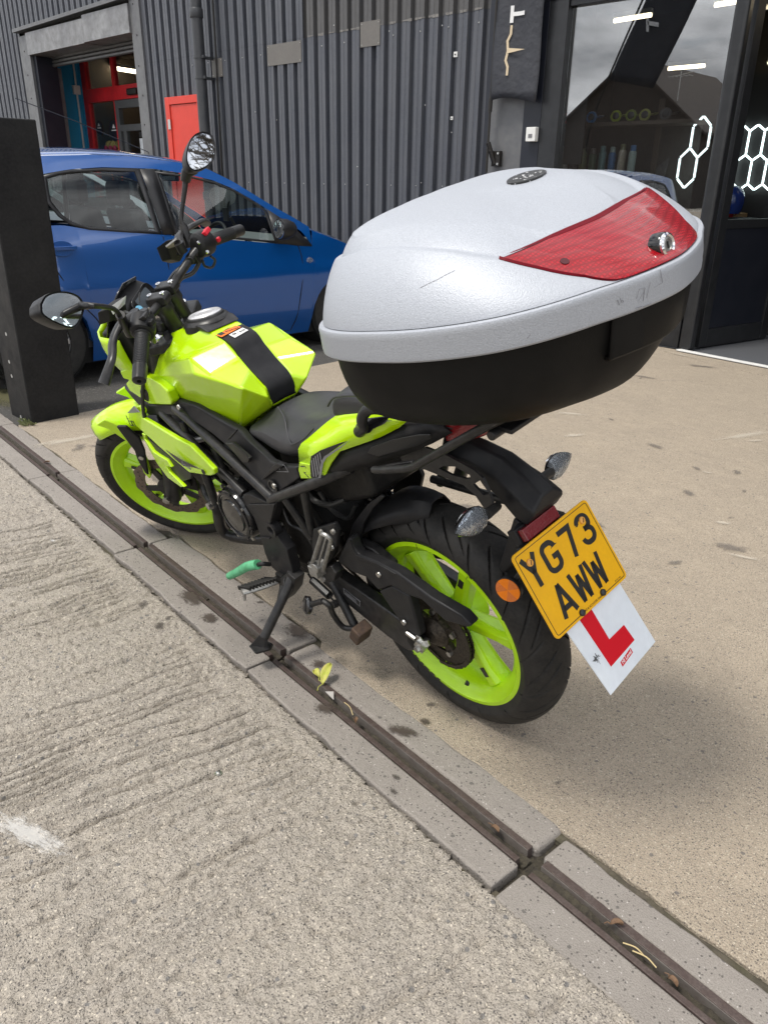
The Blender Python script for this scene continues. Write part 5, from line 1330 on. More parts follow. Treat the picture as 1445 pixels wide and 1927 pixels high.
# ---- frame tubes, engine, lower parts (left side, mirrored right where it would show)
def both(name, s, m, **k):
    K(name, s, m, **k); K(name, mir(s), m, **k)
both('frame_tube', tube([(0.9243,0.14,0.708), (0.838,0.15,0.6996), (0.455,0.165,0.5743)], 0.0135, 14), BLACK_METAL)
both('frame_tube', tube([(1.0324,0.14,0.6646), (0.9812,0.15,0.664), (0.6169,0.16,0.529)], 0.0125, 14), BLACK_METAL)
both('frame_tube', tube([(0.464,0.166,0.5668), (0.3225,0.163,0.6438), (0.2122,0.155,0.7037), (0.1453,0.12,0.7369)], 0.0135, 14), BLACK_METAL)
both('frame_tube', tube([(0.4033,0.16,0.5912), (0.3647,0.135,0.4661)], 0.011, 12), BLACK_METAL)
both('frame_tube', tube([(0.3075,0.155,0.649), (0.345,0.14,0.5381), (0.3693,0.13,0.4646)], 0.011, 12), BLACK_METAL)
both('frame_tube', tube([(0.898,0.145,0.672), (0.8916,0.145,0.6175)], 0.010, 10), BLACK_METAL)
both('frame_tube', tube([(0.7309,0.152,0.638), (0.7187,0.15,0.5528)], 0.010, 10), BLACK_METAL)
both('cross_tube', cyl((0.8945,0.145,0.6078), (0.8597,0.1,0.6113), 0.010), GREY_METAL)
both('cross_tube', cyl((0.6683,0.152,0.5473), (0.6889,0.1,0.5196), 0.011), GREY_METAL)
eng = K('engine', join(prism([(0.78, 0.11, 0.62), (0.52, 0.11, 0.60), (0.40, 0.11, 0.46), (0.38, 0.11, 0.34), (0.50, 0.11, 0.27), (0.72, 0.11, 0.30), (0.80, 0.11, 0.42)], (0, -0.22, 0)), prism([(0.96, 0.075, 0.66), (0.72, 0.075, 0.62), (0.74, 0.075, 0.44), (0.86, 0.075, 0.42)], (0, -0.15, 0))), ENGINE_BLACK, bevel=0.02, seg=3)
for k in range(7):
    K('cooling_fin', prism([(0.955 - 0.006 * k, 0.115, 0.64 - 0.026 * k), (0.74 + 0.003 * k, 0.115, 0.605 - 0.026 * k), (0.74 + 0.003 * k, 0.115, 0.597 - 0.026 * k), (0.955 - 0.006 * k, 0.115, 0.632 - 0.026 * k)], (0, -0.23, 0)), ENGINE_BLACK, eng, bevel=0.002)
ec = (0.6739,0.185,0.4498)
cov = K('engine_cover', lathe([(0.082, -0.08), (0.082, -0.015), (0.078, -0.004), (0.070, 0.0), (0.062, 0.002), (0.062, -0.001), (0.052, -0.001), (0.050, 0.004), (0.02, 0.006)], ec, (0, 1, 0), 48), BLACK_GLOSS, eng)
K('cover_ring', lathe([(0.074, -0.001), (0.0745, 0.0025), (0.069, 0.0035), (0.068, 0.001)], ec, (0, 1, 0), 48, cap=False), BLACK_METAL, eng)
K('clutch_bulge', lathe([(0.05, -0.06), (0.05, 0.0), (0.045, 0.008), (0.03, 0.010)], (0.6603,0.16,0.5017), (0, 1, 0), 32), BLACK_GLOSS, eng)
K('down_pipe', tube([(1.1706,0.03,0.3193), (1.1257,0.05,0.291), (1.0701,0.06,0.262), (1.1081,0.02,0.0995), (0.5, -0.08, 0.27), (0.1, -0.16, 0.33)], 0.02, 14, 6), BLACK_METAL, eng)
K('radiator', prism([(1.1723,0.12,0.5986),(1.0104,0.12,0.5276),(0.8825,0.12,0.4715),(0.9827,0.12,0.4093),(1.1107,0.12,0.4788),(1.244,0.12,0.5512)], (0, -0.24, 0)), ENGINE_BLACK, bevel=0.004)
K('crash_strut', tube([(0.827,0.16,0.54), (0.8154,0.165,0.4618), (0.8283,0.16,0.426)], 0.013, 12), BLACK_METAL)
K('strut_bolt', lathe([(0.013, 0), (0.012, 0.014), (0.006, 0.016)], (0.8501,0.165,0.4115), (0, 1, 0), 8), STEEL)
# inner dark mass: airbox, rear frame plates, linkage seen between the tubes
both('frame_plate', prism([(0.5619,0.105,0.4805),(0.4316,0.105,0.5603),(0.3693,0.105,0.4833),(0.2817,0.105,0.4846),(0.3156,0.105,0.42),(0.4409,0.105,0.2828),(0.5536,0.105,0.2505),(0.6189,0.105,0.3487)], (0, -0.02, 0)), ENGINE_BLACK, bevel=0.004)
K('air_box', prism([(0.52, 0.085, 0.70), (0.15, 0.085, 0.76), (0.13, 0.085, 0.64), (0.30, 0.085, 0.56), (0.5, 0.085, 0.58)], (0, -0.17, 0)), ENGINE_BLACK, bevel=0.015, seg=3)
sp_ = []
for k in range(46):
    a = k * PI / 4.5
    sp_.append((0.245 - 0.055 * k / 45 + 0.0, 0.032 * math.cos(a), 0.50 + 0.20 * k / 45 ))
    sp_[-1] = (sp_[-1][0] + 0.032 * math.sin(a) * 0.96, sp_[-1][1], sp_[-1][2] + 0.032 * math.sin(a) * 0.26)
ms = K('shock_absorber', cyl((0.25, 0, 0.46), (0.185, 0, 0.74), 0.018), ENGINE_BLACK)
K('shock_spring', tube(sp_, 0.0075, 8), BLACK_GLOSS, ms)
K('shock_collar', join(lathe([(0.045, 0), (0.045, 0.02)], (0.192, 0, 0.70), (-0.2, 0, 1), 24), lathe([(0.042, 0), (0.042, 0.03)], (0.247, 0, 0.48), (-0.2, 0, 1), 24)), BLACK_GLOSS, ms)
# swing arm with plastic cover
both('swingarm', join(prism([(0.3965,0.112,0.343),(0.3208,0.112,0.3377),(0.1296,0.112,0.3128),(0.0295,0.112,0.2954),(0.0154,0.112,0.2755),(0.0465,0.112,0.2325),(0.0903,0.112,0.2068),(0.1648,0.112,0.2122),(0.2894,0.112,0.2388),(0.4216,0.112,0.2718)], (0, -0.034, 0)), prism([(0.2941,0.105,0.4461),(0.2202,0.105,0.4966),(0.1574,0.105,0.4954),(0.0969,0.105,0.4741),(0.1036,0.105,0.447),(0.2586,0.105,0.424),(0.3135,0.105,0.3861)], (0, -0.028, 0))), BLACK_METAL, bevel=0.006)
K('swingarm_sticker', prism([(0.3156,0.1135,0.3067),(0.2498,0.1135,0.2934),(0.2586,0.1135,0.2706),(0.3199,0.1135,0.2862)], (0, -0.0008, 0)), DECAL_GREY, ang=0)
K('swingarm_sticker', prism([(0.3119,0.1142,0.3053),(0.2528,0.1142,0.2915),(0.2588,0.1142,0.2747),(0.315,0.1142,0.2918)], (0, -0.0006, 0)), DECAL_DARK, ang=0)
for q in range(3):
    K('sticker_line', prism([Vector(p) + Vector((0, 0.0008, -0.005 * q)) for p in [(0.3075,0.1145,0.3002),(0.2665,0.1145,0.2912),(0.2671,0.1145,0.2891),(0.3082,0.1145,0.2981)]], (0, -0.0004, 0)), DECAL_GREY, ang=0)
cg = K('chain_guard', join(prism([(0.2767,0.135,0.4286),(0.2422,0.135,0.4769),(0.2048,0.135,0.5308),(0.1929,0.135,0.5309),(0.1887,0.135,0.5059),(0.1789,0.135,0.4925),(0.1117,0.135,0.4996),(0.039,0.135,0.4996),(-0.0649,0.135,0.4773),(-0.1554,0.135,0.4724),(-0.18,0.135,0.4557),(-0.1694,0.135,0.4454),(-0.1008,0.135,0.4267),(-0.0317,0.135,0.4531),(0.0095,0.135,0.4451),(0.0722,0.135,0.4449),(0.1258,0.135,0.4044),(0.1625,0.135,0.4267),(0.2173,0.135,0.4181)], (0, -0.030, 0)),
                      prism([(0.1288,0.133,0.4016),(0.075,0.133,0.4422),(0.0121,0.133,0.4424),(0.0095,0.133,0.4151),(0.0055,0.133,0.3765),(0.0036,0.133,0.319),(0.0265,0.133,0.313),(0.0549,0.133,0.3179),(0.0906,0.133,0.3569)], (0, -0.026, 0))), BLACK_PLASTIC, bevel=0.006, seg=3)
K('guard_crease', prism([(0.1989,0.137,0.5298),(0.1926,0.137,0.5307),(0.189,0.137,0.5038),(0.1792,0.137,0.4905),(0.106,0.137,0.4987),(0.0395,0.137,0.4961),(0.0479,0.137,0.4907),(0.1122,0.137,0.4897),(0.1887,0.137,0.4783),(0.1992,0.137,0.4963)], (0, -0.004, 0)), BLACK_PLASTIC, cg, bevel=0.002)
for p in ((0.0484,0.1365,0.3461), (0.1062,0.1365,0.4651)):
    K('guard_bolt', lathe([(0.008, 0), (0.007, 0.004)], p, (0, 1, 0), 10), STEEL, cg)
ad = K('axle_block', prism([(0.0524,0.132,0.3167),(0.0033,0.132,0.3082),(-0.0105,0.132,0.3058),(-0.0045,0.132,0.2851),(0.0435,0.132,0.2571),(0.0599,0.132,0.276)], (0, -0.02, 0)), ENGINE_BLACK, bevel=0.003)
K('axle_nut', lathe([(0.017, 0), (0.017, 0.016), (0.009, 0.018), (0.008, 0.026)], (-0.0019,0.13,0.2993), (0, 1, 0), 6), STEEL, ad)
K('adjuster_plate', prism([(0.0143,0.136,0.3221),(-0.0004,0.136,0.3235),(-0.0076,0.136,0.3157),(-0.026,0.136,0.3278),(-0.03,0.136,0.3133),(-0.0121,0.136,0.2944),(0.0128,0.136,0.2781),(0.0202,0.136,0.2947)], (0, -0.004, 0)), STEEL, ad, bevel=0.001)
K('adjuster_bolt', cyl((0.0468,0.135,0.3118), (0.0185,0.135,0.3069), 0.006, n=8), STEEL, ad)
rows = []
for k in range(13):
    a = math.radians(10 + 78 * k / 12); r = 0.335
    w = 0.088 if k < 9 else 0.088 - 0.012 * (k - 8)
    rows.append([(r * math.cos(a) - 0.03 * abs(s) ** 4 * math.cos(a), w * s, 0.303 + r * math.sin(a) - 0.05 * abs(s) ** 4 * math.sin(a)) for s in (-1, -.85, -.5, 0, .5, .85, 1)])
K('rear_hugger', grid(rows), BLACK_PLASTIC, ang=40, solid=0.004)
K('hugger_side', prism([(0.2673,0.092,0.4792),(0.231,0.092,0.5371),(0.1567,0.092,0.6183),(0.0959,0.092,0.6671),(0.0863,0.092,0.6634),(0.1396,0.092,0.6126),(0.1864,0.092,0.5543),(0.2281,0.092,0.4657),(0.2537,0.092,0.4348)], (0, -0.008, 0)), BLACK_PLASTIC, bevel=0.003)
# footrest hanger cover (tall black plate), pegs, stands, levers
lp = K('footrest_cover', join(prism([(0.5965,0.175,0.5409),(0.5579,0.175,0.5559),(0.4793,0.175,0.5583),(0.4209,0.175,0.5774),(0.4455,0.175,0.5424),(0.4862,0.175,0.4884),(0.5073,0.175,0.4577),(0.475,0.175,0.4635),(0.4692,0.175,0.4484),(0.4436,0.175,0.4168),(0.4486,0.175,0.3389),(0.4733,0.175,0.3145),(0.5258,0.175,0.2921),(0.5704,0.175,0.3102),(0.5779,0.175,0.3525),(0.5705,0.175,0.4201),(0.5749,0.175,0.4721),(0.6002,0.175,0.5067)], (0, -0.03, 0)), prism([(0.5738,0.176,0.5202),(0.4253,0.176,0.5748),(0.4994,0.176,0.4666),(0.5132,0.176,0.4524)], (0, 0.004, 0))), BLACK_PLASTIC, bevel=0.006, seg=3)
K('pivot_socket', lathe([(0.022, -0.02), (0.022, 0.004), (0.013, 0.004), (0.012, -0.01)], (0.4882,0.178,0.4687), (0, 1, 0), 24), BLACK_PLASTIC, lp)
K('hanger_rib', prism([(0.5641,0.181,0.4155),(0.5094,0.181,0.434),(0.5113,0.181,0.4297),(0.5661,0.181,0.411)], (0, -0.006, 0)), BLACK_PLASTIC, lp, bevel=0.001)
both('footrest_plate', prism([(0.3269,0.15,0.5169),(0.2222,0.15,0.5765),(0.2155,0.15,0.5544),(0.2405,0.15,0.4967),(0.2825,0.15,0.4593),(0.322,0.15,0.4081),(0.3567,0.15,0.3608),(0.3648,0.15,0.3891),(0.3568,0.15,0.4481)], (0, -0.014, 0)), BLACK_PLASTIC, bevel=0.004)
pp0, pp1 = Vector((0.316,0.17,0.4169)), Vector((0.1889,0.2,0.5771))
def slot_ring(a, b, w, t, nrm):
    d = (b - a).normalized(); e = d.cross(nrm).normalized()
    pts = []
    for k in range(9):
        q = -PI / 2 + PI * k / 8
        pts.append(b + d * w * 0.9 * math.cos(q) + e * w * math.sin(q))
    for k in range(9):
        q = PI / 2 + PI * k / 8
        pts.append(a + d * w * 0.9 * math.cos(q) + e * w * math.sin(q) * 1.3)
    return tube([*pts, pts[0]], t, 8)
nrm_ = Vector((-0.45, 0.75, 0.25)).normalized()
pg = K('passenger_footrest', slot_ring(pp0, pp1, 0.013, 0.0055, nrm_), GREY_METAL)
K('footrest_web', join(tube([pp0, pp1], 0.004, 6), cyl(pp0 - Vector((0, .02, 0)), pp0 + Vector((0, 0.012, 0)), 0.014), box(tuple(pp0 + (pp0 - pp1) * 0.12), (0.034, 0.03, 0.03))), GREY_METAL, pg, bevel=0.003)
K('footrest_bracket', prism([(0.3456,0.152,0.3849),(0.2852,0.152,0.4189),(0.2693,0.152,0.4022),(0.289,0.152,0.3687),(0.3234,0.152,0.3454),(0.3499,0.152,0.3473)], (0, -0.03, 0)), BLACK_METAL, bevel=0.004)
K('bracket_bolt', lathe([(0.011, 0), (0.010, 0.006)], (0.3357,0.153,0.3582), (0, 1, 0), 10), GREY_METAL)
f0, f1 = Vector((0.5393,0.185,0.2771)), Vector((0.5613,0.285,0.2924))
fr_ = K('rider_footrest', tube([f0, f0 + (f1 - f0) * 0.5, f1], [0.013, 0.015, 0.012], 12, flat=(1.25, 0.7)), GREY_METAL)
for k in range(9):
    c = f0 + (f1 - f0) * (0.14 + 0.095 * k)
    K('tread_rib', box(tuple(c + Vector((0, 0, 0.009))), (0.040, 0.0055, 0.014), Matrix.Rotation(0.5, 3, 'Z')), RUBBER, fr_, bevel=0.002)
K('footrest_tip', cyl(f1 + Vector((0.0, -.006, -.006)), f1 + Vector((0.0, 0.0, -0.030)), 0.0045, n=8), GREY_METAL, fr_)
K('footrest_clevis', join(cyl(Vector((0.5079,0.165,0.2937)), f0, 0.012), box(tuple(Vector((0.5214,0.175,0.2903))), (0.03, 0.02, 0.03))), ENGINE_BLACK, fr_, bevel=0.003)
gl = K('gear_lever', tube([(0.5471,0.185,0.3308), (0.5459,0.205,0.3463), (0.5661,0.215,0.34), (0.6054,0.225,0.3233), (0.6625,0.23,0.2834), (0.7196,0.235,0.2426)], 0.0065, 10, 5), BLACK_METAL)
K('rubber_sleeve', tube([(0.5605,0.214,0.3437), (0.6054,0.225,0.3233), (0.6713,0.23,0.2774), (0.7288,0.236,0.239)], [0.0145, 0.014, 0.013, 0.0115], 14, 5), GREEN_TAPE, gl)
# hoses, wiring and fasteners round the engine
for pts, r in [([(0.6699,0.12,0.4867),(0.5834,0.13,0.4693),(0.5697,0.12,0.4146),(0.5682,0.1,0.3283)], .007), ([(1.0253,0.1,0.6623),(0.9263,0.11,0.6377),(0.9019,0.1,0.5488),(0.837,0.11,0.4714)], .006), ([(0.387,0.12,0.6235),(0.3522,0.11,0.5745),(0.3013,0.1,0.571),(0.2567,0.08,0.5911)], .008), ([(0.4942,0.125,0.5162),(0.4712,0.13,0.4674),(0.4312,0.12,0.451),(0.3969,0.11,0.3885)], .005), ([(0.3343,0.1,0.5989),(0.3115,0.09,0.5457),(0.2799,0.07,0.5216),(0.2467,0.06,0.5678)], .006)]:
    K('hose', tube(pts, r, 8, 6), DECAL_DARK, eng)
for k in range(8):
    a = 2 * PI * k / 8 + .2
    K('case_bolt', lathe([(0.005, 0), (0.0045, 0.005)], (ec[0] + 0.077 * math.cos(a), ec[1] - 0.003, ec[2] + 0.077 * math.sin(a)), (0, 1, 0), 6), STEEL if k % 3 == 0 else BLACK_METAL, eng)
for p in ((0.5022,0.125,0.408), (0.4882,0.125,0.3498), (0.4278,0.125,0.3485), (0.5248,0.125,0.4439), (0.2785,0.155,0.5325), (0.2236,0.155,0.5543), (0.2491,0.155,0.4963), (0.8039,0.13,0.4744), (0.6466,0.16,0.3674)):
    K('case_bolt', lathe([(0.008, 0), (0.007, 0.006), (0.004, 0.007)], p, (0, 1, 0), 8), STEEL, eng)
K('engine_guard', prism([(0.4729,0.118,0.5028),(0.396,0.118,0.4892),(0.3755,0.118,0.4202),(0.4487,0.118,0.3161),(0.5149,0.118,0.3055),(0.5413,0.118,0.3971)], (0, -0.03, 0)), ENGINE_BLACK, eng, bevel=0.012, seg=3)
# side stand
k0, k1 = Vector((0.4694,0.16,0.3306)), Vector((0.4714,0.305,0.1862))
ss = K('side_stand', join(tube([k0, k0 + (k1 - k0) * 0.25 + Vector((-0.008, 0, 0)), k1], [0.016, 0.013, 0.0135], 14, 4), prism([(0.5257,0.15,0.2871),(0.4593,0.15,0.3397),(0.4285,0.15,0.3315),(0.4596,0.15,0.2758),(0.5202,0.15,0.2114),(0.5499,0.15,0.2089)], (0, 0.035, 0))), BLACK_METAL, bevel=0.002)
kf = Vector((0.4849,0.315,0.1541))
K('stand_foot', prism([tuple(kf + Vector(p)) for p in [(0.026, 0.022, -0.004), (-0.014, 0.028, -0.004), (-0.026, -0.012, -0.012), (-0.008, -0.034, -0.018), (0.020, -0.028, -0.016)]], (0, 0.004, 0.012)), BLACK_METAL, ss, bevel=0.004)
K('stand_foot_web', prism([tuple(k1 + (k0 - k1) * 0.16), tuple(kf + Vector((0.022, 0.012, 0.004))), tuple(kf + Vector((-0.018, -0.010, -0.004)))], (0.004, 0.012, 0)), BLACK_METAL, ss, bevel=0.003)
def coil(a, b, r, w, turns):
    a, b = Vector(a), Vector(b)
    x, y, z = frame(b - a)
    P = [a + (b - a) * (k / (turns * 8)) + (x * math.cos(k * PI / 4) + y * math.sin(k * PI / 4)) * r for k in range(turns * 8 + 1)]
    return tube(P, w, 6)
s1a, s1b = (0.4754,0.2,0.2946), (0.4641,0.235,0.2559)
K('stand_spring', coil(s1a, s1b, 0.009, 0.0028, 14), DECAL_DARK, ss)
K('spring_hook', join(tube([(0.484,0.185,0.3106), s1a], 0.0028, 6), tube([s1b, (0.464,0.245,0.2419)], 0.0028, 6), lathe([(0.009, -0.006), (0.009, 0.006)], (0.4683,0.245,0.2377), (0.3, 0.5, 0.2), 10)), BLACK_METAL, ss)
# centre stand with rusty pad and its pedal
cs = K('centre_stand', tube([(0.3739,0.11,0.3079), (0.3225,0.12,0.2464), (0.274,0.13,0.1916)], 0.0125, 12), BLACK_METAL)
K('stand_pad', box((0.2502,0.135,0.2008), (0.035, 0.05, 0.055), Matrix.Rotation(-0.5, 3, 'Y')), RUST, cs, bevel=0.005)
K('stand_pedal_arm', tube([(0.2667,0.14,0.2069), (0.2975,0.155,0.2089), (0.3041,0.17,0.258), (0.2946,0.18,0.3032), (0.3113,0.185,0.3146)], 0.008, 10, 5), BLACK_METAL, cs)
K('stand_pedal', lathe([(0.022, 0), (0.026, 0.004), (0.026, 0.012), (0.02, 0.016)], (0.3856,0.185,0.2623), (0.35, 0.8, 0.45), 20, squash=(1.15, 0.9)), BLACK_GLOSS, cs)
K('stand_pedal_lug', cyl((0.3113,0.185,0.3146), (0.3666,0.188,0.2778), 0.008), BLACK_METAL, cs)
s2a, s2b = (0.4364,0.13,0.2884), (0.3594,0.135,0.2742)
K('stand_spring', coil(s2a, s2b, 0.010, 0.003, 15), DECAL_DARK, cs)
K('spring_hook', join(tube([(0.459,0.125,0.2972), s2a], 0.003, 6), tube([s2b, (0.3416,0.135,0.2586)], 0.003, 6), lathe([(0.011, -0.008), (0.011, 0.008)], (0.3439,0.135,0.2518), (0, 1, 0.2), 10)), BLACK_METAL, cs)

# ---- bodywork
# faceted tank, left half then mirrored
S = [(0.8089,0.043,0.9381), (0.6944,0.043,0.9141), (0.644,0.043,0.877), (0.6068,0.043,0.8455), (0.5535,0.041,0.8086), (0.549,0.04,0.757)]
A0, R1, R2, R3 = (0.8626,0.128,0.8614), (0.7086,0.15,0.8622), (0.5292,0.122,0.849), (0.5172,0.062,0.7968)
F0, F1, F2, N0 = (0.8842,0.044,0.926), (1.0221,0.07,0.8832), (1.085,0.098,0.8205), (1.0857,0.122,0.7667)
b1, b2, b3, b4 = (0.9838,0.112,0.7127), (0.8489,0.11,0.7238), (0.765,0.106,0.7087), (0.6739,0.088,0.6787)
U1, U2 = (0.741, 0.133, 0.894), (0.660, 0.130, 0.862)
tv = S + [A0, R1, R2, R3, F0, F1, F2, N0, b1, b2, b3, b4, U1, U2]
(iS0, iS1, iSm, iS2, iS3, iS4, iA, iR1, iR2, iR3, iF0, iF1, iF2, iN, ib1, ib2, ib3, ib4, iU1, iU2) = range(20)
tf = [(iS0, iS1, iA), (iS1, iU1, iA), (iU1, iR1, iA), (iS1, iSm, iU2, iU1), (iU1, iU2, iR2, iR1), (iSm, iS2, iR2, iU2), (iS2, iS3, iR3, iR2), (iS3, iS4, iR3), (iF0, iS0, iA), (iF0, iA, iF1), (iF1, iA, iF2), (iF2, iA, iN), (iA, iR1, iN),
      (iN, iR1, ib1), (iR1, ib2, ib1), (iR1, ib3, ib2), (iR1, iR2, ib3), (iR2, ib4, ib3), (iR2, iR3, ib4), (iR3, iS4, ib4)]
n_ = len(tv)
tv2 = tv + [(x, -y, z) for x, y, z in tv]
tf2 = tf + [tuple(i + n_ for i in q)[::-1] for q in tf]
cen = [iF0, iS0, iS1, iSm, iS2, iS3, iS4, ib4]
for a, b in zip(cen[:-1], cen[1:]): tf2.append((a, b, b + n_, a + n_))
fr0 = [iF0, iF1, iF2, iN, ib1]
for a, b in zip(fr0[:-1], fr0[1:]): tf2.append((b, a, a + n_, b + n_))
tank = K('fuel_tank', (tv2, tf2), LIME, ang=24, bevel=0.016, seg=5)
tank.modifiers['bevel'].angle_limit = math.radians(9)
# matt strip down the middle, running in under the seat
def strip_row(p, dw=0.0, dz=0.005):
    return [(p[0], p[1] * s * (1 + dw), p[2] + dz * (1 - 0.35 * abs(s)) - (0.006 if abs(s) > .98 else 0)) for s in (-1, -.97, -.5, 0, .5, .97, 1)]
ctl = spline([F0, S[1], S[2], S[3], S[4], S[5]], 4)
stp = K('tank_strip', grid([strip_row(p) for p in ctl]), STRAP, tank, ang=40, solid=0.004)
GREY_CAP = mat('brushed_cap', (0.62, 0.62, 0.63), 0.3, metal=0.5)
cc = Vector((0.845, 0, 0.9385)); cn = Vector((0.10, 0, 1)).normalized()
cap = K('filler_cap', lathe([(0.066, -0.02), (0.066, -0.004), (0.060, 0.004), (0.054, 0.006), (0.052, 0.011), (0.046, 0.013)], tuple(cc), tuple(cn), 48), BLACK_METAL, tank)
K('cap_lid', lathe([(0.0475, 0.0), (0.047, 0.0145), (0.043, 0.0175), (0.036, 0.0165), (0.034, 0.018), (0.028, 0.018), (0.026, 0.0165), (0.01, 0.0165)], tuple(cc), tuple(cn), 48), GREY_CAP, tank)
K('cap_cowl', loft([[(0.905, y, 0.922), (0.905, y, 0.930), (0.86, y * 1.1, 0.944), (0.79, y * 1.05, 0.9425), (0.755, y, 0.930)] for y in (-0.052, -0.03, 0, 0.03, 0.052)]), BLACK_METAL, tank, bevel=0.006)
def onstrip(px_pts, lift=0.0085):
    return px_pts
def decal(poly, m, name, parent, t=0.0007):
    c = sum((Vector(p) for p in poly), Vector()) / len(poly)
    nrm = Vector((0, 0, 0))
    for i in range(len(poly)): nrm += Vector(poly[i]).cross(Vector(poly[(i + 1) % len(poly)]))
    nrm.normalize()
    cl = tuple(nrm * t)
    return K(name, prism(poly, cl), m, parent, ang=0)
def stp_z(x):  # height of the strip along the bike
    xs = sorted((p.x, p.z) for p in ctl)
    return float(np.interp(x, [a for a, b in xs], [b for a, b in xs])) + 0.0062
def on_strip(x, y): return (x, y, stp_z(x))
def sticker(c, wx, wy, rot, m, name, par, lift=0.0):
    pts = []
    for a, b in ((-1, -1), (1, -1), (1, 1), (-1, 1)):
        dx, dy = a * wx / 2, b * wy / 2
        x, y = c[0] + dx * math.cos(rot) - dy * math.sin(rot), c[1] + dx * math.sin(rot) + dy * math.cos(rot)
        pts.append((x, y, stp_z(x) + lift))
    return K(name, prism(pts, (0, 0, 0.0006)), m, par, ang=0)
os_ = sticker((0.722, 0.010), 0.022, 0.068, 0.12, DECAL_ORANGE, 'warning_sticker', tank)
sticker((0.724, 0.032), 0.016, 0.016, 0.12, DECAL_DARK, 'sticker_print', os_, 0.0007)
for k in range(7):
    sticker((0.7235 - 0.001 * k, 0.016 - 0.0055 * k), 0.006, 0.0035, 0.12, DECAL_DARK, 'sticker_print', os_, 0.0007)
ws = sticker((0.694, -0.003), 0.022, 0.048, 0.12, DECAL_WHITE, 'fuel_sticker', tank)
def strip_text(body, x, y, size, par):
    M = Matrix.Translation((x, y, stp_z(x) + 0.0007)) @ Matrix.Rotation(math.atan2(stp_z(x - .01) - stp_z(x + .01), 0.02), 4, 'Y') @ Matrix.Rotation(-PI / 2 + 0.12, 4, 'Z')
    K('sticker_print', text(body, size, M, 0.0002), INK, par, ang=0)
strip_text('E5', 0.695, 0.009, 0.011, ws); strip_text('E10', 0.693, -0.014, 0.011, ws)
for y in (0.009, -0.014):
    K('sticker_ring', torus((0.6942, y, stp_z(0.694) + 0.0006), (0.35, 0, 1), 0.0092, 0.0005, 24, 4), INK, ws, ang=0)
# tank emblem: ring with inner strokes
e0 = Vector((1.0554,0.092,0.8301)); en = Vector((0.25, 0.85, 0.45)).normalized()
K('tank_emblem', join(torus(tuple(e0 + en * 0.008), tuple(en), 0.026, 0.0012, 32, 6), *[xf(span((-0.02, -0.0012, -0.0012), (0.02, 0.0012, 0.0012)), at(tuple(e0 + en * 0.009), tuple(en)) @ Matrix.Rotation(q, 4, 'Z')) for q in (0.3, 1.2, 2.2)]), DECAL_DARK, tank, ang=0)
# green nose piece below the tank
both('tank_nose', prism([(1.2438,0.14,0.7189),(1.1766,0.14,0.7562),(1.0952,0.142,0.782),(1.0235,0.146,0.7894),(0.9454,0.152,0.7861),(0.9119,0.152,0.7701),(0.9112,0.15,0.7343),(0.9266,0.148,0.7213),(1.0122,0.148,0.7015),(1.0943,0.146,0.6833),(1.1606,0.144,0.6909),(1.2319,0.14,0.6956)], (0, -0.03, 0)), LIME, bevel=0.006, seg=3)
# black under-tank side panel
SPL = [(1.3107,0.128,0.6904),(1.2678,0.132,0.6899),(1.1754,0.138,0.6868),(1.1146,0.139,0.6736),(0.9537,0.134,0.7087),(0.9262,0.13,0.732),(0.8102,0.128,0.7377),(0.7206,0.126,0.7256),(0.6438,0.122,0.7141),(0.6073,0.12,0.7099),(0.5474,0.134,0.6967),(0.4732,0.152,0.6958),(0.4298,0.156,0.6862),(0.3706,0.158,0.6917),(0.3073,0.158,0.7097),(0.3073,0.158,0.6775),(0.3309,0.158,0.6609),(0.4563,0.162,0.5755),(0.4928,0.16,0.5863),(0.5281,0.158,0.6013),(0.6042,0.154,0.6556),(0.7153,0.15,0.6813),(0.8355,0.15,0.7035),(0.9658,0.148,0.6774),(1.1436,0.142,0.6311),(1.2119,0.136,0.644),(1.2622,0.132,0.6629)]
sp = K('side_panel', plate(SPL, 0.02), BLACK_PLASTIC, bevel=0.006, seg=3)
K('side_panel', mir(plate(SPL, 0.02)), BLACK_PLASTIC, bevel=0.006, seg=3)
K('panel_crease', prism([(0.6139,0.161,0.7012),(0.5502,0.161,0.7446),(0.5501,0.161,0.74),(0.6067,0.161,0.7)], (0, -0.008, 0)), BLACK_PLASTIC, sp, bevel=0.002)
K('panel_crease', prism([(0.4881,0.166,0.6202),(0.404,0.166,0.6871),(0.3821,0.166,0.7013),(0.3585,0.166,0.6996),(0.4175,0.166,0.6616),(0.4784,0.166,0.6202)], (0, -0.014, 0)), BLACK_PLASTIC, sp, bevel=0.003)
vt = K('vent_tray', prism([(0.63,0.163,0.685),(0.5901,0.163,0.6961),(0.5198,0.163,0.6706),(0.5357,0.163,0.6532),(0.5624,0.163,0.6451)], (0, -0.012, 0)), BLACK_METAL, sp, bevel=0.003)
for k in range(8):
    t = k / 7
    a = Vector((0.5716,0.1665,0.6967)).lerp(Vector((0.5198,0.1665,0.6803)), t)
    K('vent_slot', box(tuple(a), (0.0035, 0.003, 0.016), Matrix.Rotation(0.5, 3, 'Y')), DECAL_DARK, vt)
K('panel_hole', lathe([(0.019, 0), (0.019, 0.003), (0.015, 0.003), (0.014, -0.004)], (0.4378,0.163,0.6144), (0, 1, 0), 24), DECAL_DARK, sp)
K('panel_bolt', lathe([(0.008, 0), (0.007, 0.005)], (0.4269,0.164,0.6202), (0, 1, 0), 8), STEEL, sp)
K('panel_bolt', lathe([(0.009, 0), (0.008, 0.004)], (0.8715,0.15,0.7284), (0, 1, 0), 8), STEEL, sp)
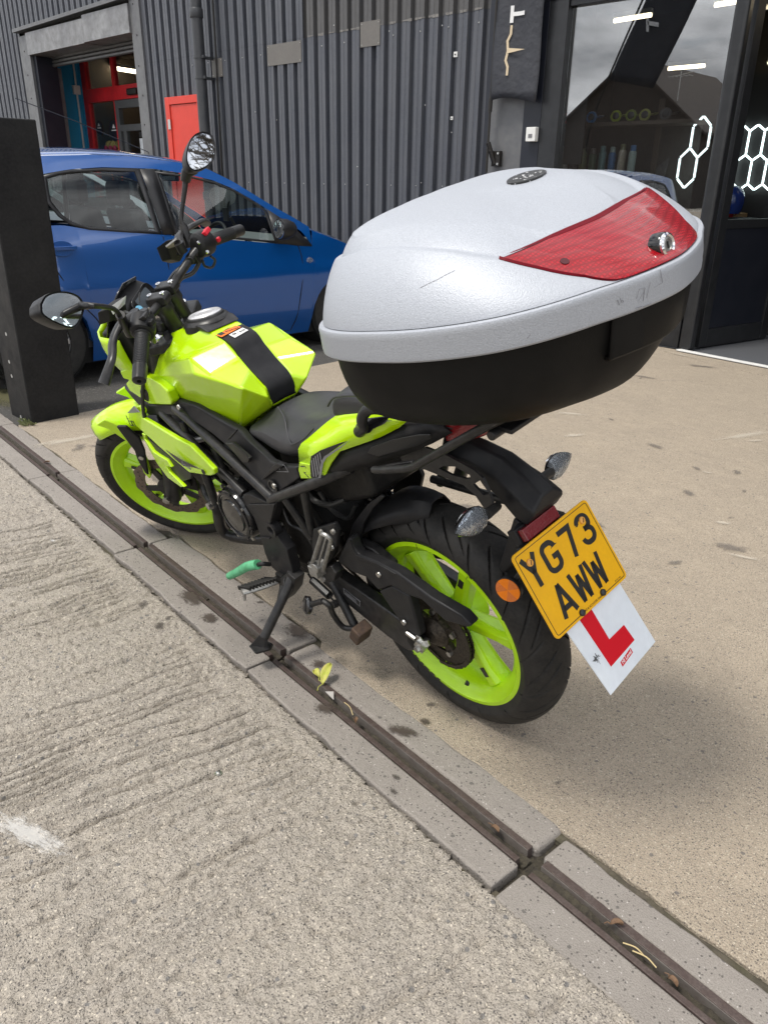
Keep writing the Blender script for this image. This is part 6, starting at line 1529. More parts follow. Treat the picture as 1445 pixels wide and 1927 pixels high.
K('panel_print', slab2d(join2(stroke([(0, 0), (0.06, 0), (0.055, 0.018), (0.005, 0.018), (0, 0)], 0.0012), stroke([(0.02, 0.004), (0.028, 0.014), (0.04, 0.014)], 0.0012)), Matrix(((-0.95, 0.05, 0, 0), (0, 0, 1, 0), (0.28, 1, 0, 0), (0, 0, 0, 1))).normalized() if False else Matrix.Translation((0.4006,0.1625,0.6697)) @ Matrix(((-0.96, 0.28, 0, 0), (0, 0, 1, 0), (0.28, 0.96, 0, 0), (0, 0, 0, 1))), 0.0006), DECAL_GREY, sp, ang=0)

# radiator shrouds: green blade with black infill, both sides
SH_UP = [(1.2447,0.168,0.6281),(1.1745,0.166,0.6646),(1.1303,0.164,0.6795),(1.1042,0.168,0.6656),(1.1204,0.172,0.6434),(0.8858,0.186,0.6428),(0.7891,0.192,0.6483),(0.6786,0.196,0.6053),(0.6856,0.196,0.5878),(0.718,0.194,0.5712),(0.8678,0.19,0.5322),(0.9499,0.186,0.5453),(1.0516,0.18,0.5612),(1.1432,0.174,0.5785),(1.2094,0.17,0.5898),(1.2549,0.168,0.6006)]
SH_LO = [(1.1805,0.172,0.5733),(1.1461,0.173,0.5772),(1.161,0.176,0.5593),(1.1187,0.18,0.5266),(1.0757,0.181,0.5242),(1.0248,0.182,0.5245),(1.0034,0.184,0.5054),(1.0435,0.184,0.4968),(1.0355,0.185,0.4805),(0.9549,0.186,0.4508),(0.99,0.184,0.438),(1.0759,0.181,0.4418),(1.1313,0.178,0.4787),(1.161,0.175,0.5218)]
SH_IN = [(1.1788,0.166,0.5612),(1.0736,0.172,0.5509),(0.971,0.178,0.5348),(0.8803,0.18,0.5192),(0.9077,0.178,0.4907),(1.0229,0.176,0.4405),(1.0623,0.174,0.4702),(1.1361,0.17,0.493),(1.1798,0.168,0.5346)]
for sgn in (1, -1):
    q = lambda P: [(a, b * sgn, c) for a, b, c in P]
    shr = K('radiator_shroud', prism(q(SH_UP), (0, -0.016 * sgn, 0)), LIME, bevel=0.005, seg=3)
    K('shroud_blade', prism(q(SH_LO), (0, -0.012 * sgn, 0)), LIME, shr, bevel=0.003)
    K('shroud_infill', prism(q(SH_IN), (0, -0.012 * sgn, 0)), BLACK_PLASTIC, shr, bevel=0.003)
    K('shroud_mesh', prism(q([(1.2358,0.171,0.6316),(1.1505,0.171,0.678),(1.1222,0.171,0.6627)]), (0, 0.003 * sgn, 0)), DECAL_GREY, shr, bevel=0.001)
    K('shroud_decal', prism(q([(0.9623,0.1965,0.5874),(0.8767,0.1965,0.5799),(0.7777,0.1965,0.5817),(0.7467,0.1965,0.5843),(0.8195,0.1965,0.5723),(0.8718,0.1965,0.558),(0.9163,0.1965,0.5681)]), (0, 0.0008 * sgn, 0)), DECAL_DARK, shr, ang=0)
    K('shroud_hole', lathe([(0.008, 0), (0.008, 0.002)], q([(0.7494,0.196,0.5763)])[0], (0, sgn, 0), 14), BLACK_PLASTIC, shr)
    K('knee_duct', prism(q([(1.1821,0.15,0.6179),(0.9776,0.15,0.6002),(0.8917,0.15,0.5986),(0.9342,0.15,0.5867),(1.0298,0.15,0.5823),(1.0916,0.15,0.6032),(1.18,0.15,0.6108)]), (0, -0.06 * sgn, 0)), BLACK_PLASTIC, shr, bevel=0.006)
# 'bn' outline lettering and brand word on the left shroud
x_d = (Vector((1.1777,0.17,0.6018)) - Vector((1.2479,0.17,0.5897))); x_d.normalize()
z_d = (Vector((1.197,0.17,0.6254)) - Vector((1.2247,0.17,0.5898))); z_d = (z_d - x_d * z_d.dot(x_d)).normalized()
y_d = Vector((0, 1, 0))
MB = Matrix(((x_d.x, z_d.x, 0, 0), (0, 0, 1, 0), (x_d.z, z_d.z, 0, 0), (0, 0, 0, 1)))
BN = join2(stroke([(0, 1.35), (0, 0.1), (0.15, 0), (0.7, 0), (0.7, 0.62), (0.15, 0.62)], 0.13), stroke([(-0.25, 0.9), (0.35, 0.9)], 0.1), stroke([(1.0, 0), (1.0, 0.62), (1.55, 0.62), (1.6, 0.1), (1.75, 0)], 0.13))
bn0 = Vector((1.2536,0.17,0.5824))
K('shroud_letters', slab2d(BN, Matrix.Translation(bn0) @ MB @ Matrix.Diagonal((0.026, 0.026, 1, 1)), 0.0012), DECAL_DARK, None, ang=0)
bw = Vector((0.8523,0.1975,0.5663))
xw = (Vector((0.8176,0.1975,0.5627)) - Vector((0.8699,0.1975,0.5681))).normalized(); zw = Vector((xw.z, 0, -xw.x)); zw = zw if zw.z > 0 else -zw
K('shroud_letters', text('Benelli', 0.019, Matrix.Translation(bw) @ Matrix(((xw.x, zw.x, 0, 0), (0, 0, 1, 0), (xw.z, zw.z, 0, 0), (0, 0, 0, 1))), 0.0004, shear=0.2), DECAL_GREY, None, ang=0)

# seat: loft of cross-sections
def seat_sec(x, zt, w, zs, ws, zb, wb, dip=0.0):
    half = [(0, zt - dip), (w * .5, zt - dip * .6), (w * .85, zt - 0.004), (w, zt - 0.014), (ws, zs), (wb, zb)]
    return [(x, y, z) for y, z in half] + [(x, -y, z) for y, z in reversed(half[1:])]
rows = [seat_sec(0.625, 0.715, 0.05, 0.705, 0.105, 0.69, 0.105), seat_sec(0.560, 0.742, 0.055, 0.722, 0.118, 0.675, 0.118), seat_sec(0.51, 0.772, 0.060, 0.735, 0.124, 0.672, 0.128), seat_sec(0.46, 0.783, 0.072, 0.74, 0.130, 0.664, 0.138, .004),
        seat_sec(0.40, 0.785, 0.092, 0.745, 0.138, 0.668, 0.146, .006), seat_sec(0.34, 0.792, 0.104, 0.755, 0.140, 0.690, 0.148, .006), seat_sec(0.285, 0.808, 0.104, 0.775, 0.132, 0.72, 0.142, .004), seat_sec(0.235, 0.832, 0.096, 0.800, 0.118, 0.76, 0.12), seat_sec(0.19, 0.850, 0.085, 0.82, 0.105, 0.78, 0.105)]
seat = K('rider_seat', loft(rows), SEAT_VINYL, ang=55, sub=2)
# stitched seam
sm = [(0.4757,0.066,0.7829),(0.4395,0.08,0.7804),(0.4081,0.095,0.7748),(0.3847,0.112,0.76),(0.3532,0.13,0.7513),(0.3348,0.136,0.7508),(0.3064,0.136,0.7644),(0.2757,0.132,0.7833),(0.2471,0.122,0.8092)]
K('seat_piping', tube([(a, b + 0.002, c + 0.001) for a, b, c in sm], 0.0022, 6, 4), SEAT_VINYL, seat)
rows = []
for x, zt, w, zb in [(0.215, 0.865, 0.085, 0.835), (0.205, 0.888, 0.092, 0.832), (0.17, 0.908, 0.098, 0.842), (0.10, 0.918, 0.098, 0.855), (0.0, 0.922, 0.092, 0.862), (-0.10, 0.920, 0.07, 0.868)]:
    half = [(0, zt), (w * .6, zt - 0.002), (w * .9, zt - 0.008), (w, zt - 0.02), (w * 1.02, zb + 0.006), (w * .98, zb)]
    rows.append([(x, y, z) for y, z in half] + [(x, -y, z) for y, z in reversed(half[1:])])
pil = K('pillion_seat', loft(rows), SEAT_VINYL, ang=50, sub=2)
K('seat_piping', tube([(0.2089,0.099,0.8632),(0.1877,0.1,0.8838),(0.1642,0.101,0.8964),(0.1128,0.102,0.9113),(0.0771,0.102,0.918)], 0.0025, 6, 4), SEAT_VINYL, pil)

# tail: green upper fairing, black lower, lamp, grab rail
def shell(outer, inner):
    return grid([outer, inner])
TF = [(0.3019,0.152,0.7169),(0.293,0.15,0.7569),(0.2793,0.146,0.7741),(0.2575,0.138,0.7898),(0.1962,0.118,0.8375),(0.154,0.112,0.8542),(0.1035,0.106,0.8701),(0.0599,0.098,0.8782),(0.0177,0.088,0.8839),(-0.0357,0.074,0.8845)]
TM = [(0.238,0.158,0.731),(0.2243,0.156,0.7645),(0.2048,0.15,0.7861),(0.1844,0.144,0.8008),(0.1406,0.13,0.8292),(0.0976,0.124,0.849),(0.058,0.118,0.8638),(0.0287,0.11,0.8723),(-0.0012,0.098,0.8789),(-0.0351,0.082,0.8858)]
TB = [(0.2068,0.156,0.7103),(0.197,0.156,0.7218),(0.171,0.152,0.7566),(0.1459,0.14,0.7872),(0.0999,0.134,0.8091),(0.062,0.124,0.8261),(0.0303,0.112,0.84),(0.0029,0.104,0.8556),(-0.0156,0.094,0.8665),(-0.0283,0.086,0.8778)]
both('tail_fairing', grid([TF, TM, TB]), LIME, ang=50, solid=0.006)
both('tail_fairing_top', grid([[(a, b * .55, c + 0.006) for a, b, c in TF[3:]], TF[3:]]), LIME, ang=50, solid=0.004)
both('tail_foot', prism([(0.2955,0.155,0.7232),(0.2291,0.16,0.7375),(0.1938,0.158,0.7239),(0.2073,0.157,0.7106),(0.2487,0.157,0.6944),(0.3067,0.156,0.6751),(0.3093,0.155,0.6988)], (0, -0.008, 0)), LIME, bevel=0.002)
vn = K('tail_vent', prism([(0.2268,0.1605,0.7633),(0.1844,0.1605,0.7905),(0.1035,0.1605,0.8314),(0.0735,0.1605,0.8447),(0.1058,0.1605,0.8245),(0.1713,0.1605,0.7796),(0.1881,0.1605,0.7639),(0.2193,0.1605,0.7086),(0.2502,0.1605,0.7001),(0.2411,0.1605,0.7355)], (0, 0.002, 0)), BLACK_PLASTIC, bevel=0.001)
for k, q in enumerate([[(0.2276,0.1628,0.7533),(0.2232,0.1628,0.7546),(0.2316,0.1628,0.7102),(0.2367,0.1628,0.7071)], [(0.2177,0.1628,0.7617),(0.2128,0.1628,0.7646),(0.2205,0.1628,0.7137),(0.2255,0.1628,0.7107)], [(0.2079,0.1628,0.7701),(0.203,0.1628,0.7729),(0.2083,0.1628,0.726),(0.2149,0.1628,0.7183)], [(0.1977,0.1628,0.7771),(0.1929,0.1628,0.7799),(0.1984,0.1628,0.7429),(0.2028,0.1628,0.7361)], [(0.1876,0.1628,0.7841),(0.1828,0.1628,0.7868),(0.1855,0.1628,0.7632),(0.1892,0.1628,0.758)]]):
    K('vent_slat', prism(q, (0, 0.0012, 0)), DECAL_GREY, vn, ang=0)
K('vent_trim', prism([(0.1857,0.164,0.7638),(0.1679,0.164,0.7824),(0.1015,0.164,0.8249),(0.0625,0.164,0.8506),(0.0985,0.164,0.8232),(0.1612,0.164,0.7804),(0.1789,0.164,0.7618),(0.2048,0.164,0.7152),(0.2136,0.164,0.7123)], (0, 0.0012, 0)), DECAL_GREY, vn, ang=0)
for pts in ([(563, 877), (575, 877), (582, 890), (570, 891), (574, 898)], [(584, 890), (574, 893), (578, 899)]):
    K('fairing_print', slab2d(stroke([(0, 0), (1, 0), (1.5, -1), (0.4, -1.1), (0.8, -1.8)], 0.14), Matrix.Translation((0.2927,0.1565,0.7148) if pts[0][0] == 563 else (0.2838,0.1565,0.7003)) @ Matrix(((-0.96, 0.28, 0, 0), (0, 0, 1, 0), (0.28, 0.96, 0, 0), (0, 0, 0, 1))) @ Matrix.Diagonal((0.021, 0.016, 1, 1)), 0.0008), DECAL_DARK, None, ang=0)
LB = [(0.2087,0.15,0.7092),(0.1793,0.148,0.7465),(0.1533,0.136,0.7791),(0.1065,0.13,0.8026),(0.0682,0.12,0.8199),(0.0341,0.108,0.8358),(0.0018,0.098,0.8542),(-0.0154,0.088,0.8659),(-0.0396,0.078,0.8839),(-0.0681,0.07,0.8883),(-0.1014,0.06,0.8885)]
LB2 = [(0.2213,0.138,0.6931),(0.1727,0.134,0.715),(0.1343,0.13,0.7347),(0.1005,0.124,0.7515),(0.0724,0.116,0.7599),(0.0522,0.108,0.7672),(0.0191,0.098,0.7836),(-0.0169,0.09,0.8027),(-0.0512,0.082,0.8209),(-0.0818,0.072,0.8378),(-0.1212,0.056,0.8629)]
both('tail_panel', grid([LB, [tuple((Vector(a) + Vector(b)) / 2 + Vector((0, 0.006, 0))) for a, b in zip(LB, LB2)], LB2]), BLACK_PLASTIC, ang=60, solid=0.005)
both('tail_inset', prism([(0.0611,0.126,0.8034),(0.0469,0.124,0.8203),(-0.014,0.114,0.8494),(-0.0729,0.094,0.8674),(-0.0974,0.086,0.87),(-0.0932,0.084,0.8586),(-0.0592,0.094,0.8376),(-0.0097,0.11,0.817),(0.0321,0.12,0.7999)], (0, 0.004, 0)), DECAL_DARK, bevel=0.002)
K('tail_top', loft([[(x, y, z) for y, z in ((-w, zb), (-w * .8, zt), (0, zt + .008), (w * .8, zt), (w, zb))] for x, w, zt, zb in [(0.03, 0.085, 0.885, 0.86), (-0.05, 0.07, 0.893, 0.87), (-0.12, 0.055, 0.893, 0.868), (-0.15, 0.045, 0.885, 0.86)]]), BLACK_PLASTIC, bevel=0.004)
K('tail_lamp', loft([[(x, y, z) for y, z in ((-w, zb), (-w, zt), (0, zt + .006), (w, zt), (w, zb), (0, zb - .008))] for x, w, zt, zb in [(-0.10, 0.056, 0.876, 0.838), (-0.14, 0.05, 0.886, 0.846), (-0.175, 0.035, 0.885, 0.858)]]), RED_LENS, bevel=0.004)
gb = [(0.0797,0.124,0.8462),(0.0539,0.13,0.8657),(0.0492,0.134,0.8833),(0.0422,0.132,0.8983),(0.0295,0.126,0.9104),(0.0089,0.118,0.9139),(-0.023,0.108,0.9123)]
both('grab_handle', tube(gb, [0.013, 0.0115, 0.0115, 0.012, 0.0125, 0.012], 14, 5), BLACK_METAL)
both('grab_mount', prism([(0.0925,0.126,0.8413),(0.0867,0.12,0.8611),(0.0574,0.112,0.8781),(0.0012,0.096,0.8904),(0.0075,0.108,0.8767),(0.0355,0.118,0.8623),(0.0405,0.124,0.8554),(0.0683,0.126,0.8428)], (0, 0.004, 0)), BLACK_GLOSS, bevel=0.002)
# luggage rack arms and plates
both('rack_arm', tube([(0.0414,0.135,0.7717),(-0.0087,0.138,0.7889),(-0.0821,0.14,0.8176),(-0.129,0.14,0.8483),(-0.2206,0.14,0.9122),(-0.303,0.14,0.9686),(-0.3367,0.14,0.9905)], 0.0085, 12, 3), BLACK_METAL)
both('rack_foot', prism([(0.0494,0.128,0.7707),(0.0103,0.128,0.7878),(-0.0709,0.128,0.8223),(-0.0817,0.128,0.8172),(-0.063,0.128,0.8005),(0.0153,0.128,0.7685),(0.0488,0.128,0.7605)], (0, -0.01, 0)), BLACK_METAL, bevel=0.002)
K('rack_bed', join(span((-0.33, -0.10, 0.945), (-0.12, 0.12, 0.955)), *[cyl((x, -0.14, 0.945), (x, 0.14, 0.945), 0.009) for x in (-0.16, -0.30)], *[cyl((-0.13, y, 0.945), (0.0, y, 0.90), 0.009) for y in (-.08, .08)]), BLACK_METAL, bevel=0.003)
# plate hanger: cut-out side plates plus moulded undertray
HP = [(752, 852), (818, 836), (842, 856), (890, 884), (908, 900), (918, 922), (926, 944), (928, 962), (914, 962), (894, 932), (872, 913), (840, 900), (800, 882), (760, 874)]
def hanger(lat):
    return [(0.0249,0.075,0.779),(-0.0598,0.075,0.8235),(-0.1206,0.075,0.8218),(-0.1849,0.075,0.8106),(-0.2071,0.075,0.7989),(-0.2172,0.075,0.7762),(-0.2246,0.075,0.7525),(-0.2245,0.075,0.7305),(-0.2049,0.075,0.7233),(-0.1817,0.075,0.752),(-0.1534,0.075,0.7657),(-0.108,0.075,0.7669),(-0.0485,0.075,0.7681),(0.0168,0.075,0.7582)]
def holed(outer, holes, vec):
    """plate with through holes"""
    from mathutils.geometry import tessellate_polygon
    loops = [[Vector(p) for p in l_] for l_ in [outer] + holes]
    tri = tessellate_polygon([[Vector((p.x, p.z, 0)) for p in l_] for l_ in loops])
    v = [tuple(p) for l_ in loops for p in l_]
    n = len(v); w = Vector(vec)
    f = [tuple(t) for t in tri] + [tuple(i + n for i in t)[::-1] for t in tri]
    o = 0
    for l_ in loops:
        m = len(l_)
        f += [(o + i, o + (i + 1) % m, o + (i + 1) % m + n, o + i + n) for i in range(m)]
        o += m
    return v + [tuple(Vector(p) + w) for p in v], f
hp = holed(hanger(0), [[(-0.0906,0.075,0.7837),(-0.1011,0.075,0.793),(-0.1371,0.075,0.8029),(-0.1745,0.075,0.7955),(-0.1748,0.075,0.7885),(-0.1617,0.075,0.783),(-0.1246,0.075,0.7796)], [(-0.1797,0.075,0.7757),(-0.1995,0.075,0.7917),(-0.22,0.075,0.7677),(-0.203,0.075,0.7594)]], (0, -0.006, 0))
K('plate_hanger', hp, BLACK_METAL, bevel=0.0015)
ut = K('undertray', loft([[(x, y, z) for y, z in ((-w, zb), (-w, zm - .012), (-w * .35, zt), (w * .35, zt), (w, zm - .012), (w, zb))] for x, w, zt, zm, zb in
                       [(-0.06, 0.040, 0.825, 0.81, 0.785), (-0.14, 0.038, 0.822, 0.805, 0.770), (-0.205, 0.040, 0.812, 0.79, 0.735), (-0.25, 0.045, 0.790, 0.772, 0.705), (-0.280, 0.048, 0.770, 0.754, 0.700), (-0.298, 0.046, 0.758, 0.748, 0.728)]]), BLACK_PLASTIC, bevel=0.010, seg=3)
K('tail_stay', cyl((0.10, -0.07, 0.62), (-0.28, -0.06, 0.66), 0.010), BLACK_METAL)
K('tail_stay', cyl((-0.02, -0.09, 0.74), (0.06, -0.11, 0.60), 0.016), BLACK_METAL)
K('tail_stay', cyl((0.04, -0.09, 0.75), (0.12, -0.11, 0.58), 0.012), BLACK_METAL)
# indicators
for sgn in (1, -1):
    root_ = Vector((-0.218,0.055,0.7289)) if sgn > 0 else Vector((-0.235, -0.055, 0.735))
    tip = Vector((-0.2624,0.21,0.7751)) if sgn > 0 else Vector((-0.175, -0.245, 0.680))
    mid = Vector((-0.2399,0.11,0.7492)) if sgn > 0 else Vector((-0.205, -0.125, 0.705))
    st_ = K('indicator', tube([root_, mid], [0.009, 0.011], 10), RUBBER)
    x, y, z = frame(tip - mid)
    ln = (tip - mid).length
    rows_b, rows_l = [], []
    dn = Vector((-1, 0, 0.35)).normalized()
    dn = (dn - z * dn.dot(z)).normalized(); sd = z.cross(dn)
    for t, w in [(0, .55), (0.12, .85), (0.35, 1.0), (0.6, .82), (0.85, .42), (1.0, .05)]:
        c = mid + z * ln * t
        rows_b.append([tuple(c + sd * (0.026 * w * math.cos(a)) + dn * (0.016 * w * math.sin(a) - 0.004)) for a in [PI + PI * k / 10 for k in range(11)]])
        rows_l.append([tuple(c + sd * (0.0255 * w * math.cos(a)) + dn * (0.014 * w * math.sin(a) - 0.004)) for a in [PI * k / 10 for k in range(11)]])
    K('indicator_shell', grid(rows_b), BLACK_PLASTIC, st_, ang=50, solid=0.002)
    K('indicator_lens', grid(rows_l), CLEAR, st_, ang=50, solid=0.002)
    K('indicator_bulb', grid([[tuple(Vector(p) - dn * 0.008) for p in r] for r in rows_l[1:5]]), CHROME, st_, ang=50)
rl = K('reflector', lathe([(0.0285, -0.004), (0.0285, 0.004), (0.027, 0.006)], (-0.2436,0.075,0.548), (-0.25, 0.93, 0.12), 36), BLACK_PLASTIC)
rm = at((-0.2436,0.075,0.548), (-0.25, 0.93, 0.12)) @ Matrix.Translation((0, 0, 0.0062))
OR2 = mat('orange_reflector_dark', (0.60, 0.14, 0.008), 0.2, coat=0.8, bump=(500, 0.0007, 1))
for k in range(6):
    a0_, a1_ = 2 * PI * k / 6 + .4, 2 * PI * (k + 1) / 6 + .4
    K('reflector_segment', xf(prism([(0, 0, 0)] + [(0.0265 * math.cos(a0_ + (a1_ - a0_) * j / 6), 0.0265 * math.sin(a0_ + (a1_ - a0_) * j / 6), 0) for j in range(7)], (0, 0, 0.0012)), rm), ORANGE if k % 2 else OR2, rl, ang=0)
K('reflector_arm', tube([(-0.2389,0.07,0.5423), (-0.27, 0.05, 0.60), (-0.315, 0.03, 0.66)], 0.007, 8), BLACK_METAL)
K('fender_tongue', prism([(-0.245, 0.045, 0.705), (-0.205, 0.045, 0.60), (-0.19, 0.045, 0.56), (-0.202, 0.045, 0.545), (-0.275, 0.045, 0.64), (-0.285, 0.045, 0.685)], (0, -0.09, 0)), BLACK_PLASTIC, bevel=0.006)

# number plate and learner plate
a = math.radians(31.477); bz = math.radians(0.17)
Rp = Matrix.Rotation(bz, 3, 'Z') @ Matrix(((math.cos(a), 0, math.sin(a)), (0, 1, 0), (-math.sin(a), 0, math.cos(a))))
# columns: plate right (seen from behind) = -y, plate up, plate normal (rearwards)
px_, pu_, pn_ = Rp @ Vector((0, -1, 0)), Rp @ Vector((0, 0, 1)), Rp @ Vector((-1, 0, 0))
MP = Matrix(((px_.x, pu_.x, pn_.x, -0.356), (px_.y, pu_.y, pn_.y, 0.016), (px_.z, pu_.z, pn_.z, 0.615), (0, 0, 0, 1)))
def rrect(w, h, r, n=5):
    out = []
    for cx_, cy_, a0_ in ((w / 2 - r, h / 2 - r, 0), (-w / 2 + r, h / 2 - r, PI / 2), (-w / 2 + r, -h / 2 + r, PI), (w / 2 - r, -h / 2 + r, 1.5 * PI)):
        out += [(cx_ + r * math.cos(a0_ + PI / 2 * k / n), cy_ + r * math.sin(a0_ + PI / 2 * k / n)) for k in range(n + 1)]
    return out
def plane_prism(poly, M, z0, z1):
    return prism([tuple(M @ Vector((p[0], p[1], z0))) for p in poly], tuple(M.to_3x3() @ Vector((0, 0, z1 - z0))))
npl = K('number_plate', plane_prism(rrect(0.230, 0.180, 0.010), MP, -0.004, 0.0), YELLOW, bevel=0.0008)
ring_ = rrect(0.218, 0.168, 0.005)
order = ring_[18:24] + ring_[0:18]           # starts bottom right, runs up round to bottom left
bord = join2(stroke([(0.040, -0.084)] + order + [(-0.038, -0.084)], 0.0013))
K('plate_border', slab2d(bord, MP, 0.0004), INK, npl, ang=0)
def glyph(paths, x, y, w=0.011):
    return join2(*[stroke([(px0 + x, py0 + y) for px0, py0 in pth], w) for pth in paths])
h_ = 0.064
def arc(cx_, cy_, rx, ry, a0_, a1_, n=8): return [(cx_ + rx * math.cos(math.radians(a0_ + (a1_ - a0_) * k / n)), cy_ + ry * math.sin(math.radians(a0_ + (a1_ - a0_) * k / n))) for k in range(n + 1)]
GL = {
    'Y': [[(-0.017, h_), (0, 0.029)], [(0.017, h_), (0, 0.029)], [(0, 0.033), (0, 0)]],
    'G': [[(0.0165, 0.046)] + arc(0.0035, 0.046, 0.013, 0.0125, 0, 90) + arc(-0.0035, 0.046, 0.013, 0.0125, 90, 180) + arc(-0.0035, 0.018, 0.013, 0.0125, 180, 270) + arc(0.0035, 0.018, 0.013, 0.0125, 270, 360) + [(0.0165, 0.030), (0.002, 0.030)]],
    '7': [[(-0.017, h_ - 0.0055), (0.016, h_ - 0.0055), (0.001, 0)]],
    '3': [[(-0.0165, 0.048)] + arc(-0.003, 0.0465, 0.0135, 0.012, 180, 90) + arc(0.002, 0.0465, 0.0135, 0.012, 90, 0) + arc(0.002, 0.0435, 0.0135, 0.0105, 0, -80) + [(-0.004, 0.033)], [(-0.004, 0.033)] + arc(0.002, 0.0205, 0.0140, 0.0125, 85, 0) + arc(0.002, 0.018, 0.0140, 0.0125, 0, -90) + arc(-0.003, 0.018, 0.0135, 0.0125, 270, 180)],
    'A': [[(-0.018, 0), (0, h_)], [(0.018, 0), (0, h_)], [(-0.012, 0.017), (0.012, 0.017)]],
    'W': [[(-0.0195, h_), (-0.0105, 0)], [(-0.0105, 0), (0, h_ * 0.82)], [(0, h_ * 0.82), (0.0105, 0)], [(0.0105, 0), (0.0195, h_)]],
}
for ch, x, y in [('Y', -0.084, 0.010), ('G', -0.031, 0.010), ('7', 0.0225, 0.010), ('3', 0.0765, 0.010), ('A', -0.054, -0.070), ('W', 0.000, -0.070), ('W', 0.0495, -0.070)]:
    K('plate_letter', slab2d(glyph(GL[ch], x, y, 0.0105 if ch != 'W' else 0.0095), MP @ Matrix.Translation((0, 0, 0.0002)), 0.0004), INK, npl, ang=0)
K('plate_maker_line', text('BIKE & SCOOTER SPARES', 0.0058, MP @ Matrix.Translation((0.004, -0.0835, 0.0003)), 0.0001), INK, npl, ang=0)
K('plate_maker_line', text('BS AU 145e', 0.004, MP @ Matrix.Translation((0.088, -0.080, 0.0003)), 0.0001), INK, npl, ang=0)
SCREW_Y = mat('yellow_screw_cap', (0.72, 0.34, 0.06), 0.35)
for x, y in ((-0.084, 0.060), (0.078, 0.060)):
    sc_ = K('plate_screw', xf(lathe([(0.0075, 0), (0.007, 0.0035), (0.003, 0.005)], n=16), MP @ Matrix.Translation((x, y, 0))), SCREW_Y, npl)
    K('screw_slot', xf(box((0, 0, 0.0052), (0.009, 0.0014, 0.0008), Matrix.Rotation(1.1, 3, 'Z')), MP @ Matrix.Translation((x, y, 0))), INK, npl)
for x, y in ((-0.033, -0.0815), (0.0365, -0.0795)):
    K('plate_screw', xf(lathe([(0.0070, 0), (0.0065, 0.004), (0.003, 0.006)], n=16), MP @ Matrix.Translation((x, y, 0))), DECAL_DARK, npl)
K('plate_backing', plane_prism(rrect(0.20, 0.15, 0.01), MP, -0.010, -0.0045), BLACK_PLASTIC, npl)
K('red_reflector', plane_prism([(-0.056, 0.0905), (0.044, 0.0905), (0.044, 0.116), (-0.056, 0.116)], MP, -0.022, -0.008), RED_LENS, bevel=0.002)
K('reflector_case', plane_prism([(-0.062, 0.086), (0.050, 0.086), (0.050, 0.121), (-0.062, 0.121)], MP, -0.045, -0.0225), BLACK_PLASTIC, bevel=0.003)
K('plate_bracket', plane_prism([(-0.075, 0.05), (0.075, 0.05), (0.072, 0.082), (0.062, 0.0885), (-0.07, 0.0885), (-0.075, 0.08)], MP, -0.034, -0.0105), BLACK_PLASTIC, bevel=0.004)
# learner plate hangs just behind the number plate, a few degrees out of square
LC = [(-0.0583, -0.2512), (0.1082, -0.2404), (0.0975, -0.074), (-0.079, -0.074)]
lpl = K('learner_plate', plane_prism(LC, MP, -0.0150, -0.0125), WHITE, bevel=0.0006)
lpl['label'] = 'white learner plate with a red letter'
K('plate_letter', plane_prism([(-0.0376, -0.080), (-0.0246, -0.2094), (0.0607, -0.2046), (0.0554, -0.1657), (0.0048, -0.1661), (0.0015, -0.080)], MP, -0.0124, -0.0120), RED_INK, lpl, ang=0)
MH = MP @ Matrix.Translation((0.0209, -0.2190, -0.0124)) @ Matrix.Rotation(math.radians(7.5), 4, 'Z')
lg_ = K('maker_mark', xf(prism([(-0.021, -0.0052, 0), (0.020, -0.0045, 0), (0.0215, 0.0058, 0), (-0.019, 0.0048, 0)], (0, 0, 0.0004)), MH), RED_INK, lpl, ang=0)
K('maker_letters', text('Hi Level', 0.0105, MH @ Matrix.Translation((0, 0.0006, 0.0005)), 0.0001, shear=0.2, bold=0.0002), DECAL_WHITE, lpl, ang=0)
SPL_ = []
for k in range(26):
    a_ = random.uniform(0, 2 * PI); r0 = random.uniform(0, 0.004); r1 = r0 + random.uniform(0.001, 0.009) * (1.6 if k % 5 == 0 else 1)
    SPL_.append(stroke([(-0.0442 + r0 * math.cos(a_), -0.1747 + r0 * math.sin(a_)), (-0.0442 + r1 * math.cos(a_), -0.1747 + r1 * math.sin(a_))], random.uniform(0.0006, 0.0016)))
K('fly_splat', slab2d(join2(*SPL_), MP @ Matrix.Translation((0, 0, -0.0124)), 0.0003), mat('insect_grime', (0.10, 0.10, 0.10), 0.8), lpl, ang=0)

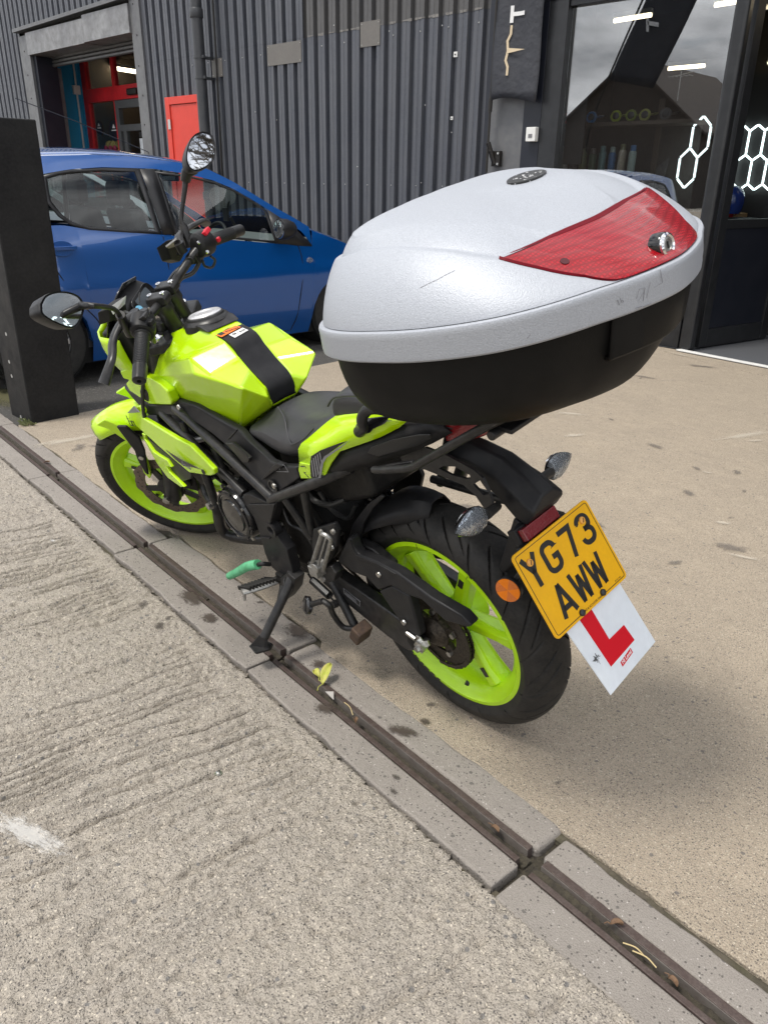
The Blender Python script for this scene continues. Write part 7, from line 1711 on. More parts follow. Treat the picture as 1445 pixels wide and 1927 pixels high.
# ---- controls, all turned with the fork
CT = Matrix(((1, 0, 0, 0), (0, 1, 0, 0), (0, 0.05, 1, -0.021), (0, 0, 0, 1)))      # the bars sit a touch low and are not quite square to the fork
CTM = CT
def KS(name, s, m, parent=None, **k): return K(name, ST(xf(s, CTM)), m, parent, **k)
bar = KS('handlebar', tube([(0.908, 0.375, 1.006), (0.940, 0.235, 1.047), (0.958, 0.19, 1.050), (0.998, 0.120, 1.024), (1.000, 0.06, 1.020), (1.000, -0.06, 1.020), (0.998, -0.120, 1.024), (0.958, -0.19, 1.050), (0.940, -0.235, 1.047), (0.908, -0.375, 1.006)], 0.0125, 16, 5), BLACK_METAL)
for sgn in (1, -1):
    yc = 0.030 * sgn
    cl = KS('bar_clamp', loft([[(1.0 + dx * 1.0, yc + 0.020 * s_, z) for dx, z in ((-0.030, 1.016), (-0.034, 1.034), (-0.028, 1.044), (0.028, 1.044), (0.034, 1.034), (0.030, 1.016))] for s_ in (-1, 1)]), BLACK_METAL, bevel=0.005, seg=3)
    KS('clamp_riser', lathe([(0.024, 0), (0.024, 0.055), (0.028, 0.062), (0.028, 0.085)], (1.0, yc, 0.930), (0.0, 0, 1), 24), BLACK_METAL, cl)
    for dx in (-0.021, 0.021):
        KS('clamp_bolt', lathe([(0.0075, 0), (0.0075, 0.005), (0.0035, 0.005), (0.0035, 0.001)], (1.0 + dx, yc, 1.0435), (0, 0, 1), 14), CHROME, cl)
yk = KS('top_yoke', prism([(0.97, 0.05, 0.905), (0.985, 0.115, 0.905), (1.06, 0.125, 0.905), (1.075, 0.06, 0.905), (1.075, -0.06, 0.905), (1.06, -0.125, 0.905), (0.985, -0.115, 0.905), (0.97, -0.05, 0.905)], (0, 0, 0.03)), BLACK_METAL, bevel=0.006, seg=3)
for sgn in (1, -1):
    KS('fork_cap', lathe([(0.024, 0), (0.024, 0.012), (0.016, 0.014), (0.012, 0.020)], (1.035, 0.086 * sgn, 0.935), (0, 0, 1), 20), CHROME, yk)
KS('stem_nut', lathe([(0.018, 0), (0.016, 0.012), (0.010, 0.013)], (1.005, 0, 0.935), (0, 0, 1), 6), CHROME, yk)
KS('lower_yoke', span((1.06, -0.12, 0.745), (1.18, 0.12, 0.79)), BLACK_METAL, yk, bevel=0.01)
KS('steering_cover', prism([(1.02, 0.09, 0.90), (1.14, 0.09, 0.90), (1.18, 0.09, 0.78), (1.04, 0.09, 0.76)], (0, -0.18, 0)), BLACK_PLASTIC, yk, bevel=0.012)
# grips
for sgn in (1, -1):
    g0, g1 = Vector((0.938, 0.245 * sgn, 1.0465)), Vector((0.9085, 0.372 * sgn, 1.0065))
    d = g1 - g0
    gr = KS('grip', lathe([(0.0215, -0.006), (0.0215, 0.0), (0.0178, 0.003), (0.0172, d.length * 0.74), (0.019, d.length * 0.75)], tuple(g0), tuple(d), 24), GRIP_RUBBER)
    x, y, z = frame(d)
    for k in range(16):
        c = g0 + d * (0.08 + 0.66 * k / 16)
        KS('grip_rib', torus(tuple(c), tuple(d), 0.0173, 0.0013, 20, 6), GRIP_RUBBER, gr)
    KS('bar_end', lathe([(0.0185, d.length * 0.755), (0.0178, d.length * 1.02), (0.0172, d.length * 1.10), (0.012, d.length * 1.12), (0.006, d.length * 1.12), (0.006, d.length * 1.05)], tuple(g0), tuple(d), 24), BLACK_METAL, gr)
# left switch block, right switch block with red buttons
sl = KS('switch_block', lathe([(0.022, -0.062), (0.030, -0.056), (0.032, -0.03), (0.030, -0.008), (0.024, -0.004)], (0.938, 0.245, 1.0465), (-0.03, 0.127, -0.04), 24, squash=(1.0, 1.12)), BLACK_PLASTIC, bevel=0.003)
KS('switch_rocker', box((0.925, 0.218, 1.083), (0.030, 0.026, 0.012), Matrix.Rotation(0.35, 3, 'Y')), BLACK_METAL, sl, bevel=0.003)
KS('switch_button', box((0.905, 0.226, 1.068), (0.012, 0.016, 0.016)), BLACK_METAL, sl, bevel=0.003)
KS('clutch_perch', join(span((0.945, 0.150, 1.035), (0.985, 0.185, 1.065)), cyl((0.962, 0.165, 1.03), (0.962, 0.165, 1.075), 0.016)), BLACK_METAL, sl, bevel=0.004)
sr = KS('switch_block', lathe([(0.022, -0.062), (0.031, -0.056), (0.034, -0.03), (0.031, -0.008), (0.024, -0.004)], (0.938, -0.245, 1.0465), (-0.03, -0.127, -0.04), 24, squash=(1.0, 1.15)), BLACK_PLASTIC, bevel=0.003)
RED_BTN = mat('red_switch', (0.55, 0.012, 0.03), 0.4)
KS('kill_switch', box((0.926, -0.226, 1.083), (0.026, 0.034, 0.014), Matrix.Rotation(0.35, 3, 'Y')), RED_BTN, sr, bevel=0.003)
KS('starter_button', box((0.902, -0.236, 1.050), (0.010, 0.014, 0.014)), RED_BTN, sr, bevel=0.003)
for p in [(0.936, -0.186, 1.074), (0.925, -0.184, 1.042)]:
    KS('switch_screw', lathe([(0.006, 0), (0.0055, 0.004)], p, (-0.8, 0.1, 0.5), 10), CHROME, sr)
# levers
CTM = Matrix.Identity(4)
for sgn in (1, -1):
    lv = KS('lever', tube([(0.985, 0.165 * sgn, 1.055), (1.004, 0.21 * sgn, 1.062), (1.008, 0.27 * sgn, 1.052), (0.992, 0.32 * sgn, 1.042), (0.994, 0.35 * sgn, 1.030), (1.010, 0.385 * sgn, 1.006)], [0.012, 0.012, 0.0105, 0.010, 0.0115, 0.014], 12, 5, flat=(1.2, 0.8)), BLACK_METAL)
    KS('lever_pivot', lathe([(0.014, -0.015), (0.014, 0.015)], (0.985, 0.165 * sgn, 1.050), (0, 0, 1), 16), BLACK_METAL, lv)
CTM = Matrix.Identity(4)
# brake reservoir, right; clutch-side box with pale label
rs = KS('brake_reservoir', prism([(1.0289,-0.165,1.0648),(0.9809,-0.165,1.0809),(0.9914,-0.205,1.0505),(1.0011,-0.21,1.0177),(1.0349,-0.2,0.991),(1.0402,-0.17,1.0182)], (0.035, 0, 0.0)), BLACK_PLASTIC, bevel=0.004)
rc0 = [Vector(p) for p in [(1.027,-0.16,1.0675),(0.9837,-0.165,1.0823),(0.9905,-0.205,1.0521),(1.036,-0.2,1.0344)]]
KS('reservoir_cap', prism([tuple(p) for p in rc0], tuple((rc0[1] - rc0[0]).cross(rc0[3] - rc0[0]).normalized() * -0.006)), GREY_METAL, rs, bevel=0.001)
rcx = (rc0[3] - rc0[0]).normalized(); rcn = (rc0[1] - rc0[0]).cross(rc0[3] - rc0[0]).normalized(); rcn = rcn if rcn.x < 0 or rcn.z > 0 else -rcn
rcy = rcn.cross(rcx)
rcc = sum(rc0, Vector()) / 4
KS('cap_print', join(*[box(tuple(rcc + rcn * 0.0005 + rcx * (0.004 * k - 0.014) + rcy * 0.0), (0.0016, 0.012 if k % 3 else 0.008, 0.0012)) for k in range(8)]), DECAL_DARK, rs, ang=0)
KS('sight_glass', lathe([(0.009, 0), (0.008, 0.003), (0.005, 0.003)], (1.0248,-0.195,1.021), (-1, 0.1, 0), 16), BLACK_METAL, rs)
CTM = CT
KS('master_cylinder', join(span((0.955, -0.215, 1.02), (0.99, -0.165, 1.05)), cyl((0.97, -0.15, 1.04), (0.985, -0.23, 1.04), 0.013)), BLACK_METAL, rs, bevel=0.004)
KS('brake_hose', tube([(0.985, -0.150, 1.035), (1.02, -0.115, 1.025), (1.06, -0.085, 0.985), (1.10, -0.07, 0.90)], 0.0062, 10, 6), DECAL_DARK)
KS('wiring', tube([(0.95, -0.19, 1.03), (0.985, -0.16, 1.0), (1.01, -0.115, 1.005), (1.03, -0.08, 0.97), (1.05, -0.05, 0.90)], 0.0065, 10, 6), DECAL_DARK)
KS('wiring', tube([(0.93, -0.20, 1.02), (0.93, -0.21, 1.0), (0.945, -0.20, 0.985), (0.955, -0.185, 1.0), (0.95, -0.18, 1.02)], 0.004, 8, 5), DECAL_DARK)
KS('clutch_cable', tube([(0.99, 0.165, 1.045), (1.04, 0.13, 1.06), (1.09, 0.08, 1.02), (1.10, 0.05, 0.92)], 0.005, 8, 6), DECAL_DARK)
KS('wiring', tube([(0.94, 0.21, 1.02), (0.97, 0.18, 0.985), (1.02, 0.12, 0.96), (1.06, 0.06, 0.90)], 0.006, 8, 6), DECAL_DARK)
CTM = Matrix.Translation((-0.012, 0, -0.030))
# instrument pod, small visor, headlamp cowl
pod = KS('instrument_pod', loft([[(1.095, y * .8, 0.985), (1.102, y, 1.045), (1.135, y * .95, 1.068), (1.165, y * .9, 1.045), (1.165, y * .85, 0.97)] for y in (-0.075, -0.035, 0.035, 0.075)]), BLACK_PLASTIC, bevel=0.008, seg=3)
pz = Matrix(((0.0, 0.35, -0.937, 1.094), (1, 0, 0, -0.01), (0, 0.937, 0.35, 1.022), (0, 0, 0, 1)))
KS('instrument_glass', plane_prism(rrect(0.120, 0.060, 0.022), pz, 0.002, 0.010), BLACK_GLOSS, pod, bevel=0.002)
KS('instrument_screen', plane_prism(rrect(0.075, 0.040, 0.006), pz, 0.0102, 0.0108), mat('grey_lcd', (0.085, 0.10, 0.115), 0.2), pod, ang=0)
KS('ignition_barrel', lathe([(0.017, 0), (0.017, 0.028), (0.014, 0.032)], (1.045, 0.045, 0.955), (-0.25, 0, 1), 20), BLACK_METAL, pod)
KS('ignition_key', join(span((1.025, 0.043, 0.985), (1.048, 0.047, 1.03))), STEEL, pod)
BLUE_TAG = mat('blue_key_tag', (0.16, 0.42, 0.62), 0.4)
CTM = Matrix.Identity(4)
KS('key_tag', lathe([(0.011, 0), (0.011, 0.003)], (1.054,0.06,1.007), (-0.8, 0.2, 0.6), 18), BLUE_TAG, pod)
KS('key_cord', tube([(1.0444,0.055,1.0229), (1.0463,0.04,1.0338), (1.0433,0.03,1.0404)], 0.0028, 6, 4), DECAL_DARK, pod)
lb = [Vector(p) for p in [(1.0794,0.13,1.0682),(1.0469,0.085,1.0684),(1.0662,0.085,1.0444),(1.0829,0.13,1.0447)]]
bx_ = KS('alarm_box', prism([tuple(p) for p in [(1.083,0.13,1.0654),(1.0485,0.085,1.0687),(1.0758,0.08,1.0198),(1.0959,0.095,1.0111),(1.1036,0.13,1.0273)]], (0.035, 0.01, 0.0)), BLACK_PLASTIC, bevel=0.004)
KS('pale_label', prism([tuple(p) for p in lb], (-0.002, 0.001, 0.001)), DECAL_WHITE, bx_, ang=0)
KS('label_print', join(*[box(tuple(lb[0].lerp(lb[1], 0.2 + 0.09 * k).lerp(lb[3].lerp(lb[2], 0.2 + 0.09 * k), 0.55) + Vector((-0.0024, 0, 0))), (0.0006, 0.004, 0.003 if k % 2 else 0.006)) for k in range(6)]), RED_BTN, bx_, ang=0)
vis = KS('fly_screen', loft([[(x, y, z), (x + 0.004, y, z - 0.003)] for x, y, z in []]) if False else grid([[(1.100, -0.060, 1.045), (1.105, 0.0, 1.062), (1.100, 0.060, 1.060)], [(1.150, -0.085, 0.99), (1.167, 0.0, 1.00), (1.150, 0.085, 1.01)], [(1.185, -0.095, 0.95), (1.215, 0, 0.955), (1.185, 0.095, 0.955)]]), BLACK_GLOSS, solid=0.004, ang=50)
cow = []
CTM = Matrix.Identity(4)
for k in range(9):
    t = k / 8
    z = 0.958 - 0.155 * t
    bul = math.sin(PI * min(1, t * 0.9 + 0.12))
    cow.append([(1.14 + 0.015 * t, 0.108, z - .01), (1.165, 0.118 * (0.85 + .15 * bul), z), (1.215, 0.10 * (0.8 + .2 * bul), z), (1.232 + 0.014 * bul, 0.055, z), (1.240 + 0.014 * bul, 0, z), (1.232 + 0.014 * bul, -0.055, z), (1.215, -0.10 * (0.8 + .2 * bul), z), (1.165, -0.118 * (0.85 + .15 * bul), z), (1.14 + 0.015 * t, -0.108, z - .01)])
KS('headlamp_cowl', grid(cow), LIME, ang=40, solid=0.005)
KS('cowl_back', span((1.12, -0.09, 0.80), (1.20, 0.09, 0.97)), BLACK_PLASTIC, bevel=0.01)
KS('headlamp', lathe([(0.055, 0), (0.05, 0.012), (0.03, 0.02)], (1.25, 0, 0.88), (1, 0, -0.1), 28), CLEAR)
KS('chin_piece', prism([(1.2113,0.1,0.8394),(1.1702,0.11,0.8534),(1.1473,0.115,0.8378),(1.1487,0.115,0.8178),(1.1862,0.11,0.8111),(1.2107,0.105,0.8189)], (0, -0.02, 0)), LIME, bevel=0.003)
# mirrors
def mirror(O, n, th, stem, lab):
    O = spline(list(O) + [O[0]], 4)[:-1]
    c = sum(O, Vector()) / len(O)
    n = Vector(n).normalized()                       # out of the glass, towards the rider
    def on(p, s, d): return tuple(c + (p - c) * s + n * d)
    sh = KS('mirror', loft([[on(p, 0.955, -0.001) for p in O], [on(p, 1.0, 0.002) for p in O], [on(p, 1.0, -0.006) for p in O], [on(p, 0.88, -th * .7) for p in O], [on(p, 0.5, -th) for p in O]]), BLACK_PLASTIC, ang=60)
    sh['label'] = lab
    KS('mirror_pane', prism([on(p, 0.90, 0.0004) for p in O], tuple(n * 0.0012)), MIRROR, sh, ang=0)
    for s_, r_ in stem:
        KS('mirror_stem', tube(s_, r_, 12, 5), BLACK_METAL, sh)
mirror([(0.9338,0.4766,1.2955),(0.9431,0.4395,1.2931),(0.9555,0.3914,1.2729),(0.9678,0.3446,1.2411),(0.9753,0.3172,1.209),(0.9724,0.3304,1.1878),(0.9607,0.3777,1.1836),(0.9504,0.4184,1.1925),(0.9415,0.4515,1.22),(0.933,0.4824,1.2583),(0.9294,0.4949,1.2833)], (-1, -0.25, -0.02), 0.045,
       [([(0.975,0.33,1.1955), (0.9249,0.35,1.2005), (0.9398,0.29,1.1563), (0.9488,0.265,1.1308), (0.9607,0.25,1.0998)], [0.010, 0.0065, 0.006, 0.0065]), ([(0.9535,0.255,1.1118), (0.9782,0.232,1.0668), (0.9953,0.215,1.03)], [0.012, 0.013])], 'oval left hand mirror on a bent stem')
mirror([(0.9154,-0.4435,1.2468),(0.9081,-0.47,1.2253),(0.8971,-0.4496,1.2004),(0.8881,-0.3984,1.1843),(0.8862,-0.3404,1.1867),(0.8893,-0.2794,1.2021),(0.8947,-0.2549,1.2187),(0.9029,-0.2668,1.2375),(0.91,-0.3025,1.2509),(0.9161,-0.3592,1.2592),(0.9176,-0.4044,1.2573)], (-1, -0.05, 0.40), 0.034,
       [([(0.9326,-0.335,1.1966), (0.9514,-0.325,1.1882), (0.9642,-0.318,1.1703)], [0.022, 0.017, 0.0145]), ([(0.9642,-0.318,1.1703), (0.9727,-0.3,1.1488), (0.9926,-0.268,1.107), (0.9979,-0.255,1.0916), (0.994,-0.243,1.0702)], [0.0085, 0.0065, 0.0065]), ([(0.9958,-0.246,1.0758), (0.9916,-0.228,1.0473), (0.9899,-0.215,1.0213)], [0.012, 0.0135])], 'upright right hand mirror reflecting the sky')

# ------------------------------------------------------------------ top box on the rack (its own thing, same leaning frame as the motorcycle)
tb = tag(empty('top_box'), 'large silver and black motorcycle top box with wide red reflector', 'top box')
tb.matrix_world = Matrix([[-0.997353, -0.070393, -0.018231, -0.97989], [0.072716, -0.965497, -0.250054, 1.3897], [0.0, -0.250718, 0.96806, 0.0], [0, 0, 0, 1]])
XC, BZ0, BSL, BZR = -0.30, 1.14, -0.12, 0.047
LP = (0.106, 0.26, 0.365, 0.886, 1.678, 0.148, 0.103)
# plan outline: wide flat front, D-shaped rear
HALF = np.array([(-.048, 0), (-.050, .12), (-.056, .20), (-.072, .255), (-.105, .289), (-.158, .304), (-.25, .300), (-.327, .286), (-.375, .267), (-.421, .241), (-.450, .214), (-.473, .184), (-.502, .128), (-.535, .055), (-.546, 0)])
_full = np.concatenate([HALF, HALF[-2:0:-1] * [1, -1]])
_ang = np.unwrap(np.arctan2(_full[:, 1], _full[:, 0] - XC))
_rad = np.hypot(_full[:, 0] - XC, _full[:, 1])
_tt = np.linspace(0, 2 * PI, 721)
_rr = np.interp(_tt, np.concatenate([_ang - 2 * PI, _ang, _ang + 2 * PI]), np.tile(_rad, 3))
_k = np.exp(-.5 * (np.arange(-18, 19) / 7) ** 2); _k /= _k.sum()
_rs = np.convolve(np.concatenate([_rr[-61:-1], _rr, _rr[1:61]]), _k, 'same')[60:-60]
def b_out(th, off=0.0):
    r = np.interp(np.mod(th, 2 * PI), _tt, _rs) + off
    return r * np.cos(th), r * np.sin(th)
def b_world(x, y, dz): return np.stack([x + XC, y + 0 * x, BZ0 + BSL * (x + 0.01) + dz], -1)
BYC = 0.0
A1 = [(0, 66), (58, 69), (74, 77), (89, 79.6), (114, 74.3), (136, 64), (147, 55), (154, 51), (165, 50.5), (180, 50.5)]
A2 = [(0, 48), (52, 52.2), (69, 62.6), (81, 64), (94, 62.6), (106, 58.7), (117, 52.2), (124, 47.7), (132, 48.8), (150, 49.8), (180, 50)]
def lid_pt(th, ph):
    """th, ph arrays in radians -> points on the lid, with the pressed band between the two side creases"""
    H_, ef, es, er, eh, ax_, tilt = LP
    c, s = np.cos(th), np.sin(th)
    e = np.where(c > 0, ef * c * c, er * c * c) + es * s * s
    x, y = b_out(th, -0.0035)
    r = np.cos(ph) ** e
    h = np.sin(ph) ** eh
    X = x * r + ax_ * (1 - r); Y = y * r
    td = np.abs((np.degrees(th) + 180) % 360 - 180); pd = np.degrees(ph)
    a1 = np.interp(td, [p[0] for p in A1], [p[1] for p in A1]); a2 = np.interp(td, [p[0] for p in A2], [p[1] for p in A2])
    wband = np.clip((td - 35) / 22, 0, 1) * np.clip((158 - td) / 14, 0, 1)
    t = np.clip((pd - a2) / np.maximum(a1 - a2, 0.5), 0, 1)
    dent = np.where((pd > a2), np.clip((pd - a2) / 1.4, 0, 1), 0) * (1 - t) ** 0.8 * wband
    rise = np.where(pd > a1, np.clip((pd - a1) / 1.2, 0, 1) * np.exp(-np.clip(pd - a1, 0, 90) / 13), 0) * wband
    P = b_world(X, Y, BZR + (H_ + tilt * X) * h)
    k = 1 - 0.040 * dent + 0.012 * rise
    ctr = np.array([XC, BYC, BZ0])
    P[..., 0] = ctr[0] + (P[..., 0] - ctr[0]) * k
    P[..., 1] = ctr[1] + (P[..., 1] - ctr[1]) * k
    P[..., 2] -= 0.004 * dent
    return P
nth, nph = 300, 140
ths = np.linspace(0, 2 * PI, nth, endpoint=False)
phs = np.linspace(0.0, PI / 2 - 0.002, nph)
TH, PH = np.meshgrid(ths, phs)
Pg = lid_pt(TH, PH)
lid_rows = [[tuple(p) for p in r] for r in Pg]
v, f = grid(lid_rows, True)
f.append(tuple(range((nph - 1) * nth, nph * nth)))
lid = obj('lid', (v, f), SILVER, tb, ang=40)
# rim band with a rounded ledge
def ring(off, dz): x, y = b_out(ths, off); return [tuple(p) for p in b_world(x, y, dz)]
band = [ring(-0.010, BZR - 0.002), ring(0.0000, BZR - 0.0005), ring(0.0035, BZR - 0.002), ring(0.0052, BZR - 0.0055), ring(0.0048, BZR - 0.012), ring(0.0058, 0.010), ring(0.0052, 0.003), ring(0.002, 0.0), ring(-0.02, 0.0)]
obj('rim_band', grid(band, True, True), SILVER, tb, ang=35)
# black tub: tapers to a smaller rounded bottom, flat panel at the rear
def tub_ring(t, dz):
    sc = 1 - 0.36 * t ** 2.1
    x, y = b_out(ths, -0.014)
    sx = np.where(x < 0, 1 - 0.34 * t ** 1.5, 1 - 0.28 * t ** 1.8)
    return [tuple(p) for p in b_world(x * sx + 0.02 * t, y * (1 - 0.42 * t ** 2.0), dz)]
tubs = []
for k in range(15):
    t = k / 14
    tubs.append(tub_ring(t, 0.006 - 0.158 * math.sin(t * PI / 2) ** 0.95))
base = [tuple((np.array(p) - np.array([XC + .02, BYC, 0])) * np.array([0.8, 0.8, 1]) + np.array([XC + .02, BYC, -0.006])) for p in tubs[-1]]
tubs.append(base)
v, f = grid(tubs, True, True)
f.append(tuple(range((len(tubs) - 1) * nth, len(tubs) * nth)))
tub = obj('tub', (v, f), BOX_BLACK, tb, ang=40)
# rear hinge panel, standing a little proud of the tub
rows = []
hs_ = np.radians(np.linspace(154, 209, 36))
for off, dz in [(-0.016, 0.004), (-0.006, 0.003), (-0.005, -0.002), (-0.009, -0.062), (-0.013, -0.066), (-0.040, -0.067)]:
    x, y = b_out(hs_, off)
    sh_ = 1.0 + (dz * 0.35 if dz < 0 else 0)
    rows.append([tuple(p) for p in b_world(x * sh_, y * sh_, dz)])
hp_ = obj('rear_panel', grid(rows), BOX_BLACK, tb, ang=35, solid=0.006)
# red reflector: follows the lid, 3 mm proud
def lens_bounds(td):   # td degrees 0..49 off the rear centre line
    hi = np.interp(td, [0, 22, 40, 50, 57], [50.4, 50.4, 49.4, 48.6, 47.9])
    lo = np.interp(td, [0, 19, 22, 25, 33, 46, 57], [1.2, 1.2, 2.0, 5, 20, 36, 47.7])
    return lo, hi
cols_ = np.linspace(-57, 57, 115)
def lens_surface(inset, lift, n=26):
    out = []
    for td in cols_:
        lo, hi = lens_bounds(abs(td))
        lo, hi = lo + inset, max(lo + inset, hi - inset)
        out.append((td, np.linspace(lo, hi, n)))
    th_ = np.radians(180 + np.array([o[0] for o in out]))[:, None] * np.ones((1, n))
    ph_ = np.radians(np.array([o[1] for o in out]))
    e = 1e-3
    P = lid_pt(th_, ph_); dth = lid_pt(th_ + e, ph_) - P; dph = lid_pt(th_, np.minimum(ph_ + e, PI / 2 - .003)) - P
    N = np.cross(dth, dph); N /= np.linalg.norm(N, axis=-1, keepdims=True)
    return P + N * lift, N
LENS = bpy.data.materials.new('red_prism_lens'); LENS.use_nodes = True
nt = LENS.node_tree; b = nt.nodes['Principled BSDF']
b.inputs['Roughness'].default_value = 0.2; b.inputs['Specular IOR Level'].default_value = 0.35
b.inputs['Coat Weight'].default_value = 0.35; b.inputs['Coat Roughness'].default_value = 0.06
tc = nt.nodes.new('ShaderNodeTexCoord'); mp = nt.nodes.new('ShaderNodeMapping')
mp.inputs['Scale'].default_value = (190, 190, 190); nt.links.new(tc.outputs['Object'], mp.inputs['Vector'])
vr = nt.nodes.new('ShaderNodeTexVoronoi'); vr.inputs['Scale'].default_value = 1.0; vr.inputs['Randomness'].default_value = 0.0; vr.distance = 'CHEBYCHEV'
nt.links.new(mp.outputs['Vector'], vr.inputs['Vector'])
bp = nt.nodes.new('ShaderNodeBump'); bp.inputs['Distance'].default_value = 0.0012; bp.inputs['Strength'].default_value = 0.35
nt.links.new(vr.outputs['Distance'], bp.inputs['Height']); nt.links.new(bp.outputs['Normal'], b.inputs['Normal'])
rp = nt.nodes.new('ShaderNodeValToRGB'); rp.color_ramp.elements[0].color = (0.36, 0.003, 0.010, 1); rp.color_ramp.elements[1].color = (0.17, 0.002, 0.005, 1)
rp.color_ramp.elements[0].position = 0.15; rp.color_ramp.elements[1].position = 0.5
nt.links.new(vr.outputs['Distance'], rp.inputs['Fac']); nt.links.new(rp.outputs['Color'], b.inputs['Base Color'])
LENS_EDGE = mat('dark_red_lens_edge', (0.12, 0.002, 0.008), 0.5, spec=0.12)
Pl, Nl = lens_surface(1.2, 0.0028)
Po, No = lens_surface(0.0, 0.0010)
Pi_, Ni = lens_surface(0.0, -0.004)
lens = obj('red_reflector', grid([[tuple(p) for p in r] for r in Pl]), LENS, tb, ang=60)
def loop_of(P): return [tuple(p) for p in P[:, 0]] + [tuple(p) for p in P[-1, 1:]] + [tuple(p) for p in P[::-1, -1]][1:] + [tuple(p) for p in P[0, ::-1]][1:-1]
obj('reflector_edge', grid([loop_of(Pl), loop_of(Po), loop_of(Pi_)], True), LENS_EDGE, lens, ang=50)
Pt, Nt = lens_surface(0.0, 0.0032, 26)
ot = [[tuple(p) for p in r] for r in Pt[:, 24:]]
obj('reflector_top_strip', grid(ot), LENS_EDGE, lens, ang=60)
def on_lid(td, pd, lift=0.0):
    th_, ph_ = np.array([math.radians(td)]), np.array([math.radians(pd)])
    e = 1e-3
    P = lid_pt(th_, ph_); N = np.cross(lid_pt(th_ + e, ph_) - P, lid_pt(th_, ph_ + e) - P); N /= np.linalg.norm(N)
    return tuple((P + N * lift)[0]), tuple(N[0])
lp_, ln_ = on_lid(179, 22.2)
ln_ = (-0.97, 0.0, 0.24)
lk_ = obj('lock', lathe([(0.0175, -0.004), (0.0175, 0.010), (0.0160, 0.0125)], lp_, ln_, 32), BLACK_GLOSS, tb)
obj('lock_ring', lathe([(0.0158, 0.0115), (0.0158, 0.0155), (0.013, 0.017), (0.0108, 0.015), (0.0108, 0.0125)], lp_, ln_, 32, cap=False), CHROME, lk_)
obj('lock_barrel', lathe([(0.0106, 0.0115), (0.0104, 0.0145), (0.008, 0.0155), (0.0075, 0.014)], lp_, ln_, 28), GREY_METAL, lk_)
obj('key_slot', xf(box((0, 0, 0.0148), (0.002, 0.009, 0.002)), at(lp_, ln_)), DECAL_DARK, lk_)
hp2, hn2 = on_lid(144, 33.9, 0.0028)
obj('reflector_plug', lathe([(0.0065, 0), (0.006, 0.0012)], hp2, hn2, 18), mat('dark_red_plug', (0.06, 0.003, 0.006), 0.4), lens)
# oval badge on the crown
bp_, bn_ = on_lid(256, 86.3, 0.001)
by_ = Vector(bn_); bx2 = (Vector((-0.10, 1, 0)) - by_ * Vector((-0.10, 1, 0)).dot(by_)).normalized(); bz2 = by_.cross(bx2)
BADGE_M = Matrix(((bx2.x, bz2.x, by_.x, bp_[0]), (bx2.y, bz2.y, by_.y, bp_[1]), (bx2.z, bz2.z, by_.z, bp_[2]), (0, 0, 0, 1)))
bd_ = obj('badge', xf(lathe([(1.0, -0.002), (1.0, 0.0012), (0.96, 0.002), (0.9, 0.0016)], n=40), BADGE_M @ Matrix.Diagonal((0.043, 0.026, 1, 1))), mat('badge_black', (0.02, 0.02, 0.02), 0.4, speck=(420, (0.5, 0.5, 0.5), 0.93)), tb)
obj('badge_scuff', xf(join(*[box((random.uniform(-.03, .03), random.uniform(-.014, .014), 0.0022), (random.uniform(.001, .005), random.uniform(.001, .002), 0.0006), Matrix.Rotation(random.uniform(0, 3), 3, 'Z')) for _ in range(22)]), BADGE_M), DECAL_WHITE, bd_, ang=0)
# scratches on the band and lid
SCR = mat('grey_scratch', (0.20, 0.20, 0.215), 0.7)
sc = []
def band_pt(td, dz, off=0.0062):
    x, y = b_out(np.array([math.radians(td)]), off); return Vector(b_world(x, y, dz)[0])
for a0, z0, a1, z1, w in [(154.0, .026, 154.6, .018, .0010), (154.8, .027, 155.5, .020, .0008), (155.6, .024, 156, .020, .0008), (160.5, .018, 161.5, .030, .0006), (161.5, .030, 163.6, .029, .0006), (163.6, .029, 163.0, .012, .0009), (164.3, .014, 165.6, .033, .0007), (161.2, .014, 163.2, .024, .0005), (167.0, .024, 170.5, .026, .0005), (170.5, .026, 169.4, .045, .0009), (160.2, .006, 162.5, .005, .0012), (163, .004, 166, .0045, .001), (126, .012, 127, .016, .001)]:
    sc.append(tube([band_pt(a0, z0), band_pt((a0 + a1) / 2, (z0 + z1) / 2), band_pt(a1, z1)], w * 0.38, 5))
for k in range(9):
    p, n = on_lid(96 + k * 1.3, 39 + k * 0.9 + random.uniform(-.3, .3), 0.0002); q, _ = on_lid(97.1 + k * 1.3, 39.7 + k * 0.9, 0.0002)
    sc.append(tube([p, q], 0.0004, 4))
tag(obj('scratch_marks', join(*sc), SCR, tb, ang=0), kind='stuff')

# ------------------------------------------------------------------ small things on the ground
LF = mat('fading_leaf', (0.36, 0.40, 0.06), 0.6, var=(60, (0.50, 0.42, 0.14), 0.8), bump=(120, 0.002, 3))
LB_ = mat('brown_leaf', (0.17, 0.10, 0.055), 0.75, var=(60, (0.10, 0.06, 0.04), 0.8), bump=(120, 0.003, 3))
def leafthing(name, p, rz, L, w, m, label, curl=0.6, tilt=0.6, cat='leaf', group=None):
    r = tag(empty(name, p, rz), label, cat, group)
    rows = []
    for i in range(9):
        t = i / 8; hw_ = w * math.sin(PI * (0.08 + 0.9 * t)) ** 0.8
        rows.append([(L * t, hw_ * s, 0.004 + tilt * L * t * 0.5 + curl * hw_ * s * s + 0.003 * math.sin(5 * t + s * 2)) for s in (-1, -.5, 0, .5, 1)])
    obj('blade', grid(rows), m, r, ang=60, solid=0.0006)
    obj('leaf_stalk', tube([(0, 0, 0.004), (-L * 0.25, 0.004, 0.002), (-L * .5, 0.0, 0.0)], 0.0011, 5), m, r)
    return r
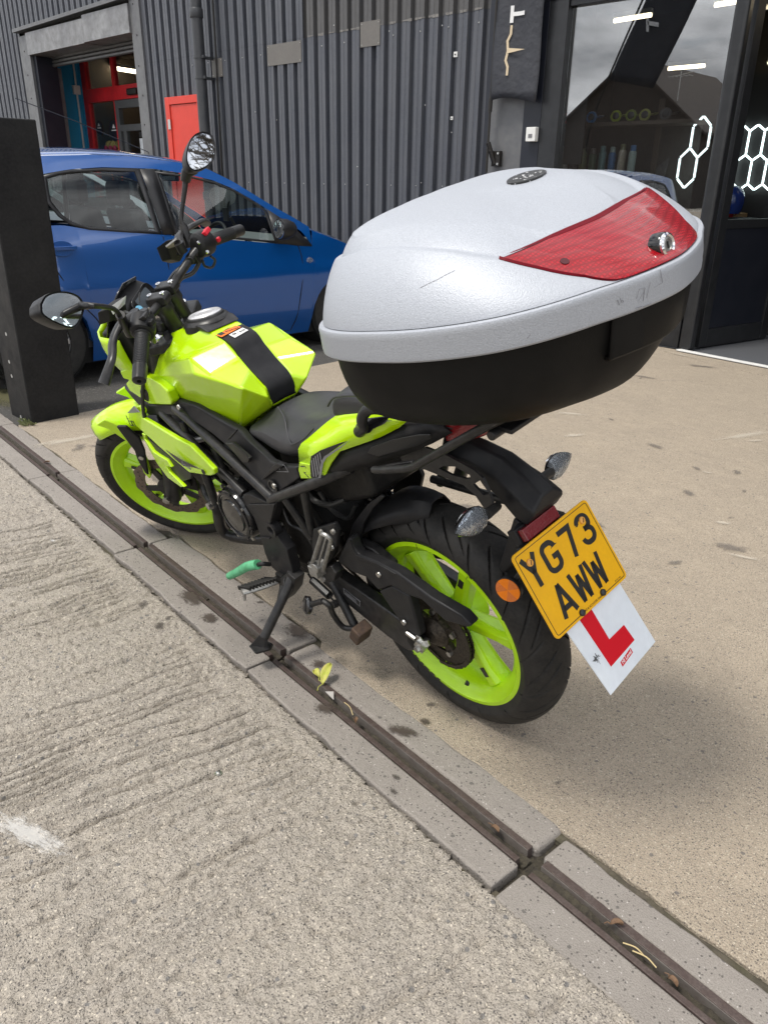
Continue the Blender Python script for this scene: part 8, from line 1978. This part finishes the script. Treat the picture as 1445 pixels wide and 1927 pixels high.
leafthing('leaf', (-1.3032,1.1399,0.004), 1.9, 0.052, 0.014, LF, 'yellowing green leaf caught in the drain slot by the side stand', 1.2, 1.3)
leafthing('leaf', (-1.3331,1.155,0.002), 2.9, 0.030, 0.010, LF, 'small pale leaf scrap beside the yellow leaf in the drain', 1.0, 0.5)
leafthing('leaf', (-1.1376,1.1035,0.002), -0.7, 0.024, 0.007, LB_, 'dark brown curled leaf in the drain slot below the rear wheel', 1.4, 0.5)
leafthing('leaf', (-0.6776,1.0623,0), -0.4, 0.028, 0.007, LB_, 'brown folded leaf lying in the slot near the wide block joint', 1.2, 0.7)
leafthing('leaf', (-0.3798,1.027,0), 0.4, 0.022, 0.007, LB_, 'crumpled dark leaf in the slot of the nearest drain block', 1.5, 0.8)
leafthing('leaf', (-3.5515,1.3837,0), 0.5, 0.03, 0.010, LB_, 'tan leaf in the drain slot at the far left', 0.8, 0.5)
leafthing('leaf', (-0.2556,1.0041,0), -0.5, 0.022, 0.007, LB_, 'torn brown leaf in the slot near the lower right corner', 1.0, 0.5)
tag(obj('paper_scrap', prism([(-1.2761,1.127,0.004), (-1.252,1.1358,0.012), (-1.2311,1.1165,0.006), (-1.252,1.1242,0.001)], (0, 0, 0.0008)), mat('dirty_paper', (0.34, 0.32, 0.30), 0.8), ang=0), 'torn grey paper scrap in the drain beside the yellow leaf', 'paper')
for i, (a, b_, l) in enumerate([((1172, 1775), (1212, 1800), 'longest pale straw lying along the nearest drain slot'), ((1190, 1790), (1235, 1822), 'second pale straw beside the longest one in the nearest slot'), ((648, 1322), (664, 1346), 'bent thin straw in the drain slot under the rear wheel')]):
    p, q = Vector((-0.3446,1.0083,0.003)) if i == 0 else Vector((-0.3249,1.0068,0.002)) if i == 1 else Vector((-1.2086,1.1336,0.002)), Vector((-0.3053,1.0127,0.001)) if i == 0 else Vector((-0.2795,1.007,0.001)) if i == 1 else Vector((-1.156,1.1138,0.001))
    tag(obj('straw', tube([p, (p + q) / 2 + Vector((0.002, 0.003, 0.004)), q], 0.0013, 6, 4), mat('straw', (0.48, 0.38, 0.20), 0.7)), l, 'straw')
bt = tag(empty('bolt', (-1.2231,0.7477,0.002)), 'small shiny bolt lying on the ribbed concrete', 'bolt')
obj('bolt_head', lathe([(0.006, 0), (0.006, 0.004), (0.004, 0.005)], n=6), STEEL, bt)
obj('washer', lathe([(0.0085, 0), (0.0085, 0.001)], n=18), STEEL, bt)
obj('bolt_shank', cyl((0, 0, 0.003), (0.002, 0.001, 0.009), 0.0028), STEEL, bt)
